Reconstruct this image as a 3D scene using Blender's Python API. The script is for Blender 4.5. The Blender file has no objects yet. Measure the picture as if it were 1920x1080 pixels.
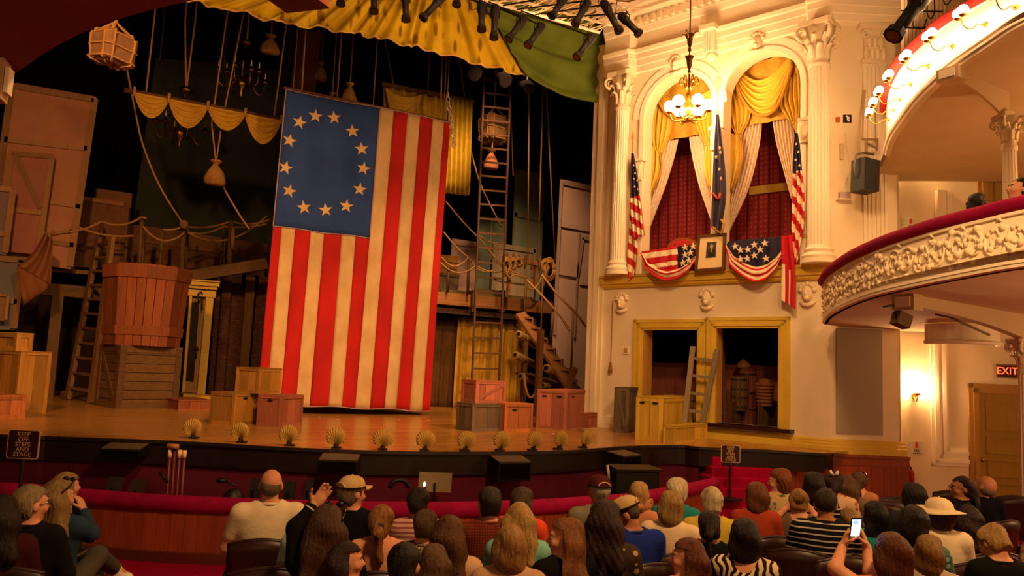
import bpy, bmesh, math, random
import numpy as np
from mathutils import Vector, Matrix
random.seed(7); RNG = np.random.default_rng(7)
SC = bpy.context.scene
COL = SC.collection
R = math.radians
# ------------------------------------------------------------------ camera
FPX, YAW, PITCH, ROLL, CAMZ = 1440.0, R(28), R(5.98), R(2.44), 2.3
fw = Vector((math.sin(YAW)*math.cos(PITCH), math.cos(YAW)*math.cos(PITCH), math.sin(PITCH)))
r0 = Vector((math.cos(YAW), -math.sin(YAW), 0)); u0 = r0.cross(fw)
rt = r0*math.cos(ROLL)+u0*math.sin(ROLL); up = u0*math.cos(ROLL)-r0*math.sin(ROLL)
CAM = Vector((0, 0, CAMZ))
cd = bpy.data.cameras.new('camera'); cam = bpy.data.objects.new('camera', cd); COL.objects.link(cam)
cd.sensor_width = 36; cd.lens = FPX/1920*36; cd.clip_start = .05; cd.clip_end = 200
cam.matrix_world = Matrix(((rt.x, up.x, -fw.x, 0), (rt.y, up.y, -fw.y, 0), (rt.z, up.z, -fw.z, CAMZ), (0, 0, 0, 1)))
SC.camera = cam
# ------------------------------------------------------------------ light and exposure
SC.view_settings.view_transform = 'Standard'; SC.view_settings.look = 'None'
SC.view_settings.gamma = 1; SC.view_settings.use_curve_mapping = False
SC.view_settings.exposure = 1.5
wd_ = bpy.data.worlds.new('world'); SC.world = wd_; wd_.use_nodes = True
wd_.node_tree.nodes['Background'].inputs[0].default_value = (1.0, .50, .22, 1)
wd_.node_tree.nodes['Background'].inputs[1].default_value = .04
WARM = (1.0, .55, .22); AMBER = (1.0, .48, .17)
def spot(name, loc, aim, watts, size, blend=.6, col=WARM, rad=.15):
    l = bpy.data.lights.new(name, 'SPOT'); l.energy = watts; l.spot_size = R(size); l.spot_blend = blend
    l.color = col; l.shadow_soft_size = rad
    o = bpy.data.objects.new(name, l); COL.objects.link(o); o.location = loc
    o.rotation_euler = (Vector(aim)-Vector(loc)).to_track_quat('-Z', 'Y').to_euler(); return o
def lamp(name, loc, watts, col=WARM, rad=.08):
    l = bpy.data.lights.new(name, 'POINT'); l.energy = watts; l.color = col; l.shadow_soft_size = rad
    o = bpy.data.objects.new(name, l); COL.objects.link(o); o.location = loc; return o
# front-of-house stage lamps on the auditorium ceiling (outside the frame)
spot('stage_spot', (2.5, 3.5, 9.5), (3.5, 16, 2.2), 1500, 55, .8, WARM, .3)
spot('stage_spot', (8.0, 5.0, 9.5), (6.0, 16.5, 2.4), 1500, 36, .8, WARM, .3)
spot('stage_spot', (-2.5, 6.0, 8.5), (-.5, 19, 4.5), 1500, 60, .9, AMBER, .3)
spot('stage_spot', (5.5, 6.0, 7.0), (5.0, 14, 9.6), 700, 60, .9, WARM, .3)
spot('stage_spot', (6.0, 9.0, 9.8), (9.7, 20.5, 3.8), 1300, 26, .6, WARM, .3)
spot('deck_fill_spot', (8.3, 15.4, 11.2), (10.2, 21.0, 4.5), 1150, 62, .8, WARM, .3)   # added unseen fill for the dark deck flats, inside the stage opening
spot('seat_fill_spot', (3.5, 0.5, 8.0), (4.5, 6.5, 0), 900, 110, .9, WARM, .5)  # added unseen fill brightening the audience and rail
lamp('house_fill', (8.3, 2.2, 2.5), 55, WARM, .15); lamp('house_fill', (12.6, 3.5, 2.4), 60, WARM, .15)   # added unseen fill lamps under the balcony, right of the frame
lamp('house_fill', (-2.6, -2.2, 2.3), 75, WARM, .15); lamp('house_fill', (12.0, 3.5, 5.2), 90, WARM, .15)   # more added fill: behind the camera; on the balcony
spot('wall_spot', (4.5, 5.0, 8.5), (10.8, 11.0, 3.4), 520, 60, .9, WARM, .4)
spot('balcony_fill_spot', (3.0, 4.5, 8.5), (8.2, 5.6, 3.7), 170, 45, .9, WARM, .3)  # added unseen spot lifting the balcony front relief

# ------------------------------------------------------------------ pixel -> place helpers
def ray(x, y): return fw + rt*((x-960)/FPX) - up*((y-540)/FPX)
def PZ(x, y, z): d = ray(x, y); return CAM + d*((z-CAMZ)/d.z)
def PY(x, y, Y): d = ray(x, y); return CAM + d*(Y/d.y)
def PD(x, y, dep): return CAM + ray(x, y)*dep
def PP(x, y, p, n): d = ray(x, y); return CAM + d*((Vector(p)-CAM).dot(Vector(n))/d.dot(Vector(n)))
def depth(p): return (Vector(p)-CAM).dot(fw)
ZS = 1.1                                   # stage floor
# box wall frame: s along the wall towards the audience, z up, o out from the wall
WP = Vector((9.99, 13.87, 0)); wa = R(20.9)
WS = Vector((math.sin(wa), -math.cos(wa), 0)); WN = Vector((-math.cos(wa), -math.sin(wa), 0))
def W(s, z, o=0): return WP + WS*s + WN*o + Vector((0, 0, z))
def WX(x, y, o=0):
    p = PP(x, y, WP+WN*o, WN); return (p-WP).dot(WS), p.z
# front wall (next to the box wall, turned to the audience)
FP = Vector((10.93, 9.1, 0)); FS = Vector((math.cos(R(30)), -math.sin(R(30)), 0)); FN = Vector((-math.sin(R(30)), -math.cos(R(30)), 0))
FP = W(4.62, 0, 0)
def FW(u, z, o=0): return FP + FS*u + FN*o + Vector((0, 0, z))
def FX(x, y, o=0):
    p = PP(x, y, FP+FN*o, FN); return (p-FP).dot(FS), p.z

# ------------------------------------------------------------------ materials
def lin(c):
    if isinstance(c, str):
        c = [int(c[i:i+2], 16)/255 for i in (0, 2, 4)]
        return tuple(v/12.92 if v <= .04045 else ((v+.055)/1.055)**2.4 for v in c)
    return tuple(c)
MATS = {}
def mat(name, col, rough=.7, col2=None, scale=4, stretch=(1, 1, 1), mix=.5, bump=0, bscale=None, metal=0, emit=None, estr=0, detail=6, wave=None, spec=.3, alpha=1):
    if name in MATS: return MATS[name]
    m = bpy.data.materials.new(name); m.use_nodes = True; nt = m.node_tree; N = nt.nodes; L = nt.links
    b = N['Principled BSDF']; c = lin(col)
    b.inputs['Base Color'].default_value = (*c, 1); b.inputs['Roughness'].default_value = rough
    b.inputs['Metallic'].default_value = metal; b.inputs['Specular IOR Level'].default_value = spec
    if emit: b.inputs['Emission Color'].default_value = (*lin(emit), 1); b.inputs['Emission Strength'].default_value = estr
    if alpha < 1: b.inputs['Alpha'].default_value = alpha
    if col2 or bump:
        tc = N.new('ShaderNodeTexCoord'); mp = N.new('ShaderNodeMapping'); mp.inputs['Scale'].default_value = stretch
        L.new(tc.outputs['Object'], mp.inputs['Vector'])
        nz = N.new('ShaderNodeTexNoise'); nz.inputs['Scale'].default_value = scale; nz.inputs['Detail'].default_value = detail
        L.new(mp.outputs[0], nz.inputs['Vector']); src = nz.outputs['Fac']
        if col2:
            rp = N.new('ShaderNodeValToRGB'); rp.color_ramp.elements[0].position = .5-mix/2; rp.color_ramp.elements[1].position = .5+mix/2
            rp.color_ramp.elements[0].color = (*c, 1); rp.color_ramp.elements[1].color = (*lin(col2), 1)
            L.new(src, rp.inputs[0]); L.new(rp.outputs[0], b.inputs['Base Color'])
        if bump:
            bn = N.new('ShaderNodeTexNoise'); bn.inputs['Scale'].default_value = bscale or scale*3; L.new(mp.outputs[0], bn.inputs['Vector'])
            bp = N.new('ShaderNodeBump'); bp.inputs['Strength'].default_value = bump; bp.inputs['Distance'].default_value = .02
            L.new(bn.outputs['Fac'], bp.inputs['Height']); L.new(bp.outputs[0], b.inputs['Normal'])
    MATS[name] = m; return m
def wood(name, c1, c2, axis='z', rough=.6, spec=.25):
    st = {'x': (.5, 6, 6), 'y': (6, .5, 6), 'z': (6, 6, .5)}[axis]
    return mat(name, c1, rough, c2, 3, st, .6, .25, 8, spec=spec)

# ------------------------------------------------------------------ mesh builder
class MB:
    def __init__(self): self.v = []; self.f = []; self.mi = []; self.m = 0
    def add(self, vs, fs):
        n = len(self.v); self.v += [tuple(p) for p in vs]; self.f += [tuple(i+n for i in f) for f in fs]; self.mi += [self.m]*len(fs); return self
    def box(self, a, b):
        x0, y0, z0 = a; x1, y1, z1 = b
        return self.add([(x0, y0, z0), (x1, y0, z0), (x1, y1, z0), (x0, y1, z0), (x0, y0, z1), (x1, y0, z1), (x1, y1, z1), (x0, y1, z1)],
                        [(3, 2, 1, 0), (4, 5, 6, 7), (0, 1, 5, 4), (1, 2, 6, 5), (2, 3, 7, 6), (3, 0, 4, 7)])
    def hexa(self, p):   # 8 points, bottom loop then top loop
        return self.add(p, [(3, 2, 1, 0), (4, 5, 6, 7), (0, 1, 5, 4), (1, 2, 6, 5), (2, 3, 7, 6), (3, 0, 4, 7)])
    def fbox(self, fr, a, b):   # box in a frame fr(i,j,k)
        (x0, y0, z0), (x1, y1, z1) = a, b
        return self.hexa([fr(x0, y0, z0), fr(x1, y0, z0), fr(x1, y0, z1), fr(x0, y0, z1), fr(x0, y1, z0), fr(x1, y1, z0), fr(x1, y1, z1), fr(x0, y1, z1)])
    def bar(self, a, b, w, h=None, upv=(0, 0, 1)):   # square-section bar a->b
        a = Vector(a); b = Vector(b); h = h or w; d = (b-a).normalized(); u = Vector(upv)
        if abs(d.dot(u)) > .95: u = Vector((1, 0, 0))
        s = d.cross(u).normalized()*(w/2); t = s.cross(d).normalized()*(h/2)
        return self.hexa([a-s-t, a+s-t, a+s+t, a-s+t, b-s-t, b+s-t, b+s+t, b-s+t])
    def tube(self, pts, r, n=8, caps=True):
        pts = [Vector(p) for p in pts]; k = len(pts); rs = r if isinstance(r, (list, tuple)) else [r]*k
        u = None; vs = []
        for i, p in enumerate(pts):
            d = (pts[min(i+1, k-1)]-pts[max(i-1, 0)]).normalized()
            if u is None: u = d.cross(Vector((0, 0, 1)) if abs(d.z) < .9 else Vector((1, 0, 0))).normalized()
            u = (u-d*u.dot(d)).normalized(); w = d.cross(u)
            vs += [p+(u*math.cos(2*math.pi*j/n)+w*math.sin(2*math.pi*j/n))*rs[i] for j in range(n)]
        fs = [(i*n+j, i*n+(j+1) % n, (i+1)*n+(j+1) % n, (i+1)*n+j) for i in range(k-1) for j in range(n)]
        if caps: fs += [tuple(range(n))[::-1], tuple((k-1)*n+j for j in range(n))]
        return self.add(vs, fs)
    def lathe(self, prof, c=(0, 0, 0), n=16, a0=0, a1=2*math.pi):
        c = Vector(c); full = abs(a1-a0-2*math.pi) < 1e-4; m = n if full else n+1; vs = []
        for r, z in prof: vs += [c+Vector((r*math.cos(a0+(a1-a0)*j/n), r*math.sin(a0+(a1-a0)*j/n), z)) for j in range(m)]
        fs = [(i*m+j, i*m+(j+1) % m, (i+1)*m+(j+1) % m, (i+1)*m+j) for i in range(len(prof)-1) for j in range(n)]
        if full: fs += [tuple(range(m))[::-1], tuple((len(prof)-1)*m+j for j in range(m))]
        return self.add(vs, fs)
    def ball(self, c, r, n=12, m=8):
        r = (r, r, r) if not isinstance(r, (tuple, list)) else r; c = Vector(c)
        vs = [c+Vector((0, 0, -r[2]))]
        for i in range(1, m):
            t = -math.pi/2+math.pi*i/m
            vs += [c+Vector((r[0]*math.cos(t)*math.cos(2*math.pi*j/n), r[1]*math.cos(t)*math.sin(2*math.pi*j/n), r[2]*math.sin(t))) for j in range(n)]
        vs.append(c+Vector((0, 0, r[2]))); e = len(vs)-1
        fs = [(0, 1+(j+1) % n, 1+j) for j in range(n)]+[(1+(i*n)+j, 1+i*n+(j+1) % n, 1+(i+1)*n+(j+1) % n, 1+(i+1)*n+j) for i in range(m-2) for j in range(n)]
        fs += [(1+(m-2)*n+j, 1+(m-2)*n+(j+1) % n, e) for j in range(n)]
        return self.add(vs, fs)
    def prism(self, poly, fr, k0, k1):   # polygon [(i,j)] in frame fr(i,j,k), k0 back, k1 front
        n = len(poly); vs = [fr(i, j, k0) for i, j in poly]+[fr(i, j, k1) for i, j in poly]
        fs = [tuple(range(n))[::-1], tuple(range(n, 2*n))]+[(a, (a+1) % n, n+(a+1) % n, n+a) for a in range(n)]
        return self.add(vs, fs)
    def sheet(self, fn, nu, nv):   # fn(u,v) -> point
        vs = [fn(i/nu, j/nv) for j in range(nv+1) for i in range(nu+1)]
        return self.add(vs, [(j*(nu+1)+i, j*(nu+1)+i+1, (j+1)*(nu+1)+i+1, (j+1)*(nu+1)+i) for j in range(nv) for i in range(nu)])
    def sweep(self, prof, path, closed=False):   # prof [(out,z)], path [(point, outward vec)]
        k = len(prof); vs = []
        for p, o in path: vs += [Vector(p)+Vector(o)*a+Vector((0, 0, z)) for a, z in prof]
        m = len(path)
        fs = [(i*k+j, ((i+1) % m)*k+j, ((i+1) % m)*k+j+1, i*k+j+1) for i in range(m if closed else m-1) for j in range(k-1)]
        return self.add(vs, fs)
    def build(self, name, m, parent=None, smooth=False, solid=0, world=True, bevel=0, kind=None, label=None):
        me = bpy.data.meshes.new(name); off = Vector((0, 0, 0))
        if parent and world:
            q = parent
            while q: off += q.location; q = q.parent
        me.from_pydata([(a-off.x, b-off.y, c-off.z) for a, b, c in self.v], [], self.f)
        ms = m if isinstance(m, list) else [m]
        for x in ms: me.materials.append(x)
        if len(ms) > 1: me.polygons.foreach_set('material_index', self.mi)
        bm = bmesh.new(); bm.from_mesh(me); bmesh.ops.recalc_face_normals(bm, faces=bm.faces); bm.to_mesh(me); bm.free()
        if smooth: me.polygons.foreach_set('use_smooth', [True]*len(me.polygons))
        me.update(); o = bpy.data.objects.new(name, me); COL.objects.link(o)
        if parent: o.parent = parent
        if bevel: d = o.modifiers.new('b', 'BEVEL'); d.width = bevel; d.segments = 2; d.limit_method = 'ANGLE'
        if solid: d = o.modifiers.new('s', 'SOLIDIFY'); d.thickness = solid; d.offset = 0
        if kind: o['kind'] = kind
        if label: o['label'] = label
        return o
def tag(o, label, cat, group=None, kind=None):
    if label: o['label'] = label
    if cat: o['category'] = cat
    if group: o['group'] = group
    if kind: o['kind'] = kind
    return o
def thing(name, loc, label, cat, group=None, rz=0):
    o = bpy.data.objects.new(name, None); COL.objects.link(o); o.location = loc; o.rotation_euler = (0, 0, rz); o.empty_display_size = .1
    return tag(o, label, cat, group)
def struct(o): o['kind'] = 'structure'; return o
def dup(root, loc=None, rz=None, label=None, scale=None, group=None):
    kids = {}
    for o in ALLKIDS(root): kids.setdefault(o.parent.name, []).append(o)
    def cp(o, par):
        c = o.copy(); COL.objects.link(c)
        if par: c.parent = par
        for k in kids.get(o.name, []): cp(k, c)
        return c
    r = cp(root, None)
    if loc is not None: r.location = loc
    if rz is not None: r.rotation_euler = (0, 0, rz)
    if scale: r.scale = (scale,)*3
    if label: r['label'] = label
    if group: r['group'] = group
    return r
def ALLKIDS(o):
    out = []
    for c in o.children: out.append(c); out += ALLKIDS(c)
    return out
def rope_pts(a, b, sag, n=12):
    a = Vector(a); b = Vector(b)
    return [a.lerp(b, i/n)-Vector((0, 0, sag*4*(i/n)*(1-i/n))) for i in range(n+1)]
def arc_pts(c, ex, ey, r, a0, a1, n):
    return [Vector(c)+Vector(ex)*(r*math.cos(a0+(a1-a0)*i/n))+Vector(ey)*(r*math.sin(a0+(a1-a0)*i/n)) for i in range(n+1)]
def smooth_path(pts, n=40):   # Catmull-Rom through points
    pts = [Vector(p) for p in pts]; out = []; k = len(pts)-1
    for i in range(n+1):
        t = i/n*k; j = min(int(t), k-1); t -= j
        p0 = pts[j-1] if j else pts[0]*2-pts[1]; p1, p2 = pts[j], pts[j+1]; p3 = pts[j+2] if j+2 <= k else pts[k]*2-pts[k-1]
        out.append(.5*((2*p1)+(p2-p0)*t+(2*p0-5*p1+4*p2-p3)*t*t+(3*p1-p0-3*p2+p3)*t*t*t))
    return out
def star_poly(cx, cy, r, rot=math.pi/2, q=.382):
    return [(cx+(r if i % 2 == 0 else r*q)*math.cos(rot+i*math.pi/5), cy+(r if i % 2 == 0 else r*q)*math.sin(rot+i*math.pi/5)) for i in range(10)]
def text(name, body, m, size, mtx, parent=None, extr=.002, align='CENTER'):
    c = bpy.data.curves.new(name, 'FONT'); c.body = body; c.size = size; c.align_x = align; c.align_y = 'CENTER'; c.extrude = extr
    c.materials.append(m); o = bpy.data.objects.new(name, c); COL.objects.link(o)
    dg = bpy.context.evaluated_depsgraph_get(); me = bpy.data.meshes.new_from_object(o.evaluated_get(dg)); bpy.data.objects.remove(o)
    o = bpy.data.objects.new(name, me); COL.objects.link(o)
    if parent:
        o.parent = parent; q = parent; off = Vector((0, 0, 0))
        while q: off += q.location; q = q.parent
        mtx = Matrix.Translation(-off) @ mtx
    o.matrix_local = mtx
    return o
def frame_mtx(ex, ey, o):
    ex = Vector(ex).normalized(); ey = Vector(ey).normalized(); ez = ex.cross(ey)
    return Matrix(((ex.x, ey.x, ez.x, o[0]), (ex.y, ey.y, ez.y, o[1]), (ex.z, ey.z, ez.z, o[2]), (0, 0, 0, 1)))
# ================================================================== materials used widely
CREAM = mat('cream_plaster', 'ead9b8', .75, 'e2cfa9', 2.5, bump=.06, bscale=40)
CREAM2 = mat('cream_moulding', 'efe0c2', .6)
RELIEF = mat('relief_plaster', 'e6d3b0', .65)
YELLOW = mat('ochre_trim', 'd8b444', .5, 'caa638', 3)
CRIMSON = mat('crimson_carpet', '9a0634', .95, '84042a', 30, bump=.2, bscale=120, spec=.05)
VELVET = mat('crimson_velvet', '9c0c42', .85, '820a38', 8, bump=.15, bscale=60, spec=.1)
BLACK = mat('black_cloth', '0b0908', .95, spec=.02)
BLACKW = mat('black_gloss_wood', '150706', .5, '1d0b09', 4)
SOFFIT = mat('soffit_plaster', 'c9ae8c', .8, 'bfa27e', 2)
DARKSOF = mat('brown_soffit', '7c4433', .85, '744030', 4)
def rmat(name, c1, c2, axis='z', rough=.55, spec=.3, rnd=.35, scale=3, sat=0):
    m = wood(name, c1, c2, axis, rough, spec); nt = m.node_tree; N = nt.nodes; L = nt.links
    if 'oi' in N: return m
    b = N['Principled BSDF']; oi = N.new('ShaderNodeObjectInfo'); oi.name = 'oi'
    mr = N.new('ShaderNodeMapRange'); mr.inputs[3].default_value = 1-rnd; mr.inputs[4].default_value = 1+rnd*.5
    L.new(oi.outputs['Random'], mr.inputs[0])
    hs = N.new('ShaderNodeHueSaturation'); src = b.inputs['Base Color'].links[0].from_socket
    L.new(src, hs.inputs['Color']); L.new(mr.outputs[0], hs.inputs['Value']); L.new(hs.outputs[0], b.inputs['Base Color'])
    return m
MAHOG = rmat('mahogany_plank', 'a34a28', '84381e', 'z', .4, .35, .22)
# ================================================================== floor, stage floor, pit
fl = MB(); fl.add([(-14, -4, 0), (16, -4, 0), (16, 14, 0), (-14, 16, 0)], [(0, 1, 2, 3)])
struct(fl.build('floor', CRIMSON))
STG = mat('stage_boards', 'bd8540', .26, 'a06c2e', 2, (.35, 9, 1), .7, .05, 6, spec=.55)
nt = STG.node_tree                                            # narrow boards running across the stage
br = nt.nodes.new('ShaderNodeTexBrick'); br.inputs['Scale'].default_value = 1; br.inputs['Brick Width'].default_value = 1.6; br.inputs['Row Height'].default_value = .085
br.inputs['Mortar Size'].default_value = .002; br.inputs['Color1'].default_value = (1, 1, 1, 1); br.inputs['Color2'].default_value = (.72, .72, .72, 1); br.inputs['Mortar'].default_value = (.3, .3, .3, 1)
nt.links.new(nt.nodes['Texture Coordinate'].outputs['Object'], br.inputs['Vector'])
mx = nt.nodes.new('ShaderNodeMix'); mx.data_type = 'RGBA'; mx.blend_type = 'MULTIPLY'; mx.inputs[0].default_value = .8
bs = nt.nodes['Principled BSDF']; s0 = bs.inputs['Base Color'].links[0].from_socket
nt.links.new(s0, mx.inputs[6]); nt.links.new(br.outputs['Color'], mx.inputs[7]); nt.links.new(mx.outputs[2], bs.inputs['Base Color'])
edge = [Vector((-9, 19, ZS)), Vector((-4, 15.2, ZS))]+[PZ(x, y, ZS) for x, y in
        [(0, 814), (100, 818), (200, 821.5), (300, 825), (400, 830), (500, 836), (600, 841), (700, 844.5), (800, 846.5), (900, 846.5), (980, 846), (1060, 844), (1125, 839.5), (1185, 835.5)]]
edge += [PZ(x, y, ZS) for x, y in [(1270, 834), (1320, 838), (1440, 843), (1547, 850)]]
edge = smooth_path(edge[:-1], 64)+[edge[-1]]
stage_poly = edge+[Vector((13, 9.6, ZS)), Vector((17, 14, ZS)), Vector((17, 34, ZS)), Vector((-12, 34, ZS))]
m = MB(); n = len(stage_poly); m.add(stage_poly, [tuple(range(n))]); struct(m.build('stage_floor', STG))
def outw(path):   # horizontal outward normals of a path (right-hand side)
    o = []
    for i, p in enumerate(path):
        d = path[min(i+1, len(path)-1)]-path[max(i-1, 0)]; d.z = 0; d.normalize(); o.append(Vector((d.y, -d.x, 0)))
    return o
flat = [Vector((p.x, p.y, 0)) for p in edge]; on = outw(flat)
m = MB(); m.sweep([(0, ZS), (.03, ZS-.005), (.035, ZS-.045), (0, ZS-.05), (0, ZS-.06), (0, ZS-.33), (-.05, ZS-.33)], list(zip(flat, on))); struct(m.build('stage_fascia_trim', BLACKW, smooth=False))
m = MB(); m.sweep([(-.05, ZS-.3), (-.05, -.6)], [(p, o) for p, o in zip(flat, on) if 960+FPX*(p-CAM).dot(rt)/(p-CAM).dot(fw) < 1331]); struct(m.build('wall_pit', mat('pit_crimson_shaded', '4c0420', .95)))  # shade inside the pit is put into this darker crimson
# ---- pit rail
rp = [Vector((-4.5, 12.3, 0))]+[PZ(x, y, .72) for x, y in [(0, 906), (75, 911.5), (150, 917), (312, 929), (480, 936), (620, 940), (755, 942), (880, 941.5), (997, 938), (1110, 931), (1177, 926), (1220, 919), (1285, 908), (1340, 896)]]
rp = smooth_path([Vector((p.x, p.y, 0)) for p in rp], 96); ro = outw(rp)
PR = thing('pit_rail', (3, 8.4, 0), 'curved mahogany pit rail with padded crimson velvet top, across the front of the seats', 'rail')
m = MB(); m.tube([p+Vector((0, 0, .635)) for p in rp], .095, 12); m.build('velvet_top', VELVET, PR, True)
m = MB(); m.sweep([(.03, 0), (.045, 0), (.045, .11), (.03, .125)], list(zip(rp, ro))); m.build('base_board', mat('dark_mahogany', '5a2414', .45), PR)
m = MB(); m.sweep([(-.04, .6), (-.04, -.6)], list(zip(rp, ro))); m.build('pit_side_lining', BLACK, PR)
for i in range(len(rp)-1):      # boards of the rail, one object each
    a, b = rp[i], rp[i+1]
    if b.x < -.9: continue
    q = MB(); oa, ob = ro[i], ro[i+1]; d = (b-a)*.01; pr = random.uniform(.024, .032)
    q.hexa([a+d-oa*.03, b-d-ob*.03, b-d+ob*pr, a+d+oa*pr]+[v+Vector((0, 0, .6)) for v in (a+d-oa*.03, b-d-ob*.03, b-d+ob*pr, a+d+oa*pr)])
    q.build('plank', MAHOG, PR)
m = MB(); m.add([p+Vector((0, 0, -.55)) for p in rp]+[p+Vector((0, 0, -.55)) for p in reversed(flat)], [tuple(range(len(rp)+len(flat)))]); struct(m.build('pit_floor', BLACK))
# ---- carpeted steps up to the stage
ST = thing('stage_steps', PZ(1395, 955, 0), 'flight of crimson carpeted steps beside the mahogany dado', 'steps')
for k in range(1, 7):
    z = ZS-.153*k
    if z < .02: z = .02
    a = PZ(1336, 836.5+19.6*k, z); b = PZ(1452, 838.5+20.2*k, z); dd = Vector((.35, .94, 0))*1.2
    q = MB(); q.hexa([Vector((v.x, v.y, max(z-.3, -.0))) for v in (a, b, b+dd, a+dd)]+[Vector((v.x, v.y, z)) for v in (a, b, b+dd, a+dd)])
    q.build('step', CRIMSON, ST, bevel=.02)
# newel block left of the steps
# ================================================================== box wall with arches and stage door openings
def wall_strip(fr, s0, s1, z0, z1, holes, th, mb, seg=14):
    cuts = {s0, s1}
    for h in holes:
        cuts |= {h['a'], h['b']}
        if h.get('arc'): cuts |= {h['a']+(h['b']-h['a'])*(.5-.5*math.cos(math.pi*i/seg)) for i in range(seg+1)}
    cuts = sorted(cuts)
    def top(h, s):
        if not h.get('arc'): return h['t']
        c = (h['a']+h['b'])/2; r = (h['b']-h['a'])/2; return h['t']-r+math.sqrt(max(r*r-(s-c)**2, 0))
    for a, b in zip(cuts, cuts[1:]):
        if b-a < 1e-6: continue
        mid = (a+b)/2; hs = sorted([h for h in holes if h['a'] < mid < h['b']], key=lambda h: h['z'])
        lo = (z0, z0)
        for h in hs+[None]:
            hi = (h['z'], h['z']) if h else (z1, z1)
            if hi[0]-lo[0] > 1e-4 or hi[1]-lo[1] > 1e-4:
                mb.hexa([fr(a, lo[0], -th), fr(b, lo[1], -th), fr(b, lo[1], 0), fr(a, lo[0], 0), fr(a, hi[0], -th), fr(b, hi[1], -th), fr(b, hi[1], 0), fr(a, hi[0], 0)])
            if h: lo = (top(h, a), top(h, b))
AL = dict(a=.62, b=2.28, z=4.46, t=8.76, arc=1); AR = dict(a=2.50, b=4.10, z=4.46, t=8.80, arc=1)
DL = dict(a=.72, b=2.06, z=1.36, t=3.30); DR = dict(a=2.35, b=3.70, z=1.40, t=3.32)
m = MB(); wall_strip(W, -.32, 4.62, ZS-.1, 11.2, [AL, AR, DL, DR], .34, m); struct(m.build('wall_box', CREAM))
# raised archivolts round both arches
TR = []
for A in (AL, AR):
    c = (A['a']+A['b'])/2; r = (A['b']-A['a'])/2; zc = A['t']-r; q = MB()
    for (ri, ro_, o) in ((r-.01, r+.10, .05), (r+.10, r+.29, .025)):
        N_ = 26
        for i in range(N_):
            t0, t1 = math.pi*i/N_, math.pi*(i+1)/N_
            P = lambda rr, t, oo: W(c+rr*math.cos(t), zc+rr*math.sin(t), oo)
            q.hexa([P(ri, t0, -.01), P(ri, t1, -.01), P(ri, t1, o), P(ri, t0, o), P(ro_, t0, -.01), P(ro_, t1, -.01), P(ro_, t1, o), P(ro_, t0, o)])
    for s in (A['a'], A['b']):
        d = -1 if s == A['a'] else 1
        q.fbox(W, (min(s-.01*d, s+.1*d), 4.46, -.01), (max(s-.01*d, s+.1*d), zc, .05))
    struct(q.build('arch_trim', CREAM2))
# impost blocks with leaf carving at the springing of the arches
def impost(s, z, w=.3):
    b = thing('impost_block', W(s, z, 0), None, 'plaster ornament', None)
    q = MB(); q.fbox(W, (s-w/2, z-.22, -.05), (s+w/2, z+.2, .1)); q.fbox(W, (s-w/2-.03, z+.2, -.05), (s+w/2+.03, z+.26, .13)); q.build('block', RELIEF, b)
    for k in (-1, 0, 1):
        l = MB(); l.ball((0, 0, 0), (.05, .04, .15), 8, 6); rot = frame_mtx(WS, Vector((0, 0, 1)).cross(WS), (0, 0, 0))
        l.v = [tuple(W(s+k*w*.3+v[0]+k*v[2]*.2, z-.02+v[2], .1-v[1]*.8)) for v in l.v]; l.build('leaf', RELIEF, b, True)
    return b
tag(impost(2.39, 7.15, .26), 'leaf-carved plaster block on the slim pier between the two arches', 'plaster ornament')
tag(impost(4.16, 7.0, .2), 'leaf-carved plaster block on the right jamb of the right arch', 'plaster ornament')
tag(impost(.5, 6.75, .26), 'leaf-carved plaster block on the left jamb of the left arch', 'plaster ornament')
# masks: plaster faces on the wall below the box and as keystones
def mask(fr, s, z, sc, label, o=0):
    b = thing('plaster_mask', fr(s, z, o), label, 'plaster ornament')
    def put(q): q.v = [tuple(fr(s+v[0]*sc, z+v[2]*sc, o+v[1]*sc)) for v in q.v]; return q
    q = MB(); q.ball((0, .02, .0), (.105, .11, .15), 14, 10); q.ball((0, .09, -.09), (.055, .06, .06), 8, 6); put(q).build('face', RELIEF, b, True)
    q = MB(); q.ball((0, .125, -.02), (.022, .035, .045), 6, 5); put(q).build('nose', RELIEF, b, True)
    for k in (-1, 1):
        q = MB(); q.ball((k*.045, .105, .035), (.028, .02, .015), 6, 5); put(q).build('brow', RELIEF, b, True)
    for k in range(7):
        a = math.pi*(k/6); q = MB(); q.ball((.125*math.cos(a), .03, .06+.11*math.sin(a)), (.05, .06, .05), 7, 5); put(q).build('curl', RELIEF, b, True)
    q = MB(); q.tube([(-.13, .03, -.17), (-.06, .06, -.215), (.02, .07, -.225), (.1, .05, -.2), (.15, .02, -.15)], [.02, .035, .04, .032, .015], 7); put(q).build('scroll', RELIEF, b, True)
    return b
mask(W, .17, 3.86, 1.0, 'white plaster mask on the wall left of the yellow door frame')
mask(W, 2.2, 3.89, 1.0, 'white plaster mask on the wall above the middle post of the yellow door frame')
mask(W, 4.22, 3.92, 1.0, 'white plaster mask beside the hanging bunting tail')
mask(W, 1.40, 8.98, .95, 'plaster head keystone above the left arch', .03)
mask(W, 3.22, 9.02, .95, 'plaster head keystone above the right arch', .03)
# ---- ledge under the box
m = MB(); path = [(W(-.36, 0, 0), WN), (W(4.62, 0, 0), (WN+FN)*.6), (FW(1.0, 0, 0), FN)]
PROF = [(0, 4.16), (.05, 4.16), (.08, 4.2), (.08, 4.235), (.12, 4.25), (.12, 4.385), (.15, 4.39), (.16, 4.44), (-.4, 4.46)]
m.sweep(PROF, path); struct(m.build('box_ledge_trim', YELLOW))
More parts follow.
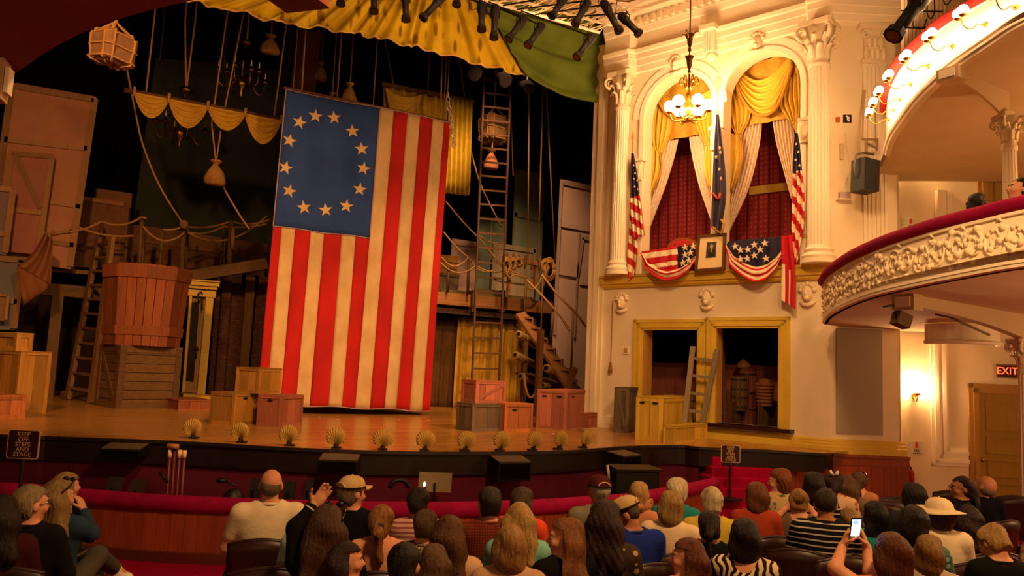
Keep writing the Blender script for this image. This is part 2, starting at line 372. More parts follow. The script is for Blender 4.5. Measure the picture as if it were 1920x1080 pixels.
# ---- yellow casing of the two stage openings (double fluted casing) and sill
m = MB()
def casing(fr, s0, s1, z0, z1, m):
    for (a, b, c, d) in ((s0, s1, z0, z1),):
        for k, (e0, e1, o) in enumerate(((0, .3, .05), (.3, .55, .035), (.55, .8, .055), (.8, 1, .03))):
            w = .22
            m.fbox(fr, (a+w*e0, z0, -.02), (a+w*e1, z1-w*e0, o)); m.fbox(fr, (b-w*e1, z0, -.02), (b-w*e0, z1-w*e0, o))
            m.fbox(fr, (a+w*e0, z1-w*e1, -.02), (b-w*e0, z1-w*e0, o))
casing(W, .50, 2.22, ZS, 3.46, m); casing(W, 2.19, 3.9, ZS, 3.49, m)
struct(m.build('door_frame_trim', YELLOW))
m = MB(); m.fbox(W, (2.02, 1.335, -.3), (3.98, 1.40, .22)); struct(m.build('door_sill_trim', mat('dark_sill', '2e0a12', .4)))
# jamb linings
m = MB()
for h in (DL, DR):
    m.fbox(W, (h['a']-.005, 1.36, -.36), (h['a']+.02, h['t'], .0)); m.fbox(W, (h['b']-.02, 1.36, -.36), (h['b']+.005, h['t'], .0))
struct(m.build('door_jamb_trim', mat('jamb_paint', 'b9853a', .6)))
# yellow stepped base below
path2 = [(W(2.0, 0, 0), WN), (W(4.62, 0, 0), (WN+FN)*.6), (FW(1.30, 0, 0), FN)]
m = MB(); m.sweep([(0, 1.30), (.03, 1.30), (.05, 1.27), (.05, 1.235), (.08, 1.22), (.08, 1.18), (.11, 1.165), (.11, 1.04), (.0, 1.04)], path2); struct(m.build('baseboard_box', YELLOW))
m = MB(); m.sweep([(0, 1.34), (.04, 1.34), (.06, ZS+.1), (.06, ZS), (0, ZS)], [(W(-.32, 0, 0), WN), (W(.5, 0, 0), WN)]); struct(m.build('baseboard_pier', CREAM2))
# ---- front wall, grey acoustic panel, dado
m = MB(); wall_strip(FW, 0, 1.25, 0, 11.2, [], .34, m); struct(m.build('wall_front', CREAM))
PANEL = mat('grey_acoustic_cloth', 'a89b8a', .9, 'a09282', 60, bump=.1, bscale=200)
p0 = FX(1567.5, 615); p1 = FX(1654, 816)
q = MB(); q.fbox(FW, (p0[0], p1[1], 0), (p1[0], p0[1], .035)); tag(q.build('acoustic_panel', PANEL), 'tall grey fabric panel on the wall under the balcony', 'wall panel')
DD = thing('wood_dado', FW(.5, 0, .1), 'reddish wood dado below the yellow base moulding at the stage side', 'panelling')
e0 = PZ(1450, 846, ZS); e1 = FW(0, 0, .12); e0.z = e1.z = 0
segs = [(e0+Vector((.06, .09, 0)), e1+Vector((.04, .06, 0)), 5), (e1, FW(1.33, 0, .12), 6)]
for a, b, k in segs:
    oo = Vector(((b-a).y, -(b-a).x, 0)).normalized()
    for i in range(k):
        p, r_ = a.lerp(b, i/k), a.lerp(b, (i+1)/k); g = (r_-p)*.012
        q = MB(); q.hexa([p+g-oo*.04, r_-g-oo*.04, r_-g+oo*.0, p+g]+[v+Vector((0, 0, .77 if k == 5 else .88)) for v in (p+g-oo*.04, r_-g-oo*.04, r_-g+oo*.0, p+g)]); q.build('plank', MAHOG, DD)
    if k == 5: continue
    q = MB()
    for (z0_, z1_, d_) in ((.86, 1.0, .02), (1.0, 1.05, .06)):
        q.hexa([a-oo*.06+Vector((0, 0, z0_)), b-oo*.06+Vector((0, 0, z0_)), b+oo*d_+Vector((0, 0, z0_)), a+oo*d_+Vector((0, 0, z0_)), a-oo*.06+Vector((0, 0, z1_)), b-oo*.06+Vector((0, 0, z1_)), b+oo*d_+Vector((0, 0, z1_)), a+oo*d_+Vector((0, 0, z1_))])
    q.build('top_rail', MAHOG, DD)
# ---- recessed wall further right, its panel moulding and doors
def RW(u, z, o=0): return FW(u, z, o-.5)
def RX(x, y, o=0): return FX(x, y, o-.5)
m = MB(); wall_strip(RW, .9, 9.5, -.2, 11.2, [], .3, m); struct(m.build('wall_right', CREAM))
m = MB(); m.fbox(FW, (1.22, 0, -.6), (1.25, 11.2, -.0)); struct(m.build('wall_return', CREAM))
def rect_mould(fr, u0, u1, z0, z1, m, w=.16):
    for (e0, e1, o) in ((0, .25, .03), (.25, .6, .055), (.6, 1, .025)):
        m.fbox(fr, (u0+w*e0, z0+w*e0, -.02), (u0+w*e1, z1-w*e0, o)); m.fbox(fr, (u1-w*e1, z0+w*e0, -.02), (u1-w*e0, z1-w*e0, o))
        m.fbox(fr, (u0+w*e0, z0+w*e0, -.02), (u1-w*e0, z0+w*e1, o)); m.fbox(fr, (u0+w*e0, z1-w*e1, -.02), (u1-w*e0, z1-w*e0, o))
a0 = RX(1746, 872); d0 = RX(1812, 719)
m = MB()
m2 = MB(); u_a, z_a = a0; u_b = d0[0]
for (e0, e1, o) in ((0, .06, .04), (.06, .13, .07), (.13, .2, .03), (.2, .27, .06), (.27, .33, .025)):
    m2.fbox(RW, (u_a+e0, z_a+e0, -.02), (u_a+e1, 3.3, o)); m2.fbox(RW, (u_a+e0, z_a+e0, -.02), (u_b, z_a+e1, o))
struct(m2.build('panel_moulding_trim', CREAM2))
DOORW = wood('ochre_door_wood', 'a8842e', '967422', 'z', .5)
def panel_door(name, fr, u0, u1, z0, z1, label):
    b = thing(name, fr((u0+u1)/2, z0, .02), label, 'door'); b['kind'] = 'structure'
    q = MB(); q.fbox(fr, (u0, z0, -.02), (u1, z1, .02)); q.build('door_leaf', DOORW, b)
    c = mat('door_casing', 'a87d3a', .55); q = MB()
    for (e0, e1, o) in ((0, .09, .06), (.09, .17, .04)):
        q.fbox(fr, (u0-e1, z0, -.02), (u0-e0, z1+e1, o)); q.fbox(fr, (u1+e0, z0, -.02), (u1+e1, z1+e1, o)); q.fbox(fr, (u0-e1, z1+e0, -.02), (u1+e1, z1+e1, o))
    q.build('door_casing', c, b)
    h = z1-z0
    for (a, c_) in ((.06, .27), (.31, .46), (.5, .65), (.69, .95)):
        q = MB(); rect_mould(fr, u0+.12, u1-.12, z0+h*a, z0+h*c_, q, .05); q.build('door_panel', DOORW, b)
    q = MB(); q.ball(tuple(fr(u0+.06, z0+1.0, .07)), .035, 10, 6); q.build('door_knob', mat('brass', 'b98a3a', .3, metal=1), b, True)
    return b
panel_door('door_1', RW, d0[0]+.19, d0[0]+1.15, 0, d0[1]-.16, 'ochre panelled exit door in the right wall under the balcony')
b0 = RX(1822, 268); b1 = RX(1890, 480)
panel_door('door_2', RW, b0[0]+.25, b0[0]+1.2, 3.45, b0[1]-.1, 'ochre panelled door on the balcony behind the seated girl')
# pilaster strips beside the sconce walls
m = MB(); c0 = RX(1752, 330); m.fbox(RW, (c0[0], 3.4, -.02), (c0[0]+.16, 6.0, .12)); m.fbox(RW, (c0[0]+.2, 3.4, -.02), (c0[0]+.28, 6.0, .06)); struct(m.build('balcony_wall_trim', CREAM2))
# ================================================================== entablature
def entab(prof, m):
    p = [(W(-.36, 0, .16), WN), (W(.30, 0, .16), WN), (W(.30, 0, .16), WS), (W(.42, 0, .02), WN), (W(4.2, 0, .02), WN), (W(4.28, 0, .14), WN), (W(4.72, 0, .14), (WN+FN)*.6), (FW(1.25, 0, .1), FN)]
    p.pop(2); m.sweep(prof, p)
m = MB(); entab([(-.3, 9.0), (.0, 9.0), (.03, 9.02), (.03, 9.15), (.05, 9.16), (.05, 9.30), (.075, 9.31), (.075, 9.43), (.11, 9.45), (.13, 9.52), (.03, 9.54), (.03, 9.9), (.06, 9.92), (.1, 10.02), (.12, 10.04), (.12, 10.24), (.2, 10.26), (.34, 10.3), (.34, 10.38), (.4, 10.42), (.44, 10.5), (-.3, 10.5)], m)
struct(m.build('cornice_trim', CREAM2))
DEN = thing('dentil_course', W(2, 10.14, .1), 'row of cream dentil blocks under the cornice over the box', 'moulding')
DEN['kind'] = 'structure'
k = 0; s = .5
while s < 4.2:
    q = MB(); q.fbox(W, (s, 10.06, .1), (s+.085, 10.22, .24)); q.build('dentil', CREAM2, DEN); s += .17
for (s, lab) in ((2.24, 'scrolled bracket on the cornice between the two arches'),):
    b = thing('cornice_bracket', W(s, 9.3, .1), lab, 'plaster ornament')
    q = MB(); q.fbox(W, (s-.17, 9.46, 0), (s+.17, 9.56, .32)); q.build('cap_slab', CREAM2, b)
    q = MB()
    for j in range(5): q.fbox(W, (s-.13+.053*j, 9.02, 0), (s-.13+.053*j+.04, 9.46, .2))
    q.build('fluted_block', CREAM2, b)
    q = MB(); q.ball(tuple(W(s, 8.95, .06)), (.12, .12, .12), 10, 7); q.build('leaf_boss', RELIEF, b, True)
# ceiling over the house (seen above the cornice); shade on the cream is put into its tan colour
m = MB(); m.add([(5.5, 3, 10.55), (14, 3, 10.55), (14, 16.0, 10.55), (9.2, 15.2, 10.55), (5.5, 12.6, 10.55)], [(0, 1, 2, 3, 4)]); struct(m.build('ceiling', mat('ceiling_shaded_plaster', 'c9a877', .8)))
# ================================================================== columns
def column(c, z0, z1, r, label, capz=.72, ex=WS, name='fluted_column', flutes=20):
    c = Vector((c.x, c.y, 0)); b = thing(name, (c.x, c.y, z0), label, 'column')
    q = MB(); q.lathe([(r*1.55, z0), (r*1.55, z0+.07), (r*1.4, z0+.08), (r*1.5, z0+.13), (r*1.3, z0+.18), (r*1.18, z0+.2), (r*1.3, z0+.25), (r*1.08, z0+.3), (r, z0+.34)], c, 28); q.build('base', CREAM2, b, False)
    n = flutes*4; vs = []; zs = [z0+.3, z0+.5, (z0+z1)/2, z1-capz-.12]; rr = [1, 1, .95, .86]
    q = MB()
    for z, k in zip(zs, rr):
        for j in range(n):
            f = (.93, 1, 1, .93)[j % 4] if j % 4 in (0, 3) else 1.0
            f = (1, 1, .9, .9)[j % 4]
            vs.append(c+Vector((r*k*f*math.cos(2*math.pi*j/n), r*k*f*math.sin(2*math.pi*j/n), z)))
    q.add(vs, [(i*n+j, i*n+(j+1) % n, (i+1)*n+(j+1) % n, (i+1)*n+j) for i in range(3) for j in range(n)]); q.build('shaft', CREAM2, b)
    zc = z1-capz; k = .86*r
    cap = MB(); cap.lathe([(k*.98, zc-.14), (k*1.18, zc-.12), (k*1.18, zc-.07), (k, zc-.05), (k, zc), (k*1.02, zc+.1), (k*1.25, zc+capz*.55), (k*1.75, zc+capz*.88)], c, 20)
    cap = cap.build('capital', RELIEF, b, True)
    R2 = k*1.95; ab = MB(); pts = []
    for j in range(4):
        a = math.pi/4+j*math.pi/2; pts += [(R2*1.25*math.cos(a-.08), R2*1.25*math.sin(a-.08)), (R2*1.25*math.cos(a+.08), R2*1.25*math.sin(a+.08)), (R2*.88*math.cos(a+math.pi/4), R2*.88*math.sin(a+math.pi/4))]
    ang = math.atan2(ex.y, ex.x); fr = lambda i, j, z: c+Vector((i*math.cos(ang)-j*math.sin(ang), i*math.sin(ang)+j*math.cos(ang), z))
    ab.prism(pts, fr, z1-capz*.13, z1); ab.build('abacus', RELIEF, cap)
    for row, (zz, hh, n_, of, rad) in enumerate(((zc, capz*.36, 8, 0, 1.05), (zc+capz*.2, capz*.42, 8, .5, 1.12))):
        for j in range(n_):
            a = 2*math.pi*(j+of)/n_; d = Vector((math.cos(a), math.sin(a), 0)); t = Vector((-math.sin(a), math.cos(a), 0)); q = MB(); w = k*.42
            pr = [(rad*k, 0, w), (rad*k*1.06, .5, w*1.05), (rad*k*1.22, .85, w*.8), (rad*k*1.6, 1.02, w*.7), (rad*k*1.72, .86, w*.45)]
            vs = []
            for (ra, zf, ww) in pr:
                for s_ in (-1, 0, 1): vs.append(c+d*(ra+(.012 if s_ == 0 else 0))+t*(ww*s_)+Vector((0, 0, zz+hh*zf)))
            q.add(vs, [(i*3+e, i*3+e+1, i*3+3+e+1, i*3+3+e) for i in range(4) for e in (0, 1)]); q.build('leaf', RELIEF, cap, True, solid=.012)
    for j in range(4):
        a = ang+math.pi/4+j*math.pi/2; d = Vector((math.cos(a), math.sin(a), 0)); q = MB(); zz = z1-capz*.3
        sp = []
        for i in range(20):
            th = -math.pi*.5+i*.5; rad = capz*.19*(1-i/26); sp.append(c+d*(k*1.85+rad*math.cos(th))+Vector((0, 0, zz+rad*math.sin(th))))
        q.tube(sp, [k*.22*(1-i/30) for i in range(20)], 6); q.build('volute', RELIEF, cap, True)
    return b
column(W(.12, 0, .14), 4.44, 9.0, .18, 'fluted cream column left of the left arch, by the stage')
column(W(4.47, 0, .14), 4.44, 9.0, .20, 'fluted cream column right of the right arch')
# flat fluted pilaster on the front wall
pu0, pu1 = FX(1617, 300)[0], FX(1660, 300)[0]
PI = thing('fluted_pilaster', FW((pu0+pu1)/2, 4.4, 0), 'flat fluted pilaster behind the hanging loudspeaker', 'column')
q = MB(); q.fbox(FW, (pu0, 4.4, 0), (pu1, 8.25, .03)); nf = 6; w = (pu1-pu0)/(nf*2-1)
for j in range(nf): q.fbox(FW, (pu0+2*j*w, 4.4, .03), (pu0+(2*j+1)*w, 8.2, .06))
q.build('shaft', CREAM2, PI)
q = MB(); q.fbox(FW, (pu0-.03, 8.25, 0), (pu1+.03, 8.32, .09)); q.fbox(FW, (pu0+.02, 8.32, 0), (pu1-.02, 8.95, .07)); q.fbox(FW, (pu0-.1, 8.9, 0), (pu1+.1, 9.0, .17)); cap = q.build('capital', RELIEF, PI)
for row in range(2):
    for j in range(4-row):
        q = MB(); u_ = pu0+(j+.5+row*.5)*(pu1-pu0)/4; q.ball((0, 0, 0), (.05, .05, .14), 8, 6); q.v = [tuple(FW(u_+v[0], 8.45+row*.2+v[2], .08+v[1])) for v in q.v]; q.build('leaf', RELIEF, cap, True)
for sgn in (-1, 1):
    q = MB(); uc = (pu0+pu1)/2+sgn*(pu1-pu0)*.42
    q.tube([FW(uc+(.09*(1-i/26))*math.cos(i*.5), 8.8+(.09*(1-i/26))*math.sin(i*.5), .12) for i in range(20)], .022, 6); q.build('volute', RELIEF, cap, True)
# ---- proscenium pier beyond the box wall (edge of the stage opening)
m = MB(); m.fbox(W, (-.72, ZS-.1, -.5), (-.32, 9.9, .06)); m.fbox(W, (-.80, ZS-.1, -.4), (-.72, 9.9, -.06)); m.fbox(W, (-.55, ZS-.1, .06), (-.42, 9.5, .1)); struct(m.build('proscenium_pier_wall', CREAM))
# ================================================================== inside the box and behind the door openings
WALLP = mat('red_wallpaper', '7e1a1c', .8)
nt = WALLP.node_tree; N = nt.nodes; L = nt.links; tc = N.new('ShaderNodeTexCoord'); b = N['Principled BSDF']
wv = N.new('ShaderNodeTexWave'); wv.bands_direction = 'X'; wv.inputs['Scale'].default_value = 1.25; L.new(tc.outputs['UV'], wv.inputs[0])
vo = N.new('ShaderNodeTexVoronoi'); vo.inputs['Scale'].default_value = 9; L.new(tc.outputs['UV'], vo.inputs['Vector']); vo.inputs['Randomness'].default_value = .15
r1 = N.new('ShaderNodeValToRGB'); r1.color_ramp.elements[0].position = .88; r1.color_ramp.elements[1].position = .95; r1.color_ramp.elements[0].color = (0, 0, 0, 1)
L.new(wv.outputs['Fac'], r1.inputs[0])
r2 = N.new('ShaderNodeValToRGB'); r2.color_ramp.elements[0].position = .18; r2.color_ramp.elements[1].position = .4; r2.color_ramp.elements[0].color = (*lin('a3403a'), 1); r2.color_ramp.elements[1].color = (*lin('8a2020'), 1); L.new(vo.outputs['Distance'], r2.inputs[0])
mx = N.new('ShaderNodeMix'); mx.data_type = 'RGBA'; L.new(r1.outputs[0], mx.inputs[0]); L.new(r2.outputs[0], mx.inputs[6]); mx.inputs[7].default_value = (*lin('5d1012'), 1); L.new(mx.outputs[2], b.inputs['Base Color'])
m = MB(); m.add([W(-.3, 4.3, -2.0), W(4.6, 4.3, -2.0), W(4.6, 9.2, -2.0), W(-.3, 9.2, -2.0)], [(0, 1, 2, 3)])
o = m.build('wall_box_back', WALLP); uvl = o.data.uv_layers.new(name='UVMap')
for i, l in enumerate(o.data.loops):
    v = o.data.vertices[l.vertex_index].co; uvl.data[i].uv = ((Vector(v)-WP).dot(WS), v.z)
struct(o)
m = MB(); m.fbox(W, (-.34, 4.3, -2.1), (-.3, 9.2, -.34)); m.fbox(W, (4.54, 4.3, -2.1), (4.58, 9.2, -.34)); o = m.build('wall_box_side', WALLP); struct(o)
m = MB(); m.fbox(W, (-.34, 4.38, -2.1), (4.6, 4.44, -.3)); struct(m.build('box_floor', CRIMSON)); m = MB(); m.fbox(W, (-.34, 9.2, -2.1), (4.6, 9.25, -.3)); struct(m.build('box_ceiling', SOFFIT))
zr = WX(1440, 355, -2.0)[1]
m = MB(); m.fbox(W, (2.2, zr-.09, -2.02), (4.54, zr+.09, -1.94)); struct(m.build('chair_rail_trim', YELLOW))
m = MB(); m.fbox(W, (-.3, ZS, -5.2), (4.6, 4.2, -5.1)); m.fbox(W, (-.35, ZS, -5.1), (-.3, 4.2, -.5)); m.fbox(W, (4.5, ZS, -5.1), (4.6, 4.2, -.36)); m.fbox(W, (-.3, 4.1, -5.2), (4.6, 4.15, -.34)); m.fbox(W, (-.3, ZS+.001, -5.2), (4.6, ZS+.02, -.34))
struct(m.build('wall_wings', BLACK))
# ================================================================== stage house: black drapes
m = MB(); m.sheet(lambda u, v: Vector((-10+28*u, 27.5+.12*math.sin(u*150), ZS+14*v)), 220, 1); struct(m.build('wall_stage_back', BLACK))
m = MB(); m.add([(-12, 13, 15), (18, 13, 15), (18, 34, 15), (-12, 34, 15)], [(0, 1, 2, 3)]); struct(m.build('ceiling_stage', BLACK))
m = MB(); m.sheet(lambda u, v: Vector((13.4+.1*math.sin(u*60), 15+13*u, ZS+14*v)), 80, 1); struct(m.build('wall_stage_right', BLACK))
m = MB(); m.sheet(lambda u, v: Vector((-7+.1*math.sin(u*60), 16+12*u, ZS+14*v)), 80, 1); struct(m.build('wall_stage_left', BLACK))
# ================================================================== balconies
BRASS = mat('brass', 'b98a3a', .3, metal=1)
GLOBE = mat('lit_globe_glass', 'fff4dc', .3, emit=(1, .58, .27), estr=62)
def curve_from(px, z, ext, n=72):
    p = [PZ(x, y, z) for x, y in px]; p = [Vector((v.x, v.y, 0)) for v in p]+[Vector(e) for e in ext]
    return smooth_path(p, n)
rail_lo = curve_from([(1543, 528), (1552, 514), (1565, 502), (1600, 480), (1640, 462), (1680, 447), (1760, 422), (1840, 402), (1919, 383)], 3.95, [(6.95, 2.9, 0), (6.85, 1.5, 0), (6.9, -.5, 0)])
bot_lo = curve_from([(1545, 608), (1552, 597), (1570, 585), (1600, 571), (1640, 557), (1700, 543), (1800, 523), (1919, 503)], 3.3, [(6.5, 2.6, 0), (6.45, 1.2, 0), (6.5, -.5, 0)])
BALO = thing('dress_circle_front', (7.6, 5.2, 3.3), 'lower balcony front with cream scrollwork relief and crimson velvet rail', 'balcony')
def band(lo, hi, zlo, zhi, prof, par, name, m, smooth=True):   # prof: (t along height 0..1, out)
    on_ = outw(lo); vs = []; k = len(prof)
    for a, b, o in zip(lo, hi, on_):
        for t, e in prof:
            p = a.lerp(b, t)-o*0+(-o)*(-e); vs.append(Vector((p.x, p.y, zlo+(zhi-zlo)*t)))
    q = MB(); q.add(vs, [(i*k+j, (i+1)*k+j, (i+1)*k+j+1, i*k+j+1) for i in range(len(lo)-1) for j in range(k-1)])
    return q.build(name, m, par, smooth)
BDIR = 1
def bface(lo, hi, zlo, zhi, f, t, e):   # point on the face at fraction f of the curve, height t, out e
    n_ = len(lo)-1; x = f*n_; i = min(int(x), n_-1); u = x-i
    a = lo[i].lerp(lo[i+1], u); b = hi[i].lerp(hi[i+1], u); d = lo[i+1]-lo[i]; o = Vector((d.y, -d.x, 0)).normalized()*OUTS
    p = a.lerp(b, t)+o*e; return Vector((p.x, p.y, zlo+(zhi-zlo)*t))
# outward is towards the house (camera side)
tst = outw(bot_lo)[20]; OUTS = 1 if tst.dot(CAM-bot_lo[20]) > 0 else -1
def band2(lo, hi, zlo, zhi, prof, par, name, m, n=140, smooth=False):
    q = MB(); q.sheet(lambda u, v: bface(lo, hi, zlo, zhi, u, prof[round(v*(len(prof)-1))][0], prof[round(v*(len(prof)-1))][1]), n, len(prof)-1); return q.build(name, m, par, smooth)
band2(bot_lo, rail_lo, 3.3, 3.95, [(.0, -.05), (0, .0), (.02, .03), (.06, .035), (.075, .0), (.085, .03), (.13, .03), (.14, 0.005), (.16, 0), (.84, 0), (.85, .025), (.9, .03), (.92, .0), (1, .0)], BALO, 'cream_face', CREAM2)
q = MB(); q.tube([Vector((p.x, p.y, 3.95)) for p in rail_lo], .085, 12); q.build('velvet_rail', VELVET, BALO, True)
# scrollwork, one relief unit at a time
def arclen(c):
    s = [0]
    for a, b in zip(c, c[1:]): s.append(s[-1]+(b-a).length)
    return s
sl = arclen(bot_lo); L_ = sl[-1]
def fr_at(s):
    s = max(0, min(L_, s)); i = max(j for j in range(len(sl)) if sl[j] <= s); i = min(i, len(sl)-2)
    return (i+(s-sl[i])/(sl[i+1]-sl[i]))/(len(sl)-1)
s = .05; unit = .62; k = 0
while s+unit < L_*.72:
    q = MB(); P = lambda x, t, e: bface(bot_lo, rail_lo, 3.3, 3.95, fr_at(s+x), t, e)
    flip = 1 if k % 2 == 0 else -1
    for (cx, ct, rad, sg) in ((unit*.28, .5, .3, 1), (unit*.78, .5, .27, -1)):
        pts = []; rs = []
        for i in range(26):
            a = i*.42; rr = rad*(1-i/30); pts.append(P(cx+rr*.62*math.cos(a)*sg, ct+flip*rr*math.sin(a), .008)); rs.append(.02*(1-i/40))
        q.tube(pts, rs, 5)
        for i in range(7):
            a = i*.9+k; e_ = rad*(.55+.5*(i % 2)); b = MB(); b.ball((0, 0, 0), (.035, .035, .035), 6, 5)
            c = P(cx+e_*.62*math.cos(a)*sg, ct+flip*e_*math.sin(a)*.95, .012); q.add([c+Vector(v)*(.7+.5*(i % 3)/2) for v in b.v], b.f)
    for i in range(5):
        a0_ = P(unit*.53, .2+.15*i, .01); b_ = P(unit*.53+.06*(1 if i % 2 else -1), .27+.15*i, .02); q.tube([a0_, (a0_+b_)/2, b_], [.012, .026, .006], 5)
    q.build('scroll_relief', RELIEF, BALO, True); s += unit; k += 1
# slab, soffit
def slab(lo, z0, z1, right, name, m, end=None):
    pts = [Vector((p.x, p.y, 0)) for p in lo]+[Vector(r) for r in right]; n = len(pts); q = MB()
    q.add([p+Vector((0, 0, z0)) for p in pts]+[p+Vector((0, 0, z1)) for p in pts], [tuple(range(n)), tuple(range(n, 2*n))]); return struct(q.build(name, m))
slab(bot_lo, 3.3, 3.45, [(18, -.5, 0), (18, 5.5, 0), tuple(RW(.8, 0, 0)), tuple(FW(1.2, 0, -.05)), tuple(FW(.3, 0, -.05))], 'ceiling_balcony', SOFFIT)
rail_up = curve_from([(1661, 205), (1664, 172), (1672, 147), (1690, 115), (1720, 85), (1760, 50), (1800, 25), (1840, 2)], 7.1, [(9.05, 4.3, 0), (8.8, 3, 0), (8.7, 0, 0)])
bot_up = curve_from([(1662, 292), (1672, 262), (1690, 235), (1720, 195), (1760, 155), (1800, 125), (1860, 85), (1919, 48)], 6.15, [(8.2, 3.6, 0), (8.1, 2.4, 0), (8.1, 0, 0)])
BAUP = thing('upper_balcony_front', (9.2, 6, 6.15), 'upper balcony front, plain cream with a red rail and rows of lit globe brackets', 'balcony')
band2(bot_up, rail_up, 6.15, 7.1, [(-.02, -.05), (0, .02), (.035, .03), (.05, .01), (.06, .05), (.1, .06), (.12, .02), (.14, 0), (.9, 0), (.91, .02), (1, .02)], BAUP, 'cream_face', CREAM2)
q = MB(); q.tube([Vector((p.x, p.y, 7.1)) for p in rail_up], .10, 12); q.build('velvet_rail', mat('red_velvet', 'b01810', .85, '96120c', 8), BAUP, True)
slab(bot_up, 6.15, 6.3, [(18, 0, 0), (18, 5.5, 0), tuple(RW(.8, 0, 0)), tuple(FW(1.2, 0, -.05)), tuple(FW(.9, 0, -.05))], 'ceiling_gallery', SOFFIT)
# cove rib under the upper balcony and bracket beams with boxed ends on slim columns
def beam(a, b, w, h0, h1, zt, par, m):
    a = Vector(a); b = Vector(b); d = (b-a).normalized(); s_ = Vector((d.y, -d.x, 0))*(w/2); q = MB(); n_ = 10; vs = []
    for i in range(n_+1):
        t = i/n_; p = a.lerp(b, t); h = h0+(h1-h0)*t*t
        vs += [Vector((*(p+s_).xy, zt)), Vector((*(p-s_).xy, zt)), Vector((*(p-s_).xy, zt-h)), Vector((*(p+s_).xy, zt-h))]
    q.add(vs, [(i*4+j, i*4+(j+1) % 4, i*4+4+(j+1) % 4, i*4+4+j) for i in range(n_) for j in range(4)]+[(0, 1, 2, 3), (n_*4+3, n_*4+2, n_*4+1, n_*4)]); return q.build('beam', m, par)
BEAMM = mat('beam_paint', 'b89a74', .7)
def bracket(name, pa, pb, w, zt, h0, h1, label):
    b = thing(name, (pa.x, pa.y, zt-h0), label, 'beam'); b['kind'] = 'structure'
    beam(pa, pb, w, h0*.8, h1, zt, b, BEAMM); d = (pb-pa); d.z = 0; d.normalize(); sd = Vector((d.y, -d.x, 0))
    fr = lambda i, j, k: Vector((pa.x, pa.y, 0))-d*k+sd*i+Vector((0, 0, j))
    q = MB(); q.fbox(fr, (-w*.75, zt-h0*1.1, -.1), (w*.75, zt, .1)); q.build('boxed_end', BEAMM, b)
    q = MB(); q.fbox(fr, (-w*.52, zt-h0*.9, .1), (w*.52, zt-h0*.2, .115)); q.build('end_panel', CREAM2, b); return b
pa = PZ(1701, 556, 3.28); pb = PD(1922, 620, 10.3)
bracket('beam_bracket', pa, Vector((pb.x, pb.y, 0)), .16, 3.3, .16, .34, 'cream bracket beam with a boxed end under the lower balcony')
pc = PZ(1784, 130, 6.15); pd_ = PD(1890, 190, 10.0)
bracket('beam_bracket', pc, Vector((pd_.x, pd_.y, 0)), .18, 6.15, .14, .42, 'cream bracket beam with a boxed end under the upper balcony')
bracket('beam_bracket', PZ(-46, 108, 3.3), Vector((-2.5, 3.6, 0)), .05, 3.3, .13, .15, 'cream boxed beam end at the upper left under the dark soffit')
column(pd_, 3.45, 5.85, .095, 'slim fluted column on the balcony holding up the upper gallery', .36, FS, flutes=14)
column(pb, 0, 2.98, .11, 'slim fluted column under the lower balcony beside the exit sign', .34, FS, flutes=14)
q = MB(); cv = [RX(1757, 285), RX(1775, 245), RX(1800, 212), RX(1835, 178), RX(1880, 150)]
pts = smooth_path([RW(u, z, .02) for u, z in cv], 24); q.tube(pts, .13, 8); struct(q.build('cove_trim', CREAM2, smooth=True))
# shallow curved box hung under the lower balcony (as seen from below), with its hanger rail
b = thing('ceiling_canopy', PZ(1760, 620, 3.1), 'shallow half-round cream canopy above the exit corner', 'canopy')
c_ = PD(1800, 618, 12.3); q = MB(); A = [Vector((c_.x, c_.y, 2.86))+(FS*math.cos(t)*1.15-FN*-1*math.sin(t)*.75) for t in [math.pi+i*math.pi/16 for i in range(17)]]
A = [Vector((c_.x, c_.y, 3.0))+FS*(.56*math.cos(t))+FN*(.5*math.sin(t)) for t in [i*math.pi/16 for i in range(17)]]
q.add(A+[p+Vector((0, 0, .29)) for p in A], [tuple(range(17))]+[(i, i+1, 18+i, 17+i) for i in range(16)]); q.build('canopy_body', CREAM2, b)
q = MB(); q.tube([p+FN*.02 for p in A], .035, 6); q.build('canopy_lip', CREAM2, b, True)
q = MB(); h0 = PD(1790, 622, 11.2); q.tube([PD(1755, 590, 10.2), PD(1783, 596, 10.6), PD(1855, 628, 11.0)], .018, 6); q.build('hanger_rod', mat('painted_pipe', '8a6f50', .5), b)
# near soffit of the balcony overhead at the left
ls = [PZ(x, y, 3.3) for x, y in [(0, 155), (25, 140), (100, 90), (170, 55), (260, 25), (350, 3), (420, -12)]]
ls = smooth_path(ls, 30); q = MB(); pts = [Vector((p.x, p.y, 3.3)) for p in ls]; far = [Vector((.6, .9, 3.3)), Vector((-1.5, 1, 3.3)), Vector((-3, 4.5, 3.3)), Vector((-.8, 3.8, 3.3))]
pts += far; q.add(pts+[p+Vector((0, 0, .15)) for p in pts], [tuple(range(len(pts))), tuple(range(len(pts), 2*len(pts)))]+[(i, i+1, len(pts)+i+1, len(pts)+i) for i in range(30)])
struct(q.build('ceiling_near', DARKSOF))
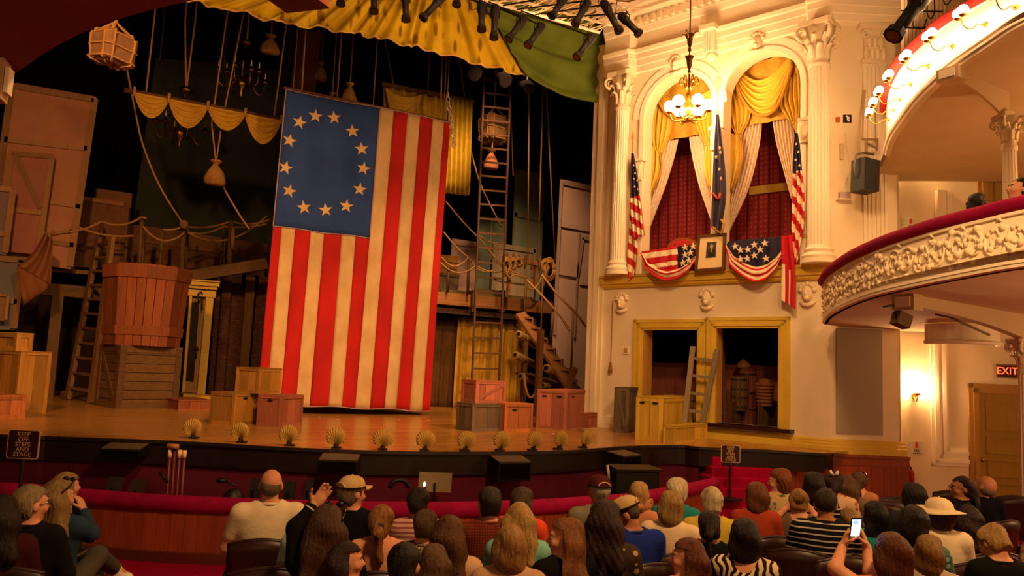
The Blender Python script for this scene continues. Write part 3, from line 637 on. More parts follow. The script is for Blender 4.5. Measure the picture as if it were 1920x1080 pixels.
# ================================================================== lamps
def globe_bracket(base, out, side, label):
    b = thing('globe_bracket', base, label, 'lamp', 'globe brackets along the upper balcony')
    q = MB(); q.tube([base, base+out*.03], .035, 10); q.build('back_plate', BRASS, b)
    q = MB(); q.tube(smooth_path([base, base+out*.1, base+out*.18-Vector((0, 0, .06)), base+out*.26-Vector((0, 0, .03)), base+out*.3+Vector((0, 0, .06))], 14), .008, 6); q.build('arm', BRASS, b, True)
    top = base+out*.3+Vector((0, 0, .06))
    for sg in (-1, 1):
        c = top+side*(.055*sg); q = MB(); q.lathe([(.01, -.0), (.045, .015), (.05, .03)], c, 10); cup = q.build('cup', BRASS, b, True)
        q = MB(); q.ball(c+Vector((0, 0, .085)), .06, 12, 8); q.build('globe', GLOBE, cup, True)
    return b
FUP = [(x, y) for x, y in [(1905, 22), (1848, 51), (1786, 85), (1741, 117), (1707, 150), (1687, 173), (1675, 195), (1667, 218)]]
ORD = ['third', 'fourth', 'fifth', 'sixth', 'seventh', 'eighth']
nb = 0
for i, (x, y) in enumerate(FUP):
    best = None
    for j in range(400):
        f_ = j/400; p = bface(bot_up, rail_up, 6.15, 7.1, f_, .42, .01); d = p-CAM; z = d.dot(fw); px = 960+FPX*d.dot(rt)/z
        e = abs(px-x)
        if best is None or e < best[0]: best = (e, f_)
    f_ = best[1]
    a = bface(bot_up, rail_up, 6.15, 7.1, f_, .42, 0); o = (bface(bot_up, rail_up, 6.15, 7.1, f_, .42, 1)-a); o.z = 0; o.normalize()
    globe_bracket(a, o, Vector((o.y, -o.x, 0)), ['brass bracket with two lit globes on the upper balcony front, rightmost in the picture', 'brass two-globe bracket, second from the right on the upper balcony front', 'brass two-globe bracket on the upper balcony above the boxed beam end', 'brass two-globe bracket, fourth from the right on the upper balcony front', 'brass two-globe bracket, fifth from the right on the upper balcony front', 'brass two-globe bracket, sixth from the right on the upper balcony front', 'brass two-globe bracket, second from the left end of the upper balcony front', 'brass two-globe bracket at the left end of the upper balcony by the pilaster'][i])
def wall_sconce(fr, u, z, o, label, up_=True):
    p = fr(u, z, o); b = thing('wall_sconce', p, label, 'lamp'); n_ = (fr(u, z, o+1)-fr(u, z, o))
    q = MB(); q.tube([p, p+n_*.03], .05, 12); q.build('back_plate', BRASS, b)
    c = p+n_*.14
    q = MB(); q.tube(smooth_path([p, p+n_*.08-Vector((0, 0, .1)), c-Vector((0, 0, .06)), c], 10), .012, 6); q.build('arm', BRASS, b, True)
    q = MB(); q.lathe([(.01, 0), (.05, .02), (.075, .06)], c, 14); q.build('cup', BRASS, b, True)
    q = MB(); q.lathe([(.06, .05), (.085, .1), (.08, .16), (.06, .2)], c, 14); q.build('shade', GLOBES, b, True)
    return c
GLOBES = mat('lit_sconce_glass', 'fff0d0', .3, emit=(1, .56, .24), estr=115)
u_, z_ = RX(1713, 742); c = wall_sconce(RW, u_, z_, 0, 'lit brass wall sconce on the cream wall below the balcony')
u_, z_ = RX(1703, 308); c = wall_sconce(RW, u_, z_, 0, 'lit brass wall sconce on the wall above the lower balcony')
# ---- crystal-less globe chandelier hanging before the left arch
cc = PP(1291, 205, W(0, 0, 1.15), WN); CH = thing('globe_chandelier', cc, 'gilt chandelier with lit white globes hanging before the left arch', 'chandelier')
q = MB(); q.tube([cc+Vector((0, 0, -.1)), Vector((cc.x, cc.y, 10.55))], .014, 8); q.build('rod', mat('dark_brass', '6a4518', .4, metal=1), CH)
q = MB(); q.lathe([(.02, -.25), (.05, -.2), (.03, -.12), (.09, -.05), (.05, .05), (.03, .2), (.06, .3), (.03, .36)], cc, 14); q.build('stem', BRASS, CH, True)
for (yy, r_) in ((84, .05), (125, .035)):
    p = PP(1291, yy, W(0, 0, 1.15), WN); p = Vector((cc.x, cc.y, p.z)); q = MB(); q.lathe([(.012, -.16), (.035, -.12), (.02, -.06), (.045, 0), (.06, .14), (.09, .2)], p, 10); q.build('finial', mat('dark_brass', '6a4518', .4, metal=1), CH, True)
    if yy == 84:
        for j in range(4):
            a = j*math.pi/2+.4; d = Vector((math.cos(a), math.sin(a), 0)); q = MB(); q.tube([p+d*.05+Vector((0, 0, .12)), p+d*.1+Vector((0, 0, .22)), p+d*.16+Vector((0, 0, .24)), p+d*.19+Vector((0, 0, .19))], [.014, .012, .01, .004], 6); q.build('leaf', mat('dark_brass', '6a4518', .4, metal=1), CH, True)
crown = Vector((cc.x, cc.y, PP(1291, 160, W(0, 0, 1.15), WN).z))
for j in range(6):
    a = j*math.pi/3+.3; d = Vector((math.cos(a), math.sin(a), 0))
    q = MB(); sp = [crown+d*(.05+.14*(i/14))+Vector((0, 0, -.08+.24*math.sin(i/14*2.6))) for i in range(15)]; q.tube(sp+[crown+d*.13+Vector((0, 0, .02))], .016, 6); q.build('scroll', BRASS, CH, True)
    q = MB(); b_ = cc+d*.36+Vector((0, 0, -.06)); q.tube(smooth_path([cc+Vector((0, 0, -.14)), cc+d*.15-Vector((0, 0, .22)), cc+d*.3-Vector((0, 0, .2)), b_], 14), .013, 6); arm = q.build('arm', BRASS, CH, True)
    q = MB(); q.lathe([(.015, -.02), (.06, .0), (.07, .02)], b_, 12); q.build('cup', BRASS, arm, True)
    q = MB(); q.ball(b_+Vector((0, 0, .13)), .115, 16, 10); q.build('globe', mat('lit_chandelier_glass', 'fff4dc', .3, emit=(1, .58, .27), estr=50), arm, True)
# ---- loudspeaker on the wall
sp_u, sp_z = FX(1622, 330, .55); so = FW(sp_u, sp_z, .55); LS = thing('loudspeaker', so, 'dark grey loudspeaker on a yoke and bracket in front of the pilaster', 'loudspeaker')
fr = lambda i, j, k: so+FS*(i*.94+k*.34)+FN*(k*.94-i*.34)+Vector((0, 0, j))
q = MB(); pl = [(-.19, -.12), (.19, -.12), (.19, .06), (.1, .2), (-.1, .2), (-.19, .06)]
q.prism([(-.19, -.3), (.16, -.3), (.19, .27), (-.16, .3)], fr, -.16, .16); q.build('cabinet', mat('speaker_grey', '3a3834', .7), LS, bevel=.01)
q = MB(); q.prism([(-.165, -.275), (.14, -.275), (.165, .25), (-.135, .275)], fr, .16, .172); q.build('grille', mat('speaker_grille', '2b2a26', .9, bump=.2, bscale=150), LS)
q = MB(); q.tube([fr(-.21, -.05, 0), fr(-.24, .15, 0), fr(-.2, .36, 0), fr(-.05, .42, 0), fr(.2, .42, 0)], .022, 6); q.build('yoke', mat('bracket_grey', '6a6258', .5), LS, True)
q = MB(); q.bar(fr(-.02, .42, 0), fr(-.02, .62, 0), .08); q.bar(fr(-.1, .66, 0), fr(.42, .76, -.15), .04); q.bar(fr(0, .62, 0), fr(.4, .6, -.15), .03); q.bar(fr(.41, .76, -.15), fr(.41, .56, -.15), .03); q.build('wall_bracket', mat('bracket_steel', 'a08a6a', .5), LS)
q = MB(); p_ = fr(.38, .7, -.15); q.tube([p_, p_+Vector((0, 0, 1.05))], .012, 6); q.tube([fr(-.08, .68, 0), p_+Vector((-.22, .05, .95))], .02, 6); q.build('stay_pole', mat('bracket_steel', 'a08a6a', .5), LS)
# ---- small wall fittings
def wbox(name, fr, x, y, wpx, hpx, d, m, label, cat):
    u, z = (FX if fr is FW else WX if fr is W else RX)(x, y); P0 = fr(u, z, 0); k = depth(P0)/FPX; q = MB(); q.fbox(fr, (u-wpx*k/2, z-hpx*k/2, 0), (u+wpx*k/2, z+hpx*k/2, d)); return tag(q.build(name, m, bevel=.003), label, cat), u, z, k
DKP = mat('dark_plate', '1c1410', .5)
sg, u, z, k = wbox('sign_plate', FW, 1588, 223, 15, 15, .03, DKP, 'small black square sign with a white figure, high on the wall', 'sign')
q = MB(); w_ = k*5
for (a, b) in (((-.6, 1), (.2, .3)), ((.2, .3), (-.1, -.5)), ((-.1, -.5), (.6, -1)), ((.2, .3), (.8, 0))): q.bar(FW(u+a[0]*w_, z+a[1]*w_, .035), FW(u+b[0]*w_, z+b[1]*w_, .035), .03, .01, FN)
q.build('figure_mark', mat('white_print', 'efe6d8', .6), sg)
wbox('alarm_box', FW, 1570, 225, 7, 9, .05, mat('red_orange', 'c04a18', .5), 'small orange-red box beside the black square sign', 'fitting')
wbox('conduit_cover', FW, 1577, 285, 6, 30, .05, mat('cover_cream', 'cdb48c', .6), 'slim vertical beige cover on the wall left of the loudspeaker', 'fitting')
jb, u, z, k = wbox('junction_box', FW, 1581, 369, 19, 14, .1, mat('box_mauve', 'b9a39a', .6), 'small grey projector box on a shelf below the loudspeaker', 'fitting')
q = MB(); q.fbox(FW, (u-.14, z-.08, 0), (u+.1, z-.062, .14)); q.build('shelf', CREAM2, jb); q = MB(); q.tube([FW(u-.06, z+.08, .03), FW(u+.12, z+.5, .02), FW(u+.04, z+1.2, .02)], .006, 5); q.build('cable', CREAM2, jb)
th, u, z, k = wbox('wall_plate', W, 1174, 657, 14, 14, .02, CREAM2, 'small square cream wall plate left of the yellow door frame', 'fitting')
q = MB(); q.fbox(W, (u-.05, z-.05, .02), (u+.05, z+.05, .028)); q.build('plate_inset', mat('plate_tan', 'b98c58', .6), th)
u0_, z0_ = WX(1151, 565); u1_, z1_ = WX(1147, 690); pc_ = thing('pull_cord', W(u0_, z1_, .05), 'bell pull cord with a brown tassel on the wall beside the proscenium', 'cord')
q = MB(); q.tube([W(u0_, z0_, .05), W(u0_, z1_+.1, .05)], .009, 6); q.build('cord', mat('brown_cord', '8a5a2a', .8), pc_)
q = MB(); q.lathe([(.01, .13), (.03, .11), (.025, .08), (.045, -.02), (.05, -.1), (.0, -.1)], W(u0_, z1_, .06), 10); q.build('tassel', mat('brown_cord', '8a5a2a', .8), pc_, True)
FIREM = mat('pale_card', 'd9cfae', .6); REDM = mat('fire_red', 'd0301a', .5, emit=(1, .1, .03), estr=.0); INK = mat('green_ink', '2a3a24', .6)
def fire_sign(x, y, wpx, hpx, label):
    sg, u, z, k = wbox('fire_sign', RW, x, y, wpx, hpx, .012, FIREM, label, 'sign'); h = hpx*k
    q = MB(); q.prism([(u-.02, z+h*.02), (u+.025, z+h*.02), (u+.03, z+h*.25), (u+.012, z+h*.42), (u-.005, z+h*.45), (u-.025, z+h*.28)], RW, .012, .02); q.build('flame_mark', REDM, sg)
    text('lettering', 'FIRE', INK, h*.24, frame_mtx(FS, (0, 0, 1), RW(u, z-h*.2, .018)), sg)
    text('small_lettering', 'EXTINGUISHER', INK, h*.085, frame_mtx(FS, (0, 0, 1), RW(u, z-h*.38, .018)), sg)
fire_sign(1707, 420, 34, 22, 'pale fire sign with a red flame above the lower balcony rail')
fire_sign(1718, 840, 26, 26, 'pale fire sign with a red flame low on the wall by the dado')
EX = RX(1702, 906)
ex = thing('fire_extinguisher', RW(EX[0], EX[1], .1), 'red fire extinguisher half hidden at the end of the wood dado', 'extinguisher')
p = RW(EX[0], EX[1], .12); q = MB(); q.lathe([(.055, 0), (.06, .02), (.06, .2), (.04, .25), (.02, .26)], p, 14); q.build('cylinder_body', mat('extinguisher_red', '9a1c16', .5), ex, True); q = MB(); q.lathe([(.02, .26), (.02, .3), (.015, .31)], p, 8); q.bar(p+Vector((0, 0, .3)), p+Vector((-.07, -.02, .32)), .015); q.build('valve', DKP, ex)
# ---- exit sign
u, z = RX(1882, 696); k = depth(RW(u, z))/FPX; ES = thing('exit_sign', RW(u, z, .05), 'lit red EXIT sign above the ochre door', 'sign'); w_, h_ = k*40/2, k*26/2
q = MB(); q.fbox(RW, (u-w_, z-h_, 0), (u+w_, z+h_, .1)); q.build('housing', mat('sign_housing', '8a7250', .5), ES)
q = MB(); q.fbox(RW, (u-w_*.88, z-h_*.82, .1), (u+w_*.88, z+h_*.82, .104)); q.build('face_plate', mat('sign_red_dark', '4a0a06', .5), ES)
text('lettering', 'EXIT', mat('exit_red', 'ff3020', .5, emit=(1, .07, .02), estr=1.5), h_*1.45, frame_mtx(FS, (0, 0, 1), RW(u, z, .106)), ES)
# small stage light clamped under the balcony beam
b = thing('hanging_monitor', PD(1690, 598, 8.6), 'small box loudspeaker clamped under the balcony bracket beam', 'loudspeaker'); c = PD(1690, 600, 8.6)
fr = lambda i, j, k: c+FS*(i*.8+j*.25)+FN*(k)+Vector((0, 0, j*.9-i*.35)); q = MB(); q.fbox(fr, (-.09, -.08, -.1), (.09, .08, .1)); q.build('cabinet', mat('speaker_tan', '6b5236', .6), b, bevel=.01)
q = MB(); q.tube([c+Vector((-.09, 0, .0)), c+Vector((-.1, .0, .1)), c+Vector((0, 0, .12)), c+Vector((0, 0, .2))], .01, 6); q.build('yoke', DKP, b); q = MB(); q.fbox(lambda i, j, k: c+FS*i+FN*k+Vector((0, 0, j)), (-.16, .14, -.1), (.1, .16, .1)); q.build('mount_plate', DKP, b)
# ================================================================== the big flag
FY = 17.3
fTL, fTR, fBL, fBR = PY(536, 167, FY), PY(846, 230, FY), PY(483, 757, FY), PY(806, 771, FY)
def frip(u, v): return .035*math.sin(u*21+v*2.5)*(.35+v)+.05*math.sin(u*7+1.5*v)+.09*max(0, u-.72)*max(0, v-.45)*4*math.sin(u*44+3*v)
def fpt(u, v, o=0):
    p = fTL.lerp(fTR, u).lerp(fBL.lerp(fBR, u), v); p = Vector((p.x, FY+frip(u, v)-o, p.z+.02*math.sin(u*19)*v)); return p
def fuv(x, y):
    p = PY(x, y, FY); u = v = .5
    for _ in range(12):
        a = fTL.lerp(fBL, v); b = fTR.lerp(fBR, v); u = (p.x-a.x)/(b.x-a.x); a = fTL.lerp(fTR, u); b = fBL.lerp(fBR, u); v = (p.z-a.z)/(b.z-a.z)
    return u, v
FRED = mat('flag_red_cloth', 'b4120c', .85, '860e0a', 1.6, (1, 1, .6), .7, .12, 90)
FWHT = mat('flag_aged_white_cloth', 'c9aa7e', .88, 'a98350', 2.6, (1, 1, .8), .7, .12, 90)
FBLU = mat('flag_blue_cloth', '243f80', .9, '1c3066', 1.2, bump=.12, bscale=90)
FL = thing('hanging_flag', fTL, 'huge thirteen-star circle flag hanging vertically over the stage', 'flag')
edges_ = [fuv(x, 690)[0] for x in (486, 506, 531, 561, 587, 620, 645, 672, 699, 726, 750, 776, 799, 812)]; edges_[0] = 0; edges_[-1] = 1
uc, vc = edges_[7], fuv(690, 447)[1]
for i in range(13):
    a, b = edges_[i], edges_[i+1]; v0 = vc if i < 7 else 0
    q = MB(); q.sheet(lambda s, t: fpt(a+(b-a)*s, v0+(1-v0)*t), 5, 44); q.build('stripe', FRED if i % 2 == 0 else FWHT, FL, True, solid=.012)
q = MB(); q.sheet(lambda s, t: fpt(uc*s, vc*t), 26, 18); q.build('canton', FBLU, FL, True, solid=.012)
for x, y in [(592, 217), (627, 220), (661, 246), (677, 280), (680, 317), (673, 356), (649, 387), (611, 393), (570, 389), (543, 358), (536, 314), (543, 263), (562, 229)]:
    u, v = fuv(x, y); q = MB(); W_, H_ = (fTR-fTL).length, (fBL-fTL).length
    poly = star_poly(0, 0, .165, math.pi/2+random.uniform(-.25, .25), .4)
    q.prism(poly, lambda i, j, k: fpt(u+i/W_*1.02, v-j/H_, .012+k), 0, .012); q.build('star', FWHT, FL)
HEM = mat('hem_rope', '9a7a78', .8)
for pts in ([fpt(i/20, 0, .01) for i in range(21)], [fpt(0, i/30*vc, .01) for i in range(31)], [fpt(uc*i/20, vc, .015) for i in range(21)], [fpt(uc, i/20*vc, .015) for i in range(21)], [fpt(i/30, 1, .01) for i in range(31)]):
    q = MB(); q.tube(pts, .014, 6); q.build('hem', HEM, FL, True)
q = MB(); q.tube([fpt(0, 0, 0)+Vector((-.05, 0, .03)), fpt(1, 0, 0)+Vector((.05, 0, .03))], .03, 8); q.build('batten', mat('batten_wood', '5a3a20', .7), FL, True)
# ================================================================== crates and boxes
W_OR = ('a8662e', '8c5022'); 
CR = {'orange': rmat('crate_orange', 'b26a3a', '8f4f28', 'z', .7), 'pink': rmat('crate_pink', 'a8624a', '884a36', 'z', .7), 'ochre': rmat('crate_ochre', 'a8762e', '865a1e', 'z', .65),
      'grey': rmat('crate_grey', '75604c', '5a4636', 'z', .8), 'dark': rmat('crate_dark', '6a4a26', '4e3418', 'x', .7), 'yellow': rmat('crate_yellow', 'd6ae3c', 'b08c2c', 'z', .6), 'brown': rmat('crate_brown', '8c4a24', '6c3418', 'z', .65)}
SLOT = mat('slot_dark', '120a06', .95)
def px_of(p): d = Vector(p)-CAM; z = d.dot(fw); return 960+FPX*d.dot(rt)/z, 540-FPX*d.dot(up)/z
def crate(x0, xc, x1, yb, yt, th, key, label, zb=ZS, slots=(), diag='', lid=True, planks=0, frame=.07, name='wooden_crate', dA=None, dB=None, dep=None):
    c = PZ(xc, yb, zb) if dep is None else PD(xc, yb, dep); th = R(th); B = Vector((math.cos(th), math.sin(th), 0)); A = Vector((-math.sin(th), math.cos(th), 0))
    def solve(d, xt, sgn):
        lo, hi = .02, 4.0
        for _ in range(40):
            mid = (lo+hi)/2; x = px_of(c+d*mid)[0]
            if (x-xt)*sgn < 0: lo = mid
            else: hi = mid
        return lo
    la = dA or solve(A, x0, -1); lb = dB or solve(B, x1, 1)
    lo, hi = .02, 5.0
    for _ in range(40):
        mid = (lo+hi)/2
        if px_of(c+Vector((0, 0, mid)))[1] > yt: lo = mid
        else: hi = mid
    h = lo; m_ = CR[key]
    b = thing(name, c+A*la/2+B*lb/2, label, 'crate' if 'crate' in name else 'box')
    def fr(i, j, k): return c+B*i+A*j+Vector((0, 0, k))
    f = frame; d = .018
    def side(fr2, L_, nm):   # fr2(i along, z, out)
        if planks:
            for n_ in range(planks):
                z0, z1 = h*n_/planks, h*(n_+1)/planks; q = MB(); q.fbox(fr2, (0.01, z0+.006, -.03), (L_-.01, z1-.006, -random.uniform(.012, .02))); q.build('plank', m_, b)
        else:
            nn = max(2, round(L_/.28))
            for n_ in range(nn):
                q = MB(); q.fbox(fr2, (L_*n_/nn+.003, .01, -.03), (L_*(n_+1)/nn-.003, h-.01, -random.uniform(.013, .018))); q.build('plank', m_, b)
        for (a_, c_) in (((0, 0), (L_, f)), ((0, h-f), (L_, h))):
            q = MB(); q.fbox(fr2, (a_[0]+f*.9, a_[1], -.02), (c_[0]-f*.9, c_[1], .0)); q.build('rail_board', m_, b)
        for a_ in (0, L_-f):
            q = MB(); q.fbox(fr2, (a_, 0, -.02), (a_+f, h, .002)); q.build('post_board', m_, b)
        if nm in diag:
            q = MB(); q.bar(fr2(f, f, -.008), fr2(L_-f, h-f, -.008), f*.8, .018, fr2(0, 0, 1)-fr2(0, 0, 0)); q.build('brace', m_, b)
    side(lambda i, z, o: fr(i, -o, z), lb, 'B'); side(lambda i, z, o: fr(-o, i, z), la, 'A')
    side(lambda i, z, o: fr(i, la+o, z), lb, 'C'); side(lambda i, z, o: fr(lb+o, i, z), la, 'D')
    if lid: q = MB(); q.fbox(fr, (-.004, -.004, h-.022), (lb+.004, la+.004, h+.004)); q.build('lid', m_, b, bevel=.004)
    for (sd, t_, zz) in slots:
        fr2 = (lambda i, z, o: fr(i, -o, z)) if sd == 'B' else (lambda i, z, o: fr(-o, i, z)); L_ = lb if sd == 'B' else la
        q = MB(); x_ = L_*t_; pl = [(x_+.055*math.cos(a)*(1 if abs(math.cos(a)) > .5 else .9), h*zz+.018*math.sin(a)) for a in [i*math.pi/5 for i in range(10)]]
        q.prism(pl, fr2, -.02, .005); q.build('handle_slot', SLOT, b)
    return fr, la, lb, h
frL = crate(-40, 27, 86, 776, 658, 32, 'ochre', 'large ochre crate at the far left front of the stage')
z1 = ZS+frL[3]; crate(-14, 29, 60, 658, 624, 32, 'ochre', 'small ochre box sitting on the large crate at the far left', zb=z1+.005, name='wooden_box')
crate(-60, -12, 46, 787, 742, 32, 'orange', 'low orange-brown box on the stage boards at the far left edge', name='wooden_box')
a_ = crate(391, 437, 481, 798, 737, 42, 'ochre', 'ochre crate with a hand slot left of the pink crate below the flag', slots=[('B', .45, .83)], frame=.06)
b_ = crate(480, 525, 566, 801.5, 742, 46, 'pink', 'pinkish crate with a hand slot right of the ochre crate below the flag', slots=[('A', .5, .83)], frame=.06)
zt = ZS+max(a_[3], b_[3])
crate(440, 484, 526, 738.5, 690, 44, 'ochre', 'ochre crate stacked on the two crates below the flag', zb=zt+.006, frame=.06, dep=depth(PZ(437, 798, ZS))+.35)
c_ = crate(876, 884, 941, 810, 757, 8, 'grey', 'grey weathered crate beneath the pink-brown crate with a diagonal brace', frame=.06, dA=.55)
d_ = crate(940, 945, 998, 810.5, 756.5, 8, 'orange', 'orange-brown crate with one hand slot in the row right of the grey crate', slots=[('B', .35, .78)], frame=.06, dA=.55)
crate(887, 891, 948, 756, 713, 8, 'pink', 'pink-brown crate with a diagonal brace on top of the grey crate', zb=ZS+c_[3]+.006, diag='B', frame=.07, dA=.5)
crate(1005, 1061, 1107, 806, 733, 42, 'pink', 'big reddish crate with four hand slots at the foot of the stairs', slots=[('A', .25, .84), ('A', .75, .84), ('B', .25, .84), ('B', .78, .84)], frame=.06)
crate(1088, 1100, 1119, 803, 775, 30, 'pink', 'small reddish box squeezed between the big slotted crate and the proscenium', name='wooden_box', dep=15.2)
crate(1150, 1178, 1221, 812.5, 727, 40, 'grey', 'tall grey crate with a diagonal brace left of the yellow crate', diag='A')
crate(1191, 1242, 1304, 828, 746, 34, 'yellow', 'yellow crate with two hand slots before the stage door opening', slots=[('A', .3, .86), ('A', .78, .86)], frame=.08)
crate(1243, 1266, 1326, 832.5, 799, 26, 'yellow', 'low yellow box at the edge of the stage before the yellow crate', frame=.04, name='wooden_box')
frB = crate(176, 216, 333, 766, 647, 22, 'dark', 'large dark planked crate carrying the octagonal wooden vat', planks=7, frame=.14, diag='A')
crate(326, 334, 398, 769.5, 750, 12, 'brown', 'low reddish platform box under the yellow door frame', name='wooden_box', frame=.03, dA=1.2)
# octagonal vat
zv = ZS+frB[3]+.006; vb = PZ(272, 652, zv); vc_ = frB[0](frB[2]*.5, frB[1]*.5, 0); VC = Vector((vc_.x, vc_.y, zv))
k = depth(VC)/FPX; rb, rtp = 66*k, 76*k; hv = (650-505)*k*1.02
VT = thing('wooden_vat', VC, 'big reddish octagonal wooden vat standing on the dark planked crate', 'vat')
NS = 9
for j in range(NS):
    a0, a1 = 2*math.pi*(j-.35)/NS, 2*math.pi*(j+.65)/NS
    P = lambda a, r, z: VC+Vector((r*math.cos(a), r*math.sin(a), z))
    for t in range(3):
        b0, b1 = a0+(a1-a0)*t/3, a0+(a1-a0)*(t+1)/3
        def ch(s, r0, z): return P(a0, r0, z).lerp(P(a1, r0, z), s)
        q = MB(); e = .012; inn = .94
        q.hexa([ch(t/3+e, rb*inn, 0), ch((t+1)/3-e, rb*inn, 0), ch((t+1)/3-e, rb, 0), ch(t/3+e, rb, 0), ch(t/3+e, rtp*inn, hv), ch((t+1)/3-e, rtp*inn, hv), ch((t+1)/3-e, rtp, hv), ch(t/3+e, rtp, hv)]); q.build('stave', CR['brown'], VT)
    for (f0, f1) in ((.13, .24), (.83, .98)):
        q = MB(); r0_, r1_ = rb+(rtp-rb)*f0, rb+(rtp-rb)*f1
        q.hexa([P(a0, r0_*.99, hv*f0), P(a1, r0_*.99, hv*f0), P(a1, r0_*1.035, hv*f0), P(a0, r0_*1.035, hv*f0), P(a0, r1_*.99, hv*f1), P(a1, r1_*.99, hv*f1), P(a1, r1_*1.035, hv*f1), P(a0, r1_*1.035, hv*f1)]); q.build('hoop_board', CR['brown'], VT)
q = MB(); q.lathe([(0, hv*.9), (rtp*.93, hv*.9)], VC, NS); q.build('vat_floor', SLOT, VT)
# ================================================================== ladders
W_LAD = rmat('ladder_wood', '8a6238', '6c4a28', 'z', .7)
def ladder(la, lb, ta, tb, n, w, d, label, mt, name='wooden_ladder', f0=.06, f1=.95, rung='bar', rw=.05):
    b = thing(name, (la+lb)/2, label, 'ladder')
    upv = (lb-la).normalized()
    for p, t in ((la, ta), (lb, tb)):
        q = MB(); q.bar(p, t, d, w, upv); q.build('rail', mt, b, bevel=.004)
    for i in range(n):
        f = f0+(f1-f0)*i/(n-1); q = MB()
        if rung == 'bar': q.bar(la.lerp(ta, f), lb.lerp(tb, f), d*.8, rw)
        else: q.tube([la.lerp(ta, f), lb.lerp(tb, f)], rw/2, 6)
        q.build('rung', mt, b)
    return b
la, lb = PZ(126, 750, ZS), PZ(169, 757, ZS)
ladder(la, lb, PY(185, 447, la.y+1.3), PY(210, 445, lb.y+1.3), 11, .2, .09, 'wooden ladder with broad side rails leaning beside the vat', W_LAD, f0=.07, f1=.96, rw=.06)
MLAD = rmat('ladder_dark', '5e3c22', '44291a', 'z', .6)
la, lb = PZ(884, 768, ZS), PZ(930, 772, ZS)
la = Vector((la.x, 18.2, ZS)); l0 = PY(883, 765, 18.2); l1 = PY(934, 768, 18.2)
ladder(Vector((l0.x, l0.y, ZS)), Vector((l1.x, l1.y, ZS)), PY(908, 140, 19.0), PY(958, 146, 19.0), 22, .05, .05, 'very tall thin iron-brown ladder rising past the gold curtain', MLAD, f0=.08, f1=.985, rung='bar', rw=.05)
W_GRY = rmat('ladder_grey', '93806a', '75634e', 'z', .75)
s0, z0 = WX(1283, 790, .55); s1, z1_ = WX(1312, 800, .55)
f1_, f2_ = PZ(1281, 818.5, ZS+.02), PZ(1311, 821.5, ZS+.02)
t1 = PP(1299, 650, W(0, 0, .1), WN); t2 = PP(1345, 655, W(0, 0, .1), WN)
ladder(Vector((f1_.x, f1_.y, ZS)), Vector((f2_.x, f2_.y, ZS)), t1, t2, 5, .10, .05, 'short grey ladder leaning on the middle post of the yellow door frame', W_GRY, f0=.1, f1=.87, rw=.06)
# ================================================================== painted flats
def flat(Y, quad, label, m, boards=(), bm_=None, th=.05, zb=None, name='scenery_flat', zrest=None, cat='scenery flat', tilt=0):
    P = lambda x, y, o=0: PY(x, y, Y)+Vector((0, -o, 0))
    pts = [PY(x, y, Y) for x, y in quad]
    if zb is not None: pts[2].z = pts[3].z = zb
    c = sum(pts, Vector())/len(pts); zl = min(p.z for p in pts)
    b = thing(name, (c.x, Y, zl), label, cat)
    q = MB(); n = len(pts); q.add([p for p in pts]+[p+Vector((0, th, 0)) for p in pts], [tuple(range(n)), tuple(range(n, 2*n))]+[(i, (i+1) % n, n+(i+1) % n, n+i) for i in range(n)]); q.build('painted_panel', m, b)
    for bd in boards:
        x0, y0, x1, y1, w = bd[:5]; kk = depth(PY(x0, y0, Y))/FPX; q = MB(); q.bar(PY(x0, y0, Y)+Vector((0, -.025, 0)), PY(x1, y1, Y)+Vector((0, -.025, 0)), w*kk, .05, (0, -1, 0)); q.build('frame_board', bm_ or m, b)
    return b
def pmat(n, a, b_, sc=1.2): return mat(n, a, .85, b_, sc, mix=.6, bump=.06, bscale=20)
F_MAUVE = pmat('paint_mauve', '9a6458', 'a8764a'); F_TAN = rmat('paint_tan_frame', '9c7248', '84603e', 'z', .8)
F_ROSE = pmat('paint_rose', '8f4e52', '9a6a48'); F_BLUE = pmat('paint_blue_grey', '6f8f8a', '8a8468'); F_TEAL = pmat('paint_teal', '5d7a78', '6e6a52')
F_LAV = pmat('paint_lavender', '9a7c84', 'a68a74'); F_STONE = pmat('paint_stone', 'a08e7c', '8c7a66'); F_FB = rmat('frame_bluegrey', '8a9488', '9a8a70', 'z', .8); F_FL = rmat('frame_lavender', 'a88c8a', '9a8070', 'z', .8)
flat(22.5, [(24, 155), (181, 182), (133, 505), (-30, 480)], 'tall leaning mauve flat with a broad tan frame at the far left', F_MAUVE,
     [(30, 162, 176, 187, 12), (178, 186, 131, 500, 11), (22, 160, -20, 470, 11), (8, 262, 163, 279, 10), (90, 378, 150, 388, 8), (6, 440, 138, 460, 9)], F_TAN)
flat(22.2, [(20, 285), (102, 291), (76, 478), (-2, 470)], 'rose flat with a diagonal plank standing before the tall mauve flat', F_ROSE,
     [(22, 288, 100, 294, 9), (98, 292, 72, 478, 9), (22, 288, -2, 468, 9), (30, 292, 76, 390, 9), (12, 392, 80, 400, 9)], F_TAN)
flat(21.8, [(-40, 345), (29, 355), (12, 478), (-60, 470)], 'grey-panelled flat with a curved tan frame corner at the left edge', pmat('paint_slate', '6c6068', '7d5a4a'),
     [(-40, 350, 22, 356, 10), (25, 356, 10, 474, 10), (-45, 435, 16, 440, 9)], F_TAN)
flat(21.5, [(-40, 478), (47, 484), (28, 618), (-60, 618)], 'blue-grey panelled flat with a tan frame low at the left edge', pmat('paint_bluegrey2', '5f6468', '6e6258'),
     [(-40, 482, 44, 488, 11), (42, 488, 26, 616, 11), (-30, 560, 32, 566, 9)], F_TAN)
flat(21.2, [(-10, 549), (18, 552), (12, 602), (-16, 600)], 'small tan slatted frame before the blue-grey flat at the left edge', F_TAN, [(-8, 552, 17, 555, 5), (16, 553, 11, 600, 5)], F_TAN, cat='frame', name='slatted_frame')
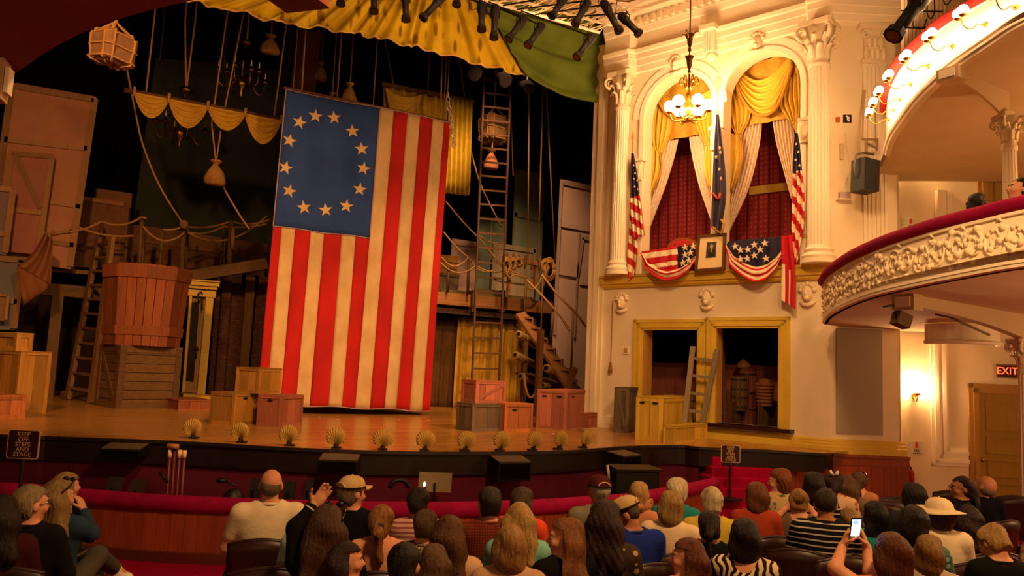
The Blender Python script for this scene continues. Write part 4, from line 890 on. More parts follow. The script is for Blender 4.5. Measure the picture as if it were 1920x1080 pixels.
flat(24.5, [(180, 353), (248, 363), (236, 512), (165, 505)], 'small plain wooden board standing behind the planked flat on the left platform', rmat('board_brown', '8a5c38', '6e4628', 'x', .8))
flat(24, [(152, 367), (243, 381), (232, 505), (140, 500)], 'brown planked flat behind the rope rail on the left platform', rmat('flat_brown', '7a4c2c', '5e3820', 'z', .8), [(156, 372, 232, 384, 8), (143, 458, 235, 466, 9)], rmat('board_brown', '8a5c38', '6e4628', 'x', .8))
flat(25.2, [(232, 418), (502, 458), (496, 520), (226, 505)], 'long low wooden boarding wall behind the left platform rail', rmat('boarding', '7a4c26', '5c381c', 'x', .8), [(266, 450, 500, 485, 9)], rmat('boarding', '7a4c26', '5c381c', 'x', .8), name='boarding_wall', cat='boarding')
# projection screen cloth at the back
flat(26.3, [(292, 108), (560, 135), (530, 480), (246, 440)], 'large dark grey-green back cloth hanging behind the stage', mat('screen_cloth', '2b2c20', .9), name='back_cloth', cat='backcloth')
flat(26.0, [(563, 55), (602, 60), (590, 190), (541, 185)], 'tall brown painted post hanging above the flag', pmat('paint_post', '7c4a30', '8a5a38'), [(575, 60, 556, 185, 4)], F_TAN, th=.4, name='painted_post', cat='scenery')
# tarpaulin
b = thing('tarpaulin', PY(70, 560, 21), 'rust-brown tarpaulin draped from the left end of the rope rail', 'cloth')
tq = [(83, 436), (98, 448), (94, 535), (48, 566), (38, 520), (60, 470)]
def tf(u, v):
    a = PY(83, 437, 21).lerp(PY(98, 449, 21), u); c = PY(30, 505, 21).lerp(PY(95, 538, 21), u); d_ = PY(44, 570, 21)
    p = a.lerp(c, v*.75) if False else a.lerp(PY(34, 500, 21).lerp(PY(96, 536, 21), u), v)
    return p+Vector((0, .08*math.sin(u*14+v*3)-.2*v, -.35*math.sin(v*math.pi)*(1-u)*.35))
q = MB(); q.sheet(tf, 24, 14); q.sheet(lambda u, v: tf(u, 1).lerp(PY(44, 572, 20.9).lerp(PY(92, 540, 20.9), u), v)+Vector((0, .05*math.sin(u*14), 0)), 24, 6); q.build('sheet', mat('tarp_rust', '84502e', .9, '6b3c22', 3), b, True, solid=.02)
# ================================================================== left platform
W_OLD = rmat('old_timber', '7c5830', '5f4222', 'x', .75); W_OLDZ = rmat('old_timber_post', '74522e', '573c20', 'z', .75)
LP = thing('stage_platform', PY(150, 735, 23), 'raised timber platform on posts at the left of the stage', 'platform')
kk = depth(PY(150, 540, 22.6))/FPX
q = MB(); q.bar(PY(78, 541, 22.6), PY(350, 566, 22.6), 16*kk, .3); q.build('beam', W_OLD, LP)
for x0, x1, xb0 in ((103, 117, 85), ):
    t = PY(110, 548, 22.6); q = MB(); q.bar(Vector((t.x, t.y, ZS)), t, 17*kk, .25); q.build('post', W_OLDZ, LP)
for x in (322, 470):
    t = PY(x, 520, 23.4); q = MB(); q.bar(Vector((t.x, t.y, ZS)), t, 14*kk, .25); q.build('post', W_OLDZ, LP)
for i in range(6):
    a = PY(88, 536, 22.7+.35*i); b2 = PY(352, 552, 22.7+.35*i); b2.z = a.z; q = MB(); q.fbox(lambda i_, j_, k_: Vector((i_, j_, k_)), (a.x, a.y+.01, a.z-.03), (b2.x, a.y+.34, a.z+.03)); q.build('plank', W_OLD, LP)
q = MB(); q.bar(PY(93, 505, 22.9), PY(168, 512, 22.9), 16*kk, .1); q.build('plank', W_OLD, LP)
q = MB(); q.bar(PY(345, 520, 22.4), PY(502, 494, 21.6), 9*kk, .3); q.build('ramp_beam', W_OLD, LP)
q = MB(); q.fbox(lambda i_, j_, k_: Vector((i_, j_, k_)), (-3.2, 24.9, ZS), (2.2, 25.0, PY(150, 545, 24.9).z)); q.build('back_boarding', rmat('dark_boards', '3e2616', '2c1a10', 'z', .85), LP)
bp = [PZ(75, 737, ZS), PZ(130, 741, ZS)]; q = MB(); q.bar(bp[0]+Vector((0, 0, .05)), bp[1]+Vector((0, 0, .05)), .25, .12); q.build('plank', W_OLD, LP)
# rope rail: posts and sagging ropes
ROPE = mat('hemp_rope', 'a87c48', .9, '8a6238', 40); ROPED = mat('dark_rope', '7a5632', .9)
RR = thing('rope_rail', PY(250, 500, 22.5), 'rope rail of thin posts and sagging ropes along the left platform', 'railing')
for x, yt, yb, w, Y in [(142, 422, 505, 6, 22.6), (191, 415, 500, 6, 23.4), (238, 442, 503, 7, 23.4), (266, 408, 503, 8, 22.6), (271, 440, 505, 5, 23.6), (304, 436, 507, 6, 23.6), (345, 420, 512, 10, 22.6), (352, 425, 510, 6, 23.4), (419, 426, 500, 5, 23.6), (434, 415, 498, 10, 22.4), (428, 425, 505, 6, 23.2)]:
    k_ = depth(PY(x, yb, Y))/FPX; q = MB(); d_ = (yt-yb)*-.09*.0; t = PY(x, yt, Y); bt = PY(x-5, yb+6, Y); q.tube([bt, t], w*k_/2, 7); q.build('post', W_OLDZ, RR, True)
for a, b2, s in [((85, 437), (142, 422), .1), ((98, 434), (191, 415), .12), ((145, 425), (250, 442), .1), ((191, 415), (266, 407), .15), ((266, 407), (275, 410), 0), ((268, 424), (345, 437), .3), ((306, 430), (345, 424), .05), ((345, 424), (432, 415), .1), ((355, 436), (420, 424), .1), ((352, 436), (500, 405), .45), ((434, 415), (505, 412), .1), ((420, 425), (500, 420), .05)]:
    q = MB(); q.tube(rope_pts(PY(*a, 22.45), PY(*b2, 22.45), s, 12), .03, 6); q.build('rope', ROPE, RR, True)
for x, y0, y1 in ((84, 435, 495), (92, 437, 480), (437, 425, 468)):
    q = MB(); q.tube([PY(x, y0, 22.3), PY(x-1, (y0+y1)/2, 22.25), PY(x-2, y1, 22.3)], [.05, .07, .03], 7); q.build('rope_tail', ROPE, RR, True)
q = MB(); q.ball(tuple(PY(345, 421, 22.4)), .13, 8, 6); q.build('rope_knot', ROPE, RR, True)
# ================================================================== yellow door frame, brick wall
DY = 22.0
YF = mat('yellow_paint', 'cda63c', .5, 'bc9430', 4)
YD = thing('door_unit', PY(370, 745, DY), 'free-standing yellow door frame with a dark glass door', 'door')
kk = depth(PY(370, 640, DY))/FPX
def ybar(x0, y0, x1, y1, w, d=.2, o=0, nm='frame_board', m_=None): q = MB(); q.bar(PY(x0, y0, DY)+Vector((0, -o, 0)), PY(x1, y1, DY)+Vector((0, -o, 0)), w*kk, d, (0, -1, 0)); q.build(nm, m_ or YF, YD, bevel=.01)
ybar(394, 545, 376, 742, 14); ybar(358, 545, 343, 735, 5); ybar(346, 548, 404, 553, 12, .25)
ybar(345, 531, 409, 536, 7, .45, .05, 'cornice'); ybar(346, 537, 406, 542, 6, .34, .03, 'cornice'); ybar(348, 526, 410, 530, 3, .5, .06, 'cornice')
q = MB(); pts = [PY(x, y, DY+.05) for x, y in ((358, 556), (388, 558), (372, 738), (342, 734))]; q.add(pts+[p+Vector((0, .06, 0)) for p in pts], [(0, 1, 2, 3), (4, 5, 6, 7), (0, 1, 5, 4), (1, 2, 6, 5), (2, 3, 7, 6), (3, 0, 4, 7)]); lf = q.build('door_leaf', mat('door_ochre', '8f6a2c', .55), YD)
q = MB(); pts = [PY(x, y, DY+.02) for x, y in ((354, 566), (374, 567), (363, 716), (344, 713))]; q.add(pts, [(0, 1, 2, 3)]); q.build('glass_pane', mat('dark_glass', '2a2118', .08, spec=.6), lf, solid=.01)
q = MB(); q.ball(tuple(PY(369, 655, DY-.06)), .05, 8, 6); q.tube([PY(369, 650, DY-.02), PY(367.5, 672, DY-.02)], .025, 6); q.build('door_handle', mat('dark_brass', '6a4518', .4, metal=1), lf, True)
q = MB(); q.tube(smooth_path([PY(379, 582, DY-.1), PY(379, 550, DY-.12), PY(372, 551, DY-.3), PY(371, 560, DY-.35), PY(374, 564, DY-.35)], 16), .02, 6); q.ball(tuple(PY(373, 566, DY-.35)), .05, 8, 6); q.build('bracket_hook', DKP, YD, True)
ybar(338, 741, 397, 746, 10, 1.0, .2, 'threshold')
BRICK = mat('stage_brick', '5c3a26', .9, '46291a', 3); nt = BRICK.node_tree
bt = nt.nodes.new('ShaderNodeTexBrick'); bt.inputs['Scale'].default_value = 5; bt.inputs['Color1'].default_value = (*lin('5e3b28'), 1); bt.inputs['Color2'].default_value = (*lin('4a2c1c'), 1); bt.inputs['Mortar'].default_value = (*lin('2a1810'), 1)
mp_ = nt.nodes.new('ShaderNodeMapping'); mp_.inputs['Rotation'].default_value = (R(90), 0, 0); nt.links.new(nt.nodes['Texture Coordinate'].outputs['Object'], mp_.inputs['Vector']); nt.links.new(mp_.outputs[0], bt.inputs['Vector']); nt.links.new(bt.outputs['Color'], nt.nodes['Principled BSDF'].inputs['Base Color'])
BK = thing('brick_wall', PY(440, 735, 23.6), 'dim brown brick wall with a black doorway left of the flag', 'wall'); BK['kind'] = 'structure'
for quad, Y in (([(408, 508), (462, 514), (444, 745), (390, 738)], 23.6), ([(478, 516), (510, 520), (498, 750), (468, 747)], 23.6), ([(455, 512), (486, 516), (484, 545), (452, 543)], 23.6), ([(420, 505), (436, 507), (418, 742), (402, 740)], 23.3)):
    q = MB(); pts = [PY(x, y, Y) for x, y in quad]; q.add(pts+[p+Vector((0, .4, 0)) for p in pts], [(0, 1, 2, 3), (4, 5, 6, 7), (0, 1, 5, 4), (1, 2, 6, 5), (2, 3, 7, 6), (3, 0, 4, 7)]); q.build('brick_pier', BRICK, BK)
# ================================================================== cloth: curtains
def curtain(name, x0, x1, yt0, yt1, yb0, yb1, Y, m, label, folds=8, amp=.07, rip=0, cat='curtain', xb0=None, xb1=None):
    a, b_, c, d = PY(x0, yt0, Y), PY(x1, yt1, Y), PY(xb0 if xb0 is not None else x0, yb0, Y), PY(xb1 if xb1 is not None else x1, yb1, Y)
    o = MB(); ph = random.random()*6
    o.sheet(lambda u, v: a.lerp(b_, u).lerp(c.lerp(d, u), v)+Vector((.02*math.sin(u*folds*6.28+1), amp*(math.sin(u*folds*6.28+ph+.6*math.sin(v*3))+.4*math.sin(u*folds*15+v))*(.55+.45*v), 0)), folds*10, 10)
    return tag(o.build(name, m, None, True, solid=.012), label, cat)
GOLD = mat('gold_cloth', 'b98e2c', .75, 'a37a20', 5, bump=.1, bscale=60); GOLDD = mat('gold_cloth_dull', 'b08c28', .8, '9a781e', 5); BROWNC = mat('brown_cloth', '5a3a18', .9, '4a2e12', 5)
curtain('gold_curtain', 858, 990, 594, 604, 768, 774, 20.6, GOLD, 'long gold curtain hanging under the right deck behind the ladder', 9, .10, xb0=848, xb1=978)
curtain('brown_curtain', 800, 866, 590, 596, 765, 768, 20.9, BROWNC, 'dark brown curtain between the flag and the gold curtain', 7, .06, xb0=795, xb1=852)
# hanging gold drape with rail, upper right of the flag
HD = thing('hung_drape', PY(800, 172, 20), 'gold drape with a swag hung from a rail above the flag corner', 'curtain')
q = MB(); q.bar(PY(716, 158, 20), PY(888, 191, 20), .12, .1); q.build('rail', rmat('rail_wood', '5a3820', '422818', 'x', .8), HD)
a, b_ = PY(720, 162, 20), PY(842, 186, 20)
q = MB(); c, d = PY(722, 330, 20), PY(845, 340, 20)
q.sheet(lambda u, v: a.lerp(b_, u).lerp(c.lerp(d, u), v)+Vector((0, .06*math.sin(u*38)+.03, 0)), 60, 8); q.build('back_panel', GOLDD, HD, True, solid=.012)
a2, b2 = PY(722, 163, 19.9), PY(790, 176, 19.9)
q = MB(); q.sheet(lambda u, v: a2.lerp(b2, u)+Vector((0, -.04-.07*abs(math.sin(v*16))*math.sin(u*math.pi), -(.15+1.0*v)*math.sin(u*math.pi)**.8-.02)), 24, 30); q.build('swag', GOLD, HD, True, solid=.012)
a3, b3, c3, d3 = PY(842, 184, 19.9), PY(886, 191, 19.9), PY(836, 362, 19.9), PY(880, 367, 19.9)
q = MB(); q.sheet(lambda u, v: a3.lerp(b3, u).lerp(c3.lerp(d3, u), v)+Vector((0, .09*math.sin(u*6.28*5)*(.6+.4*v), 0)), 60, 8); q.build('tail_panel', mat('gold_cloth_bright', 'c8a832', .75, 'ae9022', 5), HD, True, solid=.012)
# valance pole with four swags
VP = thing('swag_valance', PY(380, 190, 19), 'row of small gold swags hung on a wooden pole at the upper left', 'valance')
q = MB(); q.tube([PY(233, 169, 19), PY(535, 226, 19)], .06, 8); q.build('pole', rmat('rail_wood', '5a3820', '422818', 'x', .8), VP, True)
for (x0, x1, dy) in ((252, 317, 46), (316, 390, 52), (389, 460, 42), (459, 527, 55)):
    y0, y1 = 170+(x0-233)*.19, 170+(x1-233)*.19; p, r_ = PY(x0, y0, 18.93), PY(x1, y1, 18.93); kq = depth(p)/FPX
    q = MB(); q.sheet(lambda u, v: p.lerp(r_, u)+Vector((0, -.03-.1*abs(math.sin(v*14+.5))*math.sin(u*math.pi), -dy*kq*(.02+.98*v)*math.sin(u*math.pi)**.7)), 22, 26); q.build('swag', GOLD, VP, True, solid=.012)
    for e in (p, r_): q = MB(); q.tube([e+Vector((0, -.05, .12)), e+Vector((0, -.05, -.1))], .03, 6); q.build('tie', ROPE, VP, True)
# ================================================================== proscenium drapes
PYD = 14.6
YDR = mat('painted_gold_drape', 'd2b012', .8, 'b8960e', 3); nt = YDR.node_tree
tc = nt.nodes['Texture Coordinate']; mp2 = nt.nodes.new('ShaderNodeMapping'); mp2.inputs['Scale'].default_value = (3.4, 0, 1.05); mp2.inputs['Rotation'].default_value = (0, R(12), 0)
vo = nt.nodes.new('ShaderNodeTexVoronoi'); vo.inputs['Scale'].default_value = 1.7; vo.inputs['Randomness'].default_value = .85; nt.links.new(tc.outputs['Object'], mp2.inputs[0]); nt.links.new(mp2.outputs[0], vo.inputs['Vector'])
rp = nt.nodes.new('ShaderNodeValToRGB'); rp.color_ramp.elements[0].position = .22; rp.color_ramp.elements[1].position = .34; rp.color_ramp.elements[0].color = (*lin('7a4c08'), 1); rp.color_ramp.elements[1].color = (1, 1, 1, 1)
nt.links.new(vo.outputs['Distance'], rp.inputs[0]); mx = nt.nodes.new('ShaderNodeMix'); mx.data_type = 'RGBA'; mx.blend_type = 'MULTIPLY'; mx.inputs[0].default_value = .75
bs = nt.nodes['Principled BSDF']; s0 = bs.inputs['Base Color'].links[0].from_socket; nt.links.new(s0, mx.inputs[6]); nt.links.new(rp.outputs[0], mx.inputs[7]); nt.links.new(mx.outputs[2], bs.inputs['Base Color'])
ybot = smooth_path([PY(x, y, PYD) for x, y in [(300, -10), (345, 0), (400, 12), (480, 31), (540, 45), (600, 53), (660, 62), (700, 70), (760, 84), (800, 93), (880, 116), (940, 131), (990, 143)]], 90)
ytop = [PY(560, -60, PYD).lerp(PY(895, -20, PYD), i/90) for i in range(91)]
o = MB()
def yd(u, v):
    i = min(int(u*90), 89); t = u*90-i; lo = ybot[i].lerp(ybot[i+1], t); hi = ytop[i].lerp(ytop[i+1], t); p = lo.lerp(hi, v)
    return p+Vector((0, (.05*math.sin(u*120+2.3*math.sin(u*9))+.025*math.sin(u*210+1))*(1-.35*v), .03*math.sin(u*64)*(1-v)))
o.sheet(yd, 270, 12)
YG = thing('gold_proscenium_drape', PY(700, 0, PYD), 'patterned gold drape swagged across the top of the stage opening', 'curtain'); o.build('cloth', YDR, YG, True, solid=.015)
q = MB(); q.tube([yd(i/200, 0)+Vector((0, -.02, 0)) for i in range(201)], .02, 6); q.build('hem', mat('hem_gold', 'd8b058', .7), YG, True)
GREEN = mat('green_drape', '5c6c1c', .85, '485612', 2)
gb = smooth_path([PY(x, y, PYD-.15) for x, y in [(985, 141), (1000, 155), (1025, 168), (1060, 182), (1100, 190), (1131, 194)]], 40); gt = [PY(880, -40, PYD-.15).lerp(PY(1136, -20, PYD-.15), i/40) for i in range(41)]
def gd(u, v):
    i = min(int(u*40), 39); t = u*40-i; p = gb[i].lerp(gb[i+1], t).lerp(gt[i].lerp(gt[i+1], t), v)
    w = v*9+u*3.2-2*u*u; return p+Vector((0, -.14*math.sin(w*2.2)*math.sin(min(1, u*1.15)*math.pi)-.03*math.sin(w*5), 0))
o = MB(); o.sheet(gd, 60, 50); tag(o.build('green_proscenium_drape', GREEN, None, True, solid=.015), 'olive green drape hanging at the right corner of the stage opening', 'curtain')
for x in (300, 420, 540):
    t = PY(x, 112+(x-292)*.1, 26.3); q = MB(); q.tube([t, Vector((t.x, t.y, 14.9))], .02, 5); q.build('hanging_rope', ROPED, bpy.data.objects['back_cloth'])
# ================================================================== right deck, stairs, rolled canvases
DKY = 20.0
W_DK = rmat('deck_timber', '96653a', '744a28', 'x', .75); W_OLV = rmat('deck_olive', '6e5c34', '564626', 'x', .8)
DKZ = PY(815, 547.2, DKY+.1).z
RD = thing('stage_deck', PY(935, 590, DKY), 'raised timber deck at the right of the stage above the gold curtain', 'platform')
def pbar(par, nm, a, b, w, Y, d, m, o=0, Y2=None):
    k = depth(PY(*a, Y))/FPX; q = MB(); q.bar(PY(*a, Y)+Vector((0, -o, 0)), PY(*b, Y2 or Y)+Vector((0, -o, 0)), w*k, d, (0, -1, 0)); return q.build(nm, m, par)
for x0, x1 in ((815, 879), (889, 937), (941, 1042)): pbar(RD, 'beam', (x0, 559.5+(x0-830)*.088), (x1, 559.5+(x1-830)*.088), 23, DKY, .2, W_DK)
for x in (884, 939): pbar(RD, 'post', (x+1, 545), (x-1, 585), 7, DKY, .26, W_OLDZ, .05)
pbar(RD, 'ledger', (815, 580), (975, 595), 10, DKY, .16, mat('dark_beam', '3a2416', .8), -.1)
for i in range(13): q = MB(); a = PY(815, 547+.2, DKY+.1); b_ = PY(1044, 568, DKY+.1); q.fbox(lambda i_, j_, k_: Vector((i_, j_, k_)), (a.x, DKY+.05+.3*i, a.z-.05), (b_.x, DKY+.34+.3*i, a.z)); q.build('plank', W_OLV, RD)
pbar(RD, 'kerb_board', (826, 549), (1000, 565), 15, DKY+.5, .08, W_OLV); pbar(RD, 'kerb_board', (890, 543), (945, 548), 5, DKY+.6, .06, W_OLV)
for x in (806, 1040):
    t = PY(x, 575, DKY+.3); q = MB(); q.bar(Vector((t.x, t.y, ZS)), t, .16); q.build('post', W_OLDZ, RD)
flat(23.0, [(966, 317), (1028, 327), (1021, 560), (958, 555)], 'tall blue-green flat with a diagonal plank on the right deck', F_BLUE,
     zb=DKZ, boards=[(968, 322, 1026, 331, 8), (1021, 328, 1014, 558, 10), (968, 320, 962, 555, 6), (970, 330, 1012, 402, 4), (964, 402, 1016, 412, 8)], bm_=F_FB)
flat(19.0, [(1052, 336), (1128, 352), (1118, 640), (1036, 628)], 'lavender flat with a low panelled door beside the proscenium', F_LAV,
     zb=ZS, boards=[(1056, 342, 1126, 357, 10), (1052, 340, 1039, 628, 5), (1050, 421, 1122, 434, 9), (1085, 436, 1076, 634, 3), (1090, 446, 1122, 452, 7), (1092, 446, 1081, 520, 6), (1046, 514, 1082, 520, 2), (1086, 532, 1118, 536, 4)], bm_=F_FL)
flat(22.6, [(848, 447), (895, 454), (890, 550), (842, 545)], 'small dusty mauve board standing on the right deck', F_LAV, [(850, 458, 893, 464, 2)], F_FL, zb=DKZ)
flat(22.9, [(897, 404), (951, 411), (945, 552), (890, 548)], 'dull teal planked board behind the tall ladder', F_TEAL, [(899, 408, 949, 415, 6), (921, 408, 915, 550, 2)], F_FB, zb=DKZ)
flat(22.2, [(925, 455), (1006, 466), (1000, 552), (921, 546)], 'pale stone-coloured framed panel behind the rope rack', F_STONE, [(928, 460, 1003, 471, 9), (929, 458, 925, 546, 10), (1002, 468, 998, 520, 6), (925, 524, 985, 532, 3)], rmat('frame_stone', 'a8967e', '94826a', 'z', .8), zb=DKZ)
flat(21.8, [(826, 477), (860, 481), (854, 552), (818, 548)], 'small ochre slatted crate side on the right deck', CR['ochre'], [(828, 488, 858, 492, 3), (828, 500, 856, 504, 3)], CR['ochre'])
flat(21.5, [(820, 510), (862, 515), (858, 548), (816, 545)], 'grey wooden box front on the right deck beside the flag', CR['grey'], [(820, 513, 860, 518, 5)], CR['grey'])
# stair down to the stage
STR = thing('wooden_stair', PY(1060, 745, 17), 'open wooden stair coming down from the right deck to the stage', 'stair')
sa, sb = PY(975, 588, 18.6), PY(1108, 748, 16.6); sk = depth(sb)/FPX
for off in (Vector((0, 0, 0)), Vector((.75, 1.1, 0))):
    q = MB(); q.bar(sa+off, Vector((sb.x, sb.y, ZS+.1))+off, .09, .34, (1, 0, 0)); q.build('stringer', W_DK if off.length < .1 else W_OLDZ, STR)
for i in range(9):
    f = .06+i*.105; p = sa.lerp(Vector((sb.x, sb.y, ZS+.1)), f)+Vector((0.06, 0.06, .04)); q = MB(); q.hexa([p+Vector((-.1, -.12, -.03)), p+Vector((.1, -.3, -.03)), p+Vector((.85, .85, -.03)), p+Vector((.65, 1.05, -.03)), p+Vector((-.1, -.12, .02)), p+Vector((.1, -.3, .02)), p+Vector((.85, .85, .02)), p+Vector((.65, 1.05, .02))]); q.build('tread', W_DK, STR)
    q = MB(); q.hexa([p+Vector((.08, -.28, -.34)), p+Vector((.1, -.3, -.34)), p+Vector((.85, .85, -.34)), p+Vector((.83, .87, -.34)), p+Vector((.08, -.28, -.03)), p+Vector((.1, -.3, -.03)), p+Vector((.85, .85, -.03)), p+Vector((.83, .87, -.03))]); q.build('riser', mat('stair_riser', '8a5c40', .8), STR)
for (x0, y0, x1, y1, w, Y) in ((1014, 618, 1009, 740, 12, 17.2), (1048, 745, 1078, 690, 9, 17.0)):
    a, b_ = PY(x0, y0, Y), PY(x1, y1, Y)
    if y1 > 730: b_.z = ZS
    else: a.z = ZS
    q = MB(); q.bar(a, b_, w*depth(a)/FPX, .12); q.build('post', W_DK, STR)
for (x0, yt, yb, w, Y) in ((1018, 510, 632, 4, 18.3), (987, 520, 595, 5, 18.9), (1075, 580, 690, 4, 17.6), (1037, 585, 632, 6, 18.5)):
    k = depth(PY(x0, yt, Y))/FPX; q = MB(); q.tube([PY(x0, yt, Y), PY(x0-4, yb, Y)], w*k/2, 6); q.build('newel_post', W_OLDZ, STR, True)
for pts in ([(1016, 515), (1045, 552), (1080, 588), (1098, 612), (1118, 630)], [(988, 525), (1018, 556), (1048, 590), (1068, 620)]):
    q = MB(); q.tube(smooth_path([PY(x, y, 18.2-.02*(x-990)) for x, y in pts], 24), .03, 6); q.build('rope', ROPE, STR, True)
CANV = mat('rolled_canvas', 'a88448', .9, '8a6a36', 6); 
RC = thing('canvas_rack', PY(1020, 700, 17.8), 'rack holding the rolled canvases under the wooden stair', 'rack')
for (x, yt) in ((985, 640), (1065, 690)):
    k = depth(PY(x, yt, 18.0))/FPX; t = PY(x, yt, 18.0); q = MB(); q.bar(Vector((t.x, t.y, ZS)), t, .12); q.build('post', W_OLDZ, RC)
pbar(RC, 'shelf_board', (980, 700), (1070, 728), 3, 18.0, .9, W_OLDZ)
for (x0, y0, x1, y1, w, Y, lab) in ((972, 626, 1008, 650, 15, 17.9, 'uppermost rolled canvas sticking out under the stair'), (966, 665, 1006, 685, 14, 17.6, 'rolled canvas second from the top, lit at its bound end'), (976, 705, 1012, 720, 14, 17.8, 'rolled canvas low under the stair, nearest the gold curtain'),
                                (1024, 690, 1066, 712, 17, 17.4, 'thick rolled canvas behind the foot of the stair'), (1018, 722, 1045, 728, 11, 17.5, 'short rolled canvas just above the slotted crate')):
    a, b_ = PY(x0, y0, Y), PY(x1, y1, Y+.8); b = thing('rolled_canvas', a, lab, 'rolled canvas'); k = depth(a)/FPX; r_ = w*k/2
    q = MB(); q.tube([a, a.lerp(b_, .06), b_], [r_*.9, r_, r_*.95], 12); q.build('roll', CANV, b, True)
    for f in (.18, .3): c = a.lerp(b_, f); d = (b_-a).normalized()*.02; q = MB(); q.tube([c-d, c+d], r_*1.08, 10); q.build('binding', ROPE, b, True)
    q = MB(); q.tube([a-(b_-a).normalized()*.01, a+(b_-a).normalized()*.01], r_*.55, 10); q.build('hollow_end', SLOT, b)
q = MB(); q.tube(smooth_path([PY(982, 700, 17.5), PY(986, 728, 17.4), PY(993, 745, 17.4), PY(1003, 738, 17.4), PY(1006, 715, 17.5)], 20), .035, 6); tag(q.build('rope_loop', ROPE, None, True), 'loop of rope hanging below the rolled canvases', 'rope')
# rope rack
RK = thing('rope_rack', PY(990, 540, 19.2), 'rope rack with belaying pins and coiled hemp lines on the right deck', 'rack')
pbar(RK, 'pin_rail', (944, 484), (1044, 500), 9, 19.2, .16, W_DK)
for x, y1 in ((1003, 540), (1018, 536), (953, 552)): pbar(RK, 'post', (x+2, 490), (x, y1), 5, 19.25, .12, W_DK)
for i, x in enumerate((950, 962, 973, 985, 997, 1012, 1026, 1036)): q = MB(); y = 486+(x-944)*.16; q.tube([PY(x+1, y-14, 19.1), PY(x, y, 19.1), PY(x-1, y+12, 19.1)], [.03, .045, .02], 6); q.build('belaying_pin', W_OLDZ, RK, True)
for (x, y, w, h) in ((950, 500, 9, 36), (962, 496, 7, 26), (1030, 505, 13, 44), (1022, 500, 8, 30), (973, 492, 9, 18)):
    for j in range(4):
        k = depth(PY(x, y, 19.05))/FPX; c = PY(x, y, 19.05-.02*j); rr = 1-.12*j; q = MB()
        q.tube([c+Vector((w*k*rr*math.cos(t), .02*math.sin(3*t), h*k/2*rr*math.sin(t))) for t in [2*math.pi*i/18 for i in range(19)]], .022, 5); q.build('rope_coil', ROPE, RK, True)
for pts in ([(952, 505), (975, 515), (993, 525)], [(985, 535), (995, 542), (1003, 540), (1010, 532), (1018, 515)], [(945, 500), (955, 520), (965, 515), (980, 520)]):
    q = MB(); q.tube(smooth_path([PY(x, y, 19.0) for x, y in pts], 16), .028, 6); q.build('rope_bight', ROPE, RK, True)
DR_ = thing('deck_rope_rail', PY(880, 548, 19.8), 'rope rail with iron posts along the right deck next to the flag', 'railing')
for (x, yt, yb) in ((879, 480, 552), (841, 500, 548)): k = depth(PY(x, yt, 19.8))/FPX; q = MB(); q.tube([PY(x, yt, 19.8), PY(x-2, yb, 19.8)], 2.5*k, 6); q.build('post', MLAD, DR_, True)
for a, b_, s in (((832, 435), (877, 482), .05), ((828, 482), (878, 483), .25), ((880, 484), (925, 506), .2), ((826, 492), (892, 498), .25), ((893, 498), (945, 508), .1), ((895, 440), (945, 455), .1)):
    q = MB(); q.tube(rope_pts(PY(*a, 19.75), PY(*b_, 19.75), s, 12), .022, 6); q.build('rope', ROPE, DR_, True)
# ================================================================== hanging things
TOPZ = 14.8
SACK = mat('burlap_sack', '9a6e3c', .95, '7e5628', 14, bump=.3, bscale=120)
def sack(x, yn, yb, w, Y, label, rope=True, pink=None):
    n_ = PY(x, yn, Y); k = depth(n_)/FPX; h = (yb-yn)*k; b = thing('hanging_sack', n_-Vector((0, 0, h)), label, 'sack'); m_ = pink or SACK; r_ = w*k/2
    vs = []; q = MB(); pr = [(.02, 0), (.8, .0), (1.0, .1), (.98, .3), (.75, .62), (.4, .86), (.22, .96), (.2, 1.0)]
    q.lathe([(max(.01, a*r_), z*h-h) for a, z in pr], n_, 14); q.v = [(p[0]+.04*r_*math.sin(p[2]*20), n_.y+(p[1]-n_.y)*.6, p[2]) for p in q.v]; q.build('bag', m_, b, True)
    q = MB(); q.lathe([(.2*r_, 0), (.45*r_, .1*h), (.55*r_, .16*h)], n_, 12); q.v = [(p[0], p[1], p[2]+.03*h*math.sin(i*2.1)) for i, p in enumerate(q.v)]; q.build('ruffle', m_, b, True)
    q = MB(); q.lathe([(.24*r_, -.02*h), (.29*r_, 0), (.24*r_, .03*h)], n_, 10); q.build('tie', ROPE, b, True)
    if rope: q = MB(); q.tube([n_, Vector((n_.x+.02, n_.y, TOPZ))], .022, 5); q.build('hanging_rope', ROPED, b, True)
    return b
sack(508, 72, 102, 36, 19, 'burlap sack hanging at the top left of the brown painted post')
sack(602, 122, 152, 26, 23, 'dim burlap sack hanging right of the brown painted post')
sack(656, 162, 196, 30, 19.5, 'burlap sack hanging right above the flag with its top bow visible')
sack(623, 178, 200, 22, 20.5, 'small burlap sack half hidden behind the top edge of the flag')
b = sack(405, 308, 348, 40, 19.2, 'burlap sack hanging low between the swags and the flag', False)
for x1, y1 in ((397, 232), (416, 232)):
    n_ = PY(405, 305, 19.2); q = MB(); t = PY(x1, y1, 19.2); q.tube([n_, t, Vector((t.x+(.35 if x1 < 400 else .7), t.y, TOPZ))], .022, 5); q.build('hanging_rope', ROPE, b, True)
PSACK = mat('pinkish_sack', 'a86c50', .95, '8e563c', 14, bump=.3, bscale=120)
b = sack(922, 286, 318, 30, 19.6, 'pinkish sack hanging below the cloth bale behind the tall ladder', False, PSACK)
q = MB(); q.tube([PY(922, 284, 19.6), PY(924, 262, 19.6)], .025, 5); q.build('hanging_rope', ROPE, b, True)
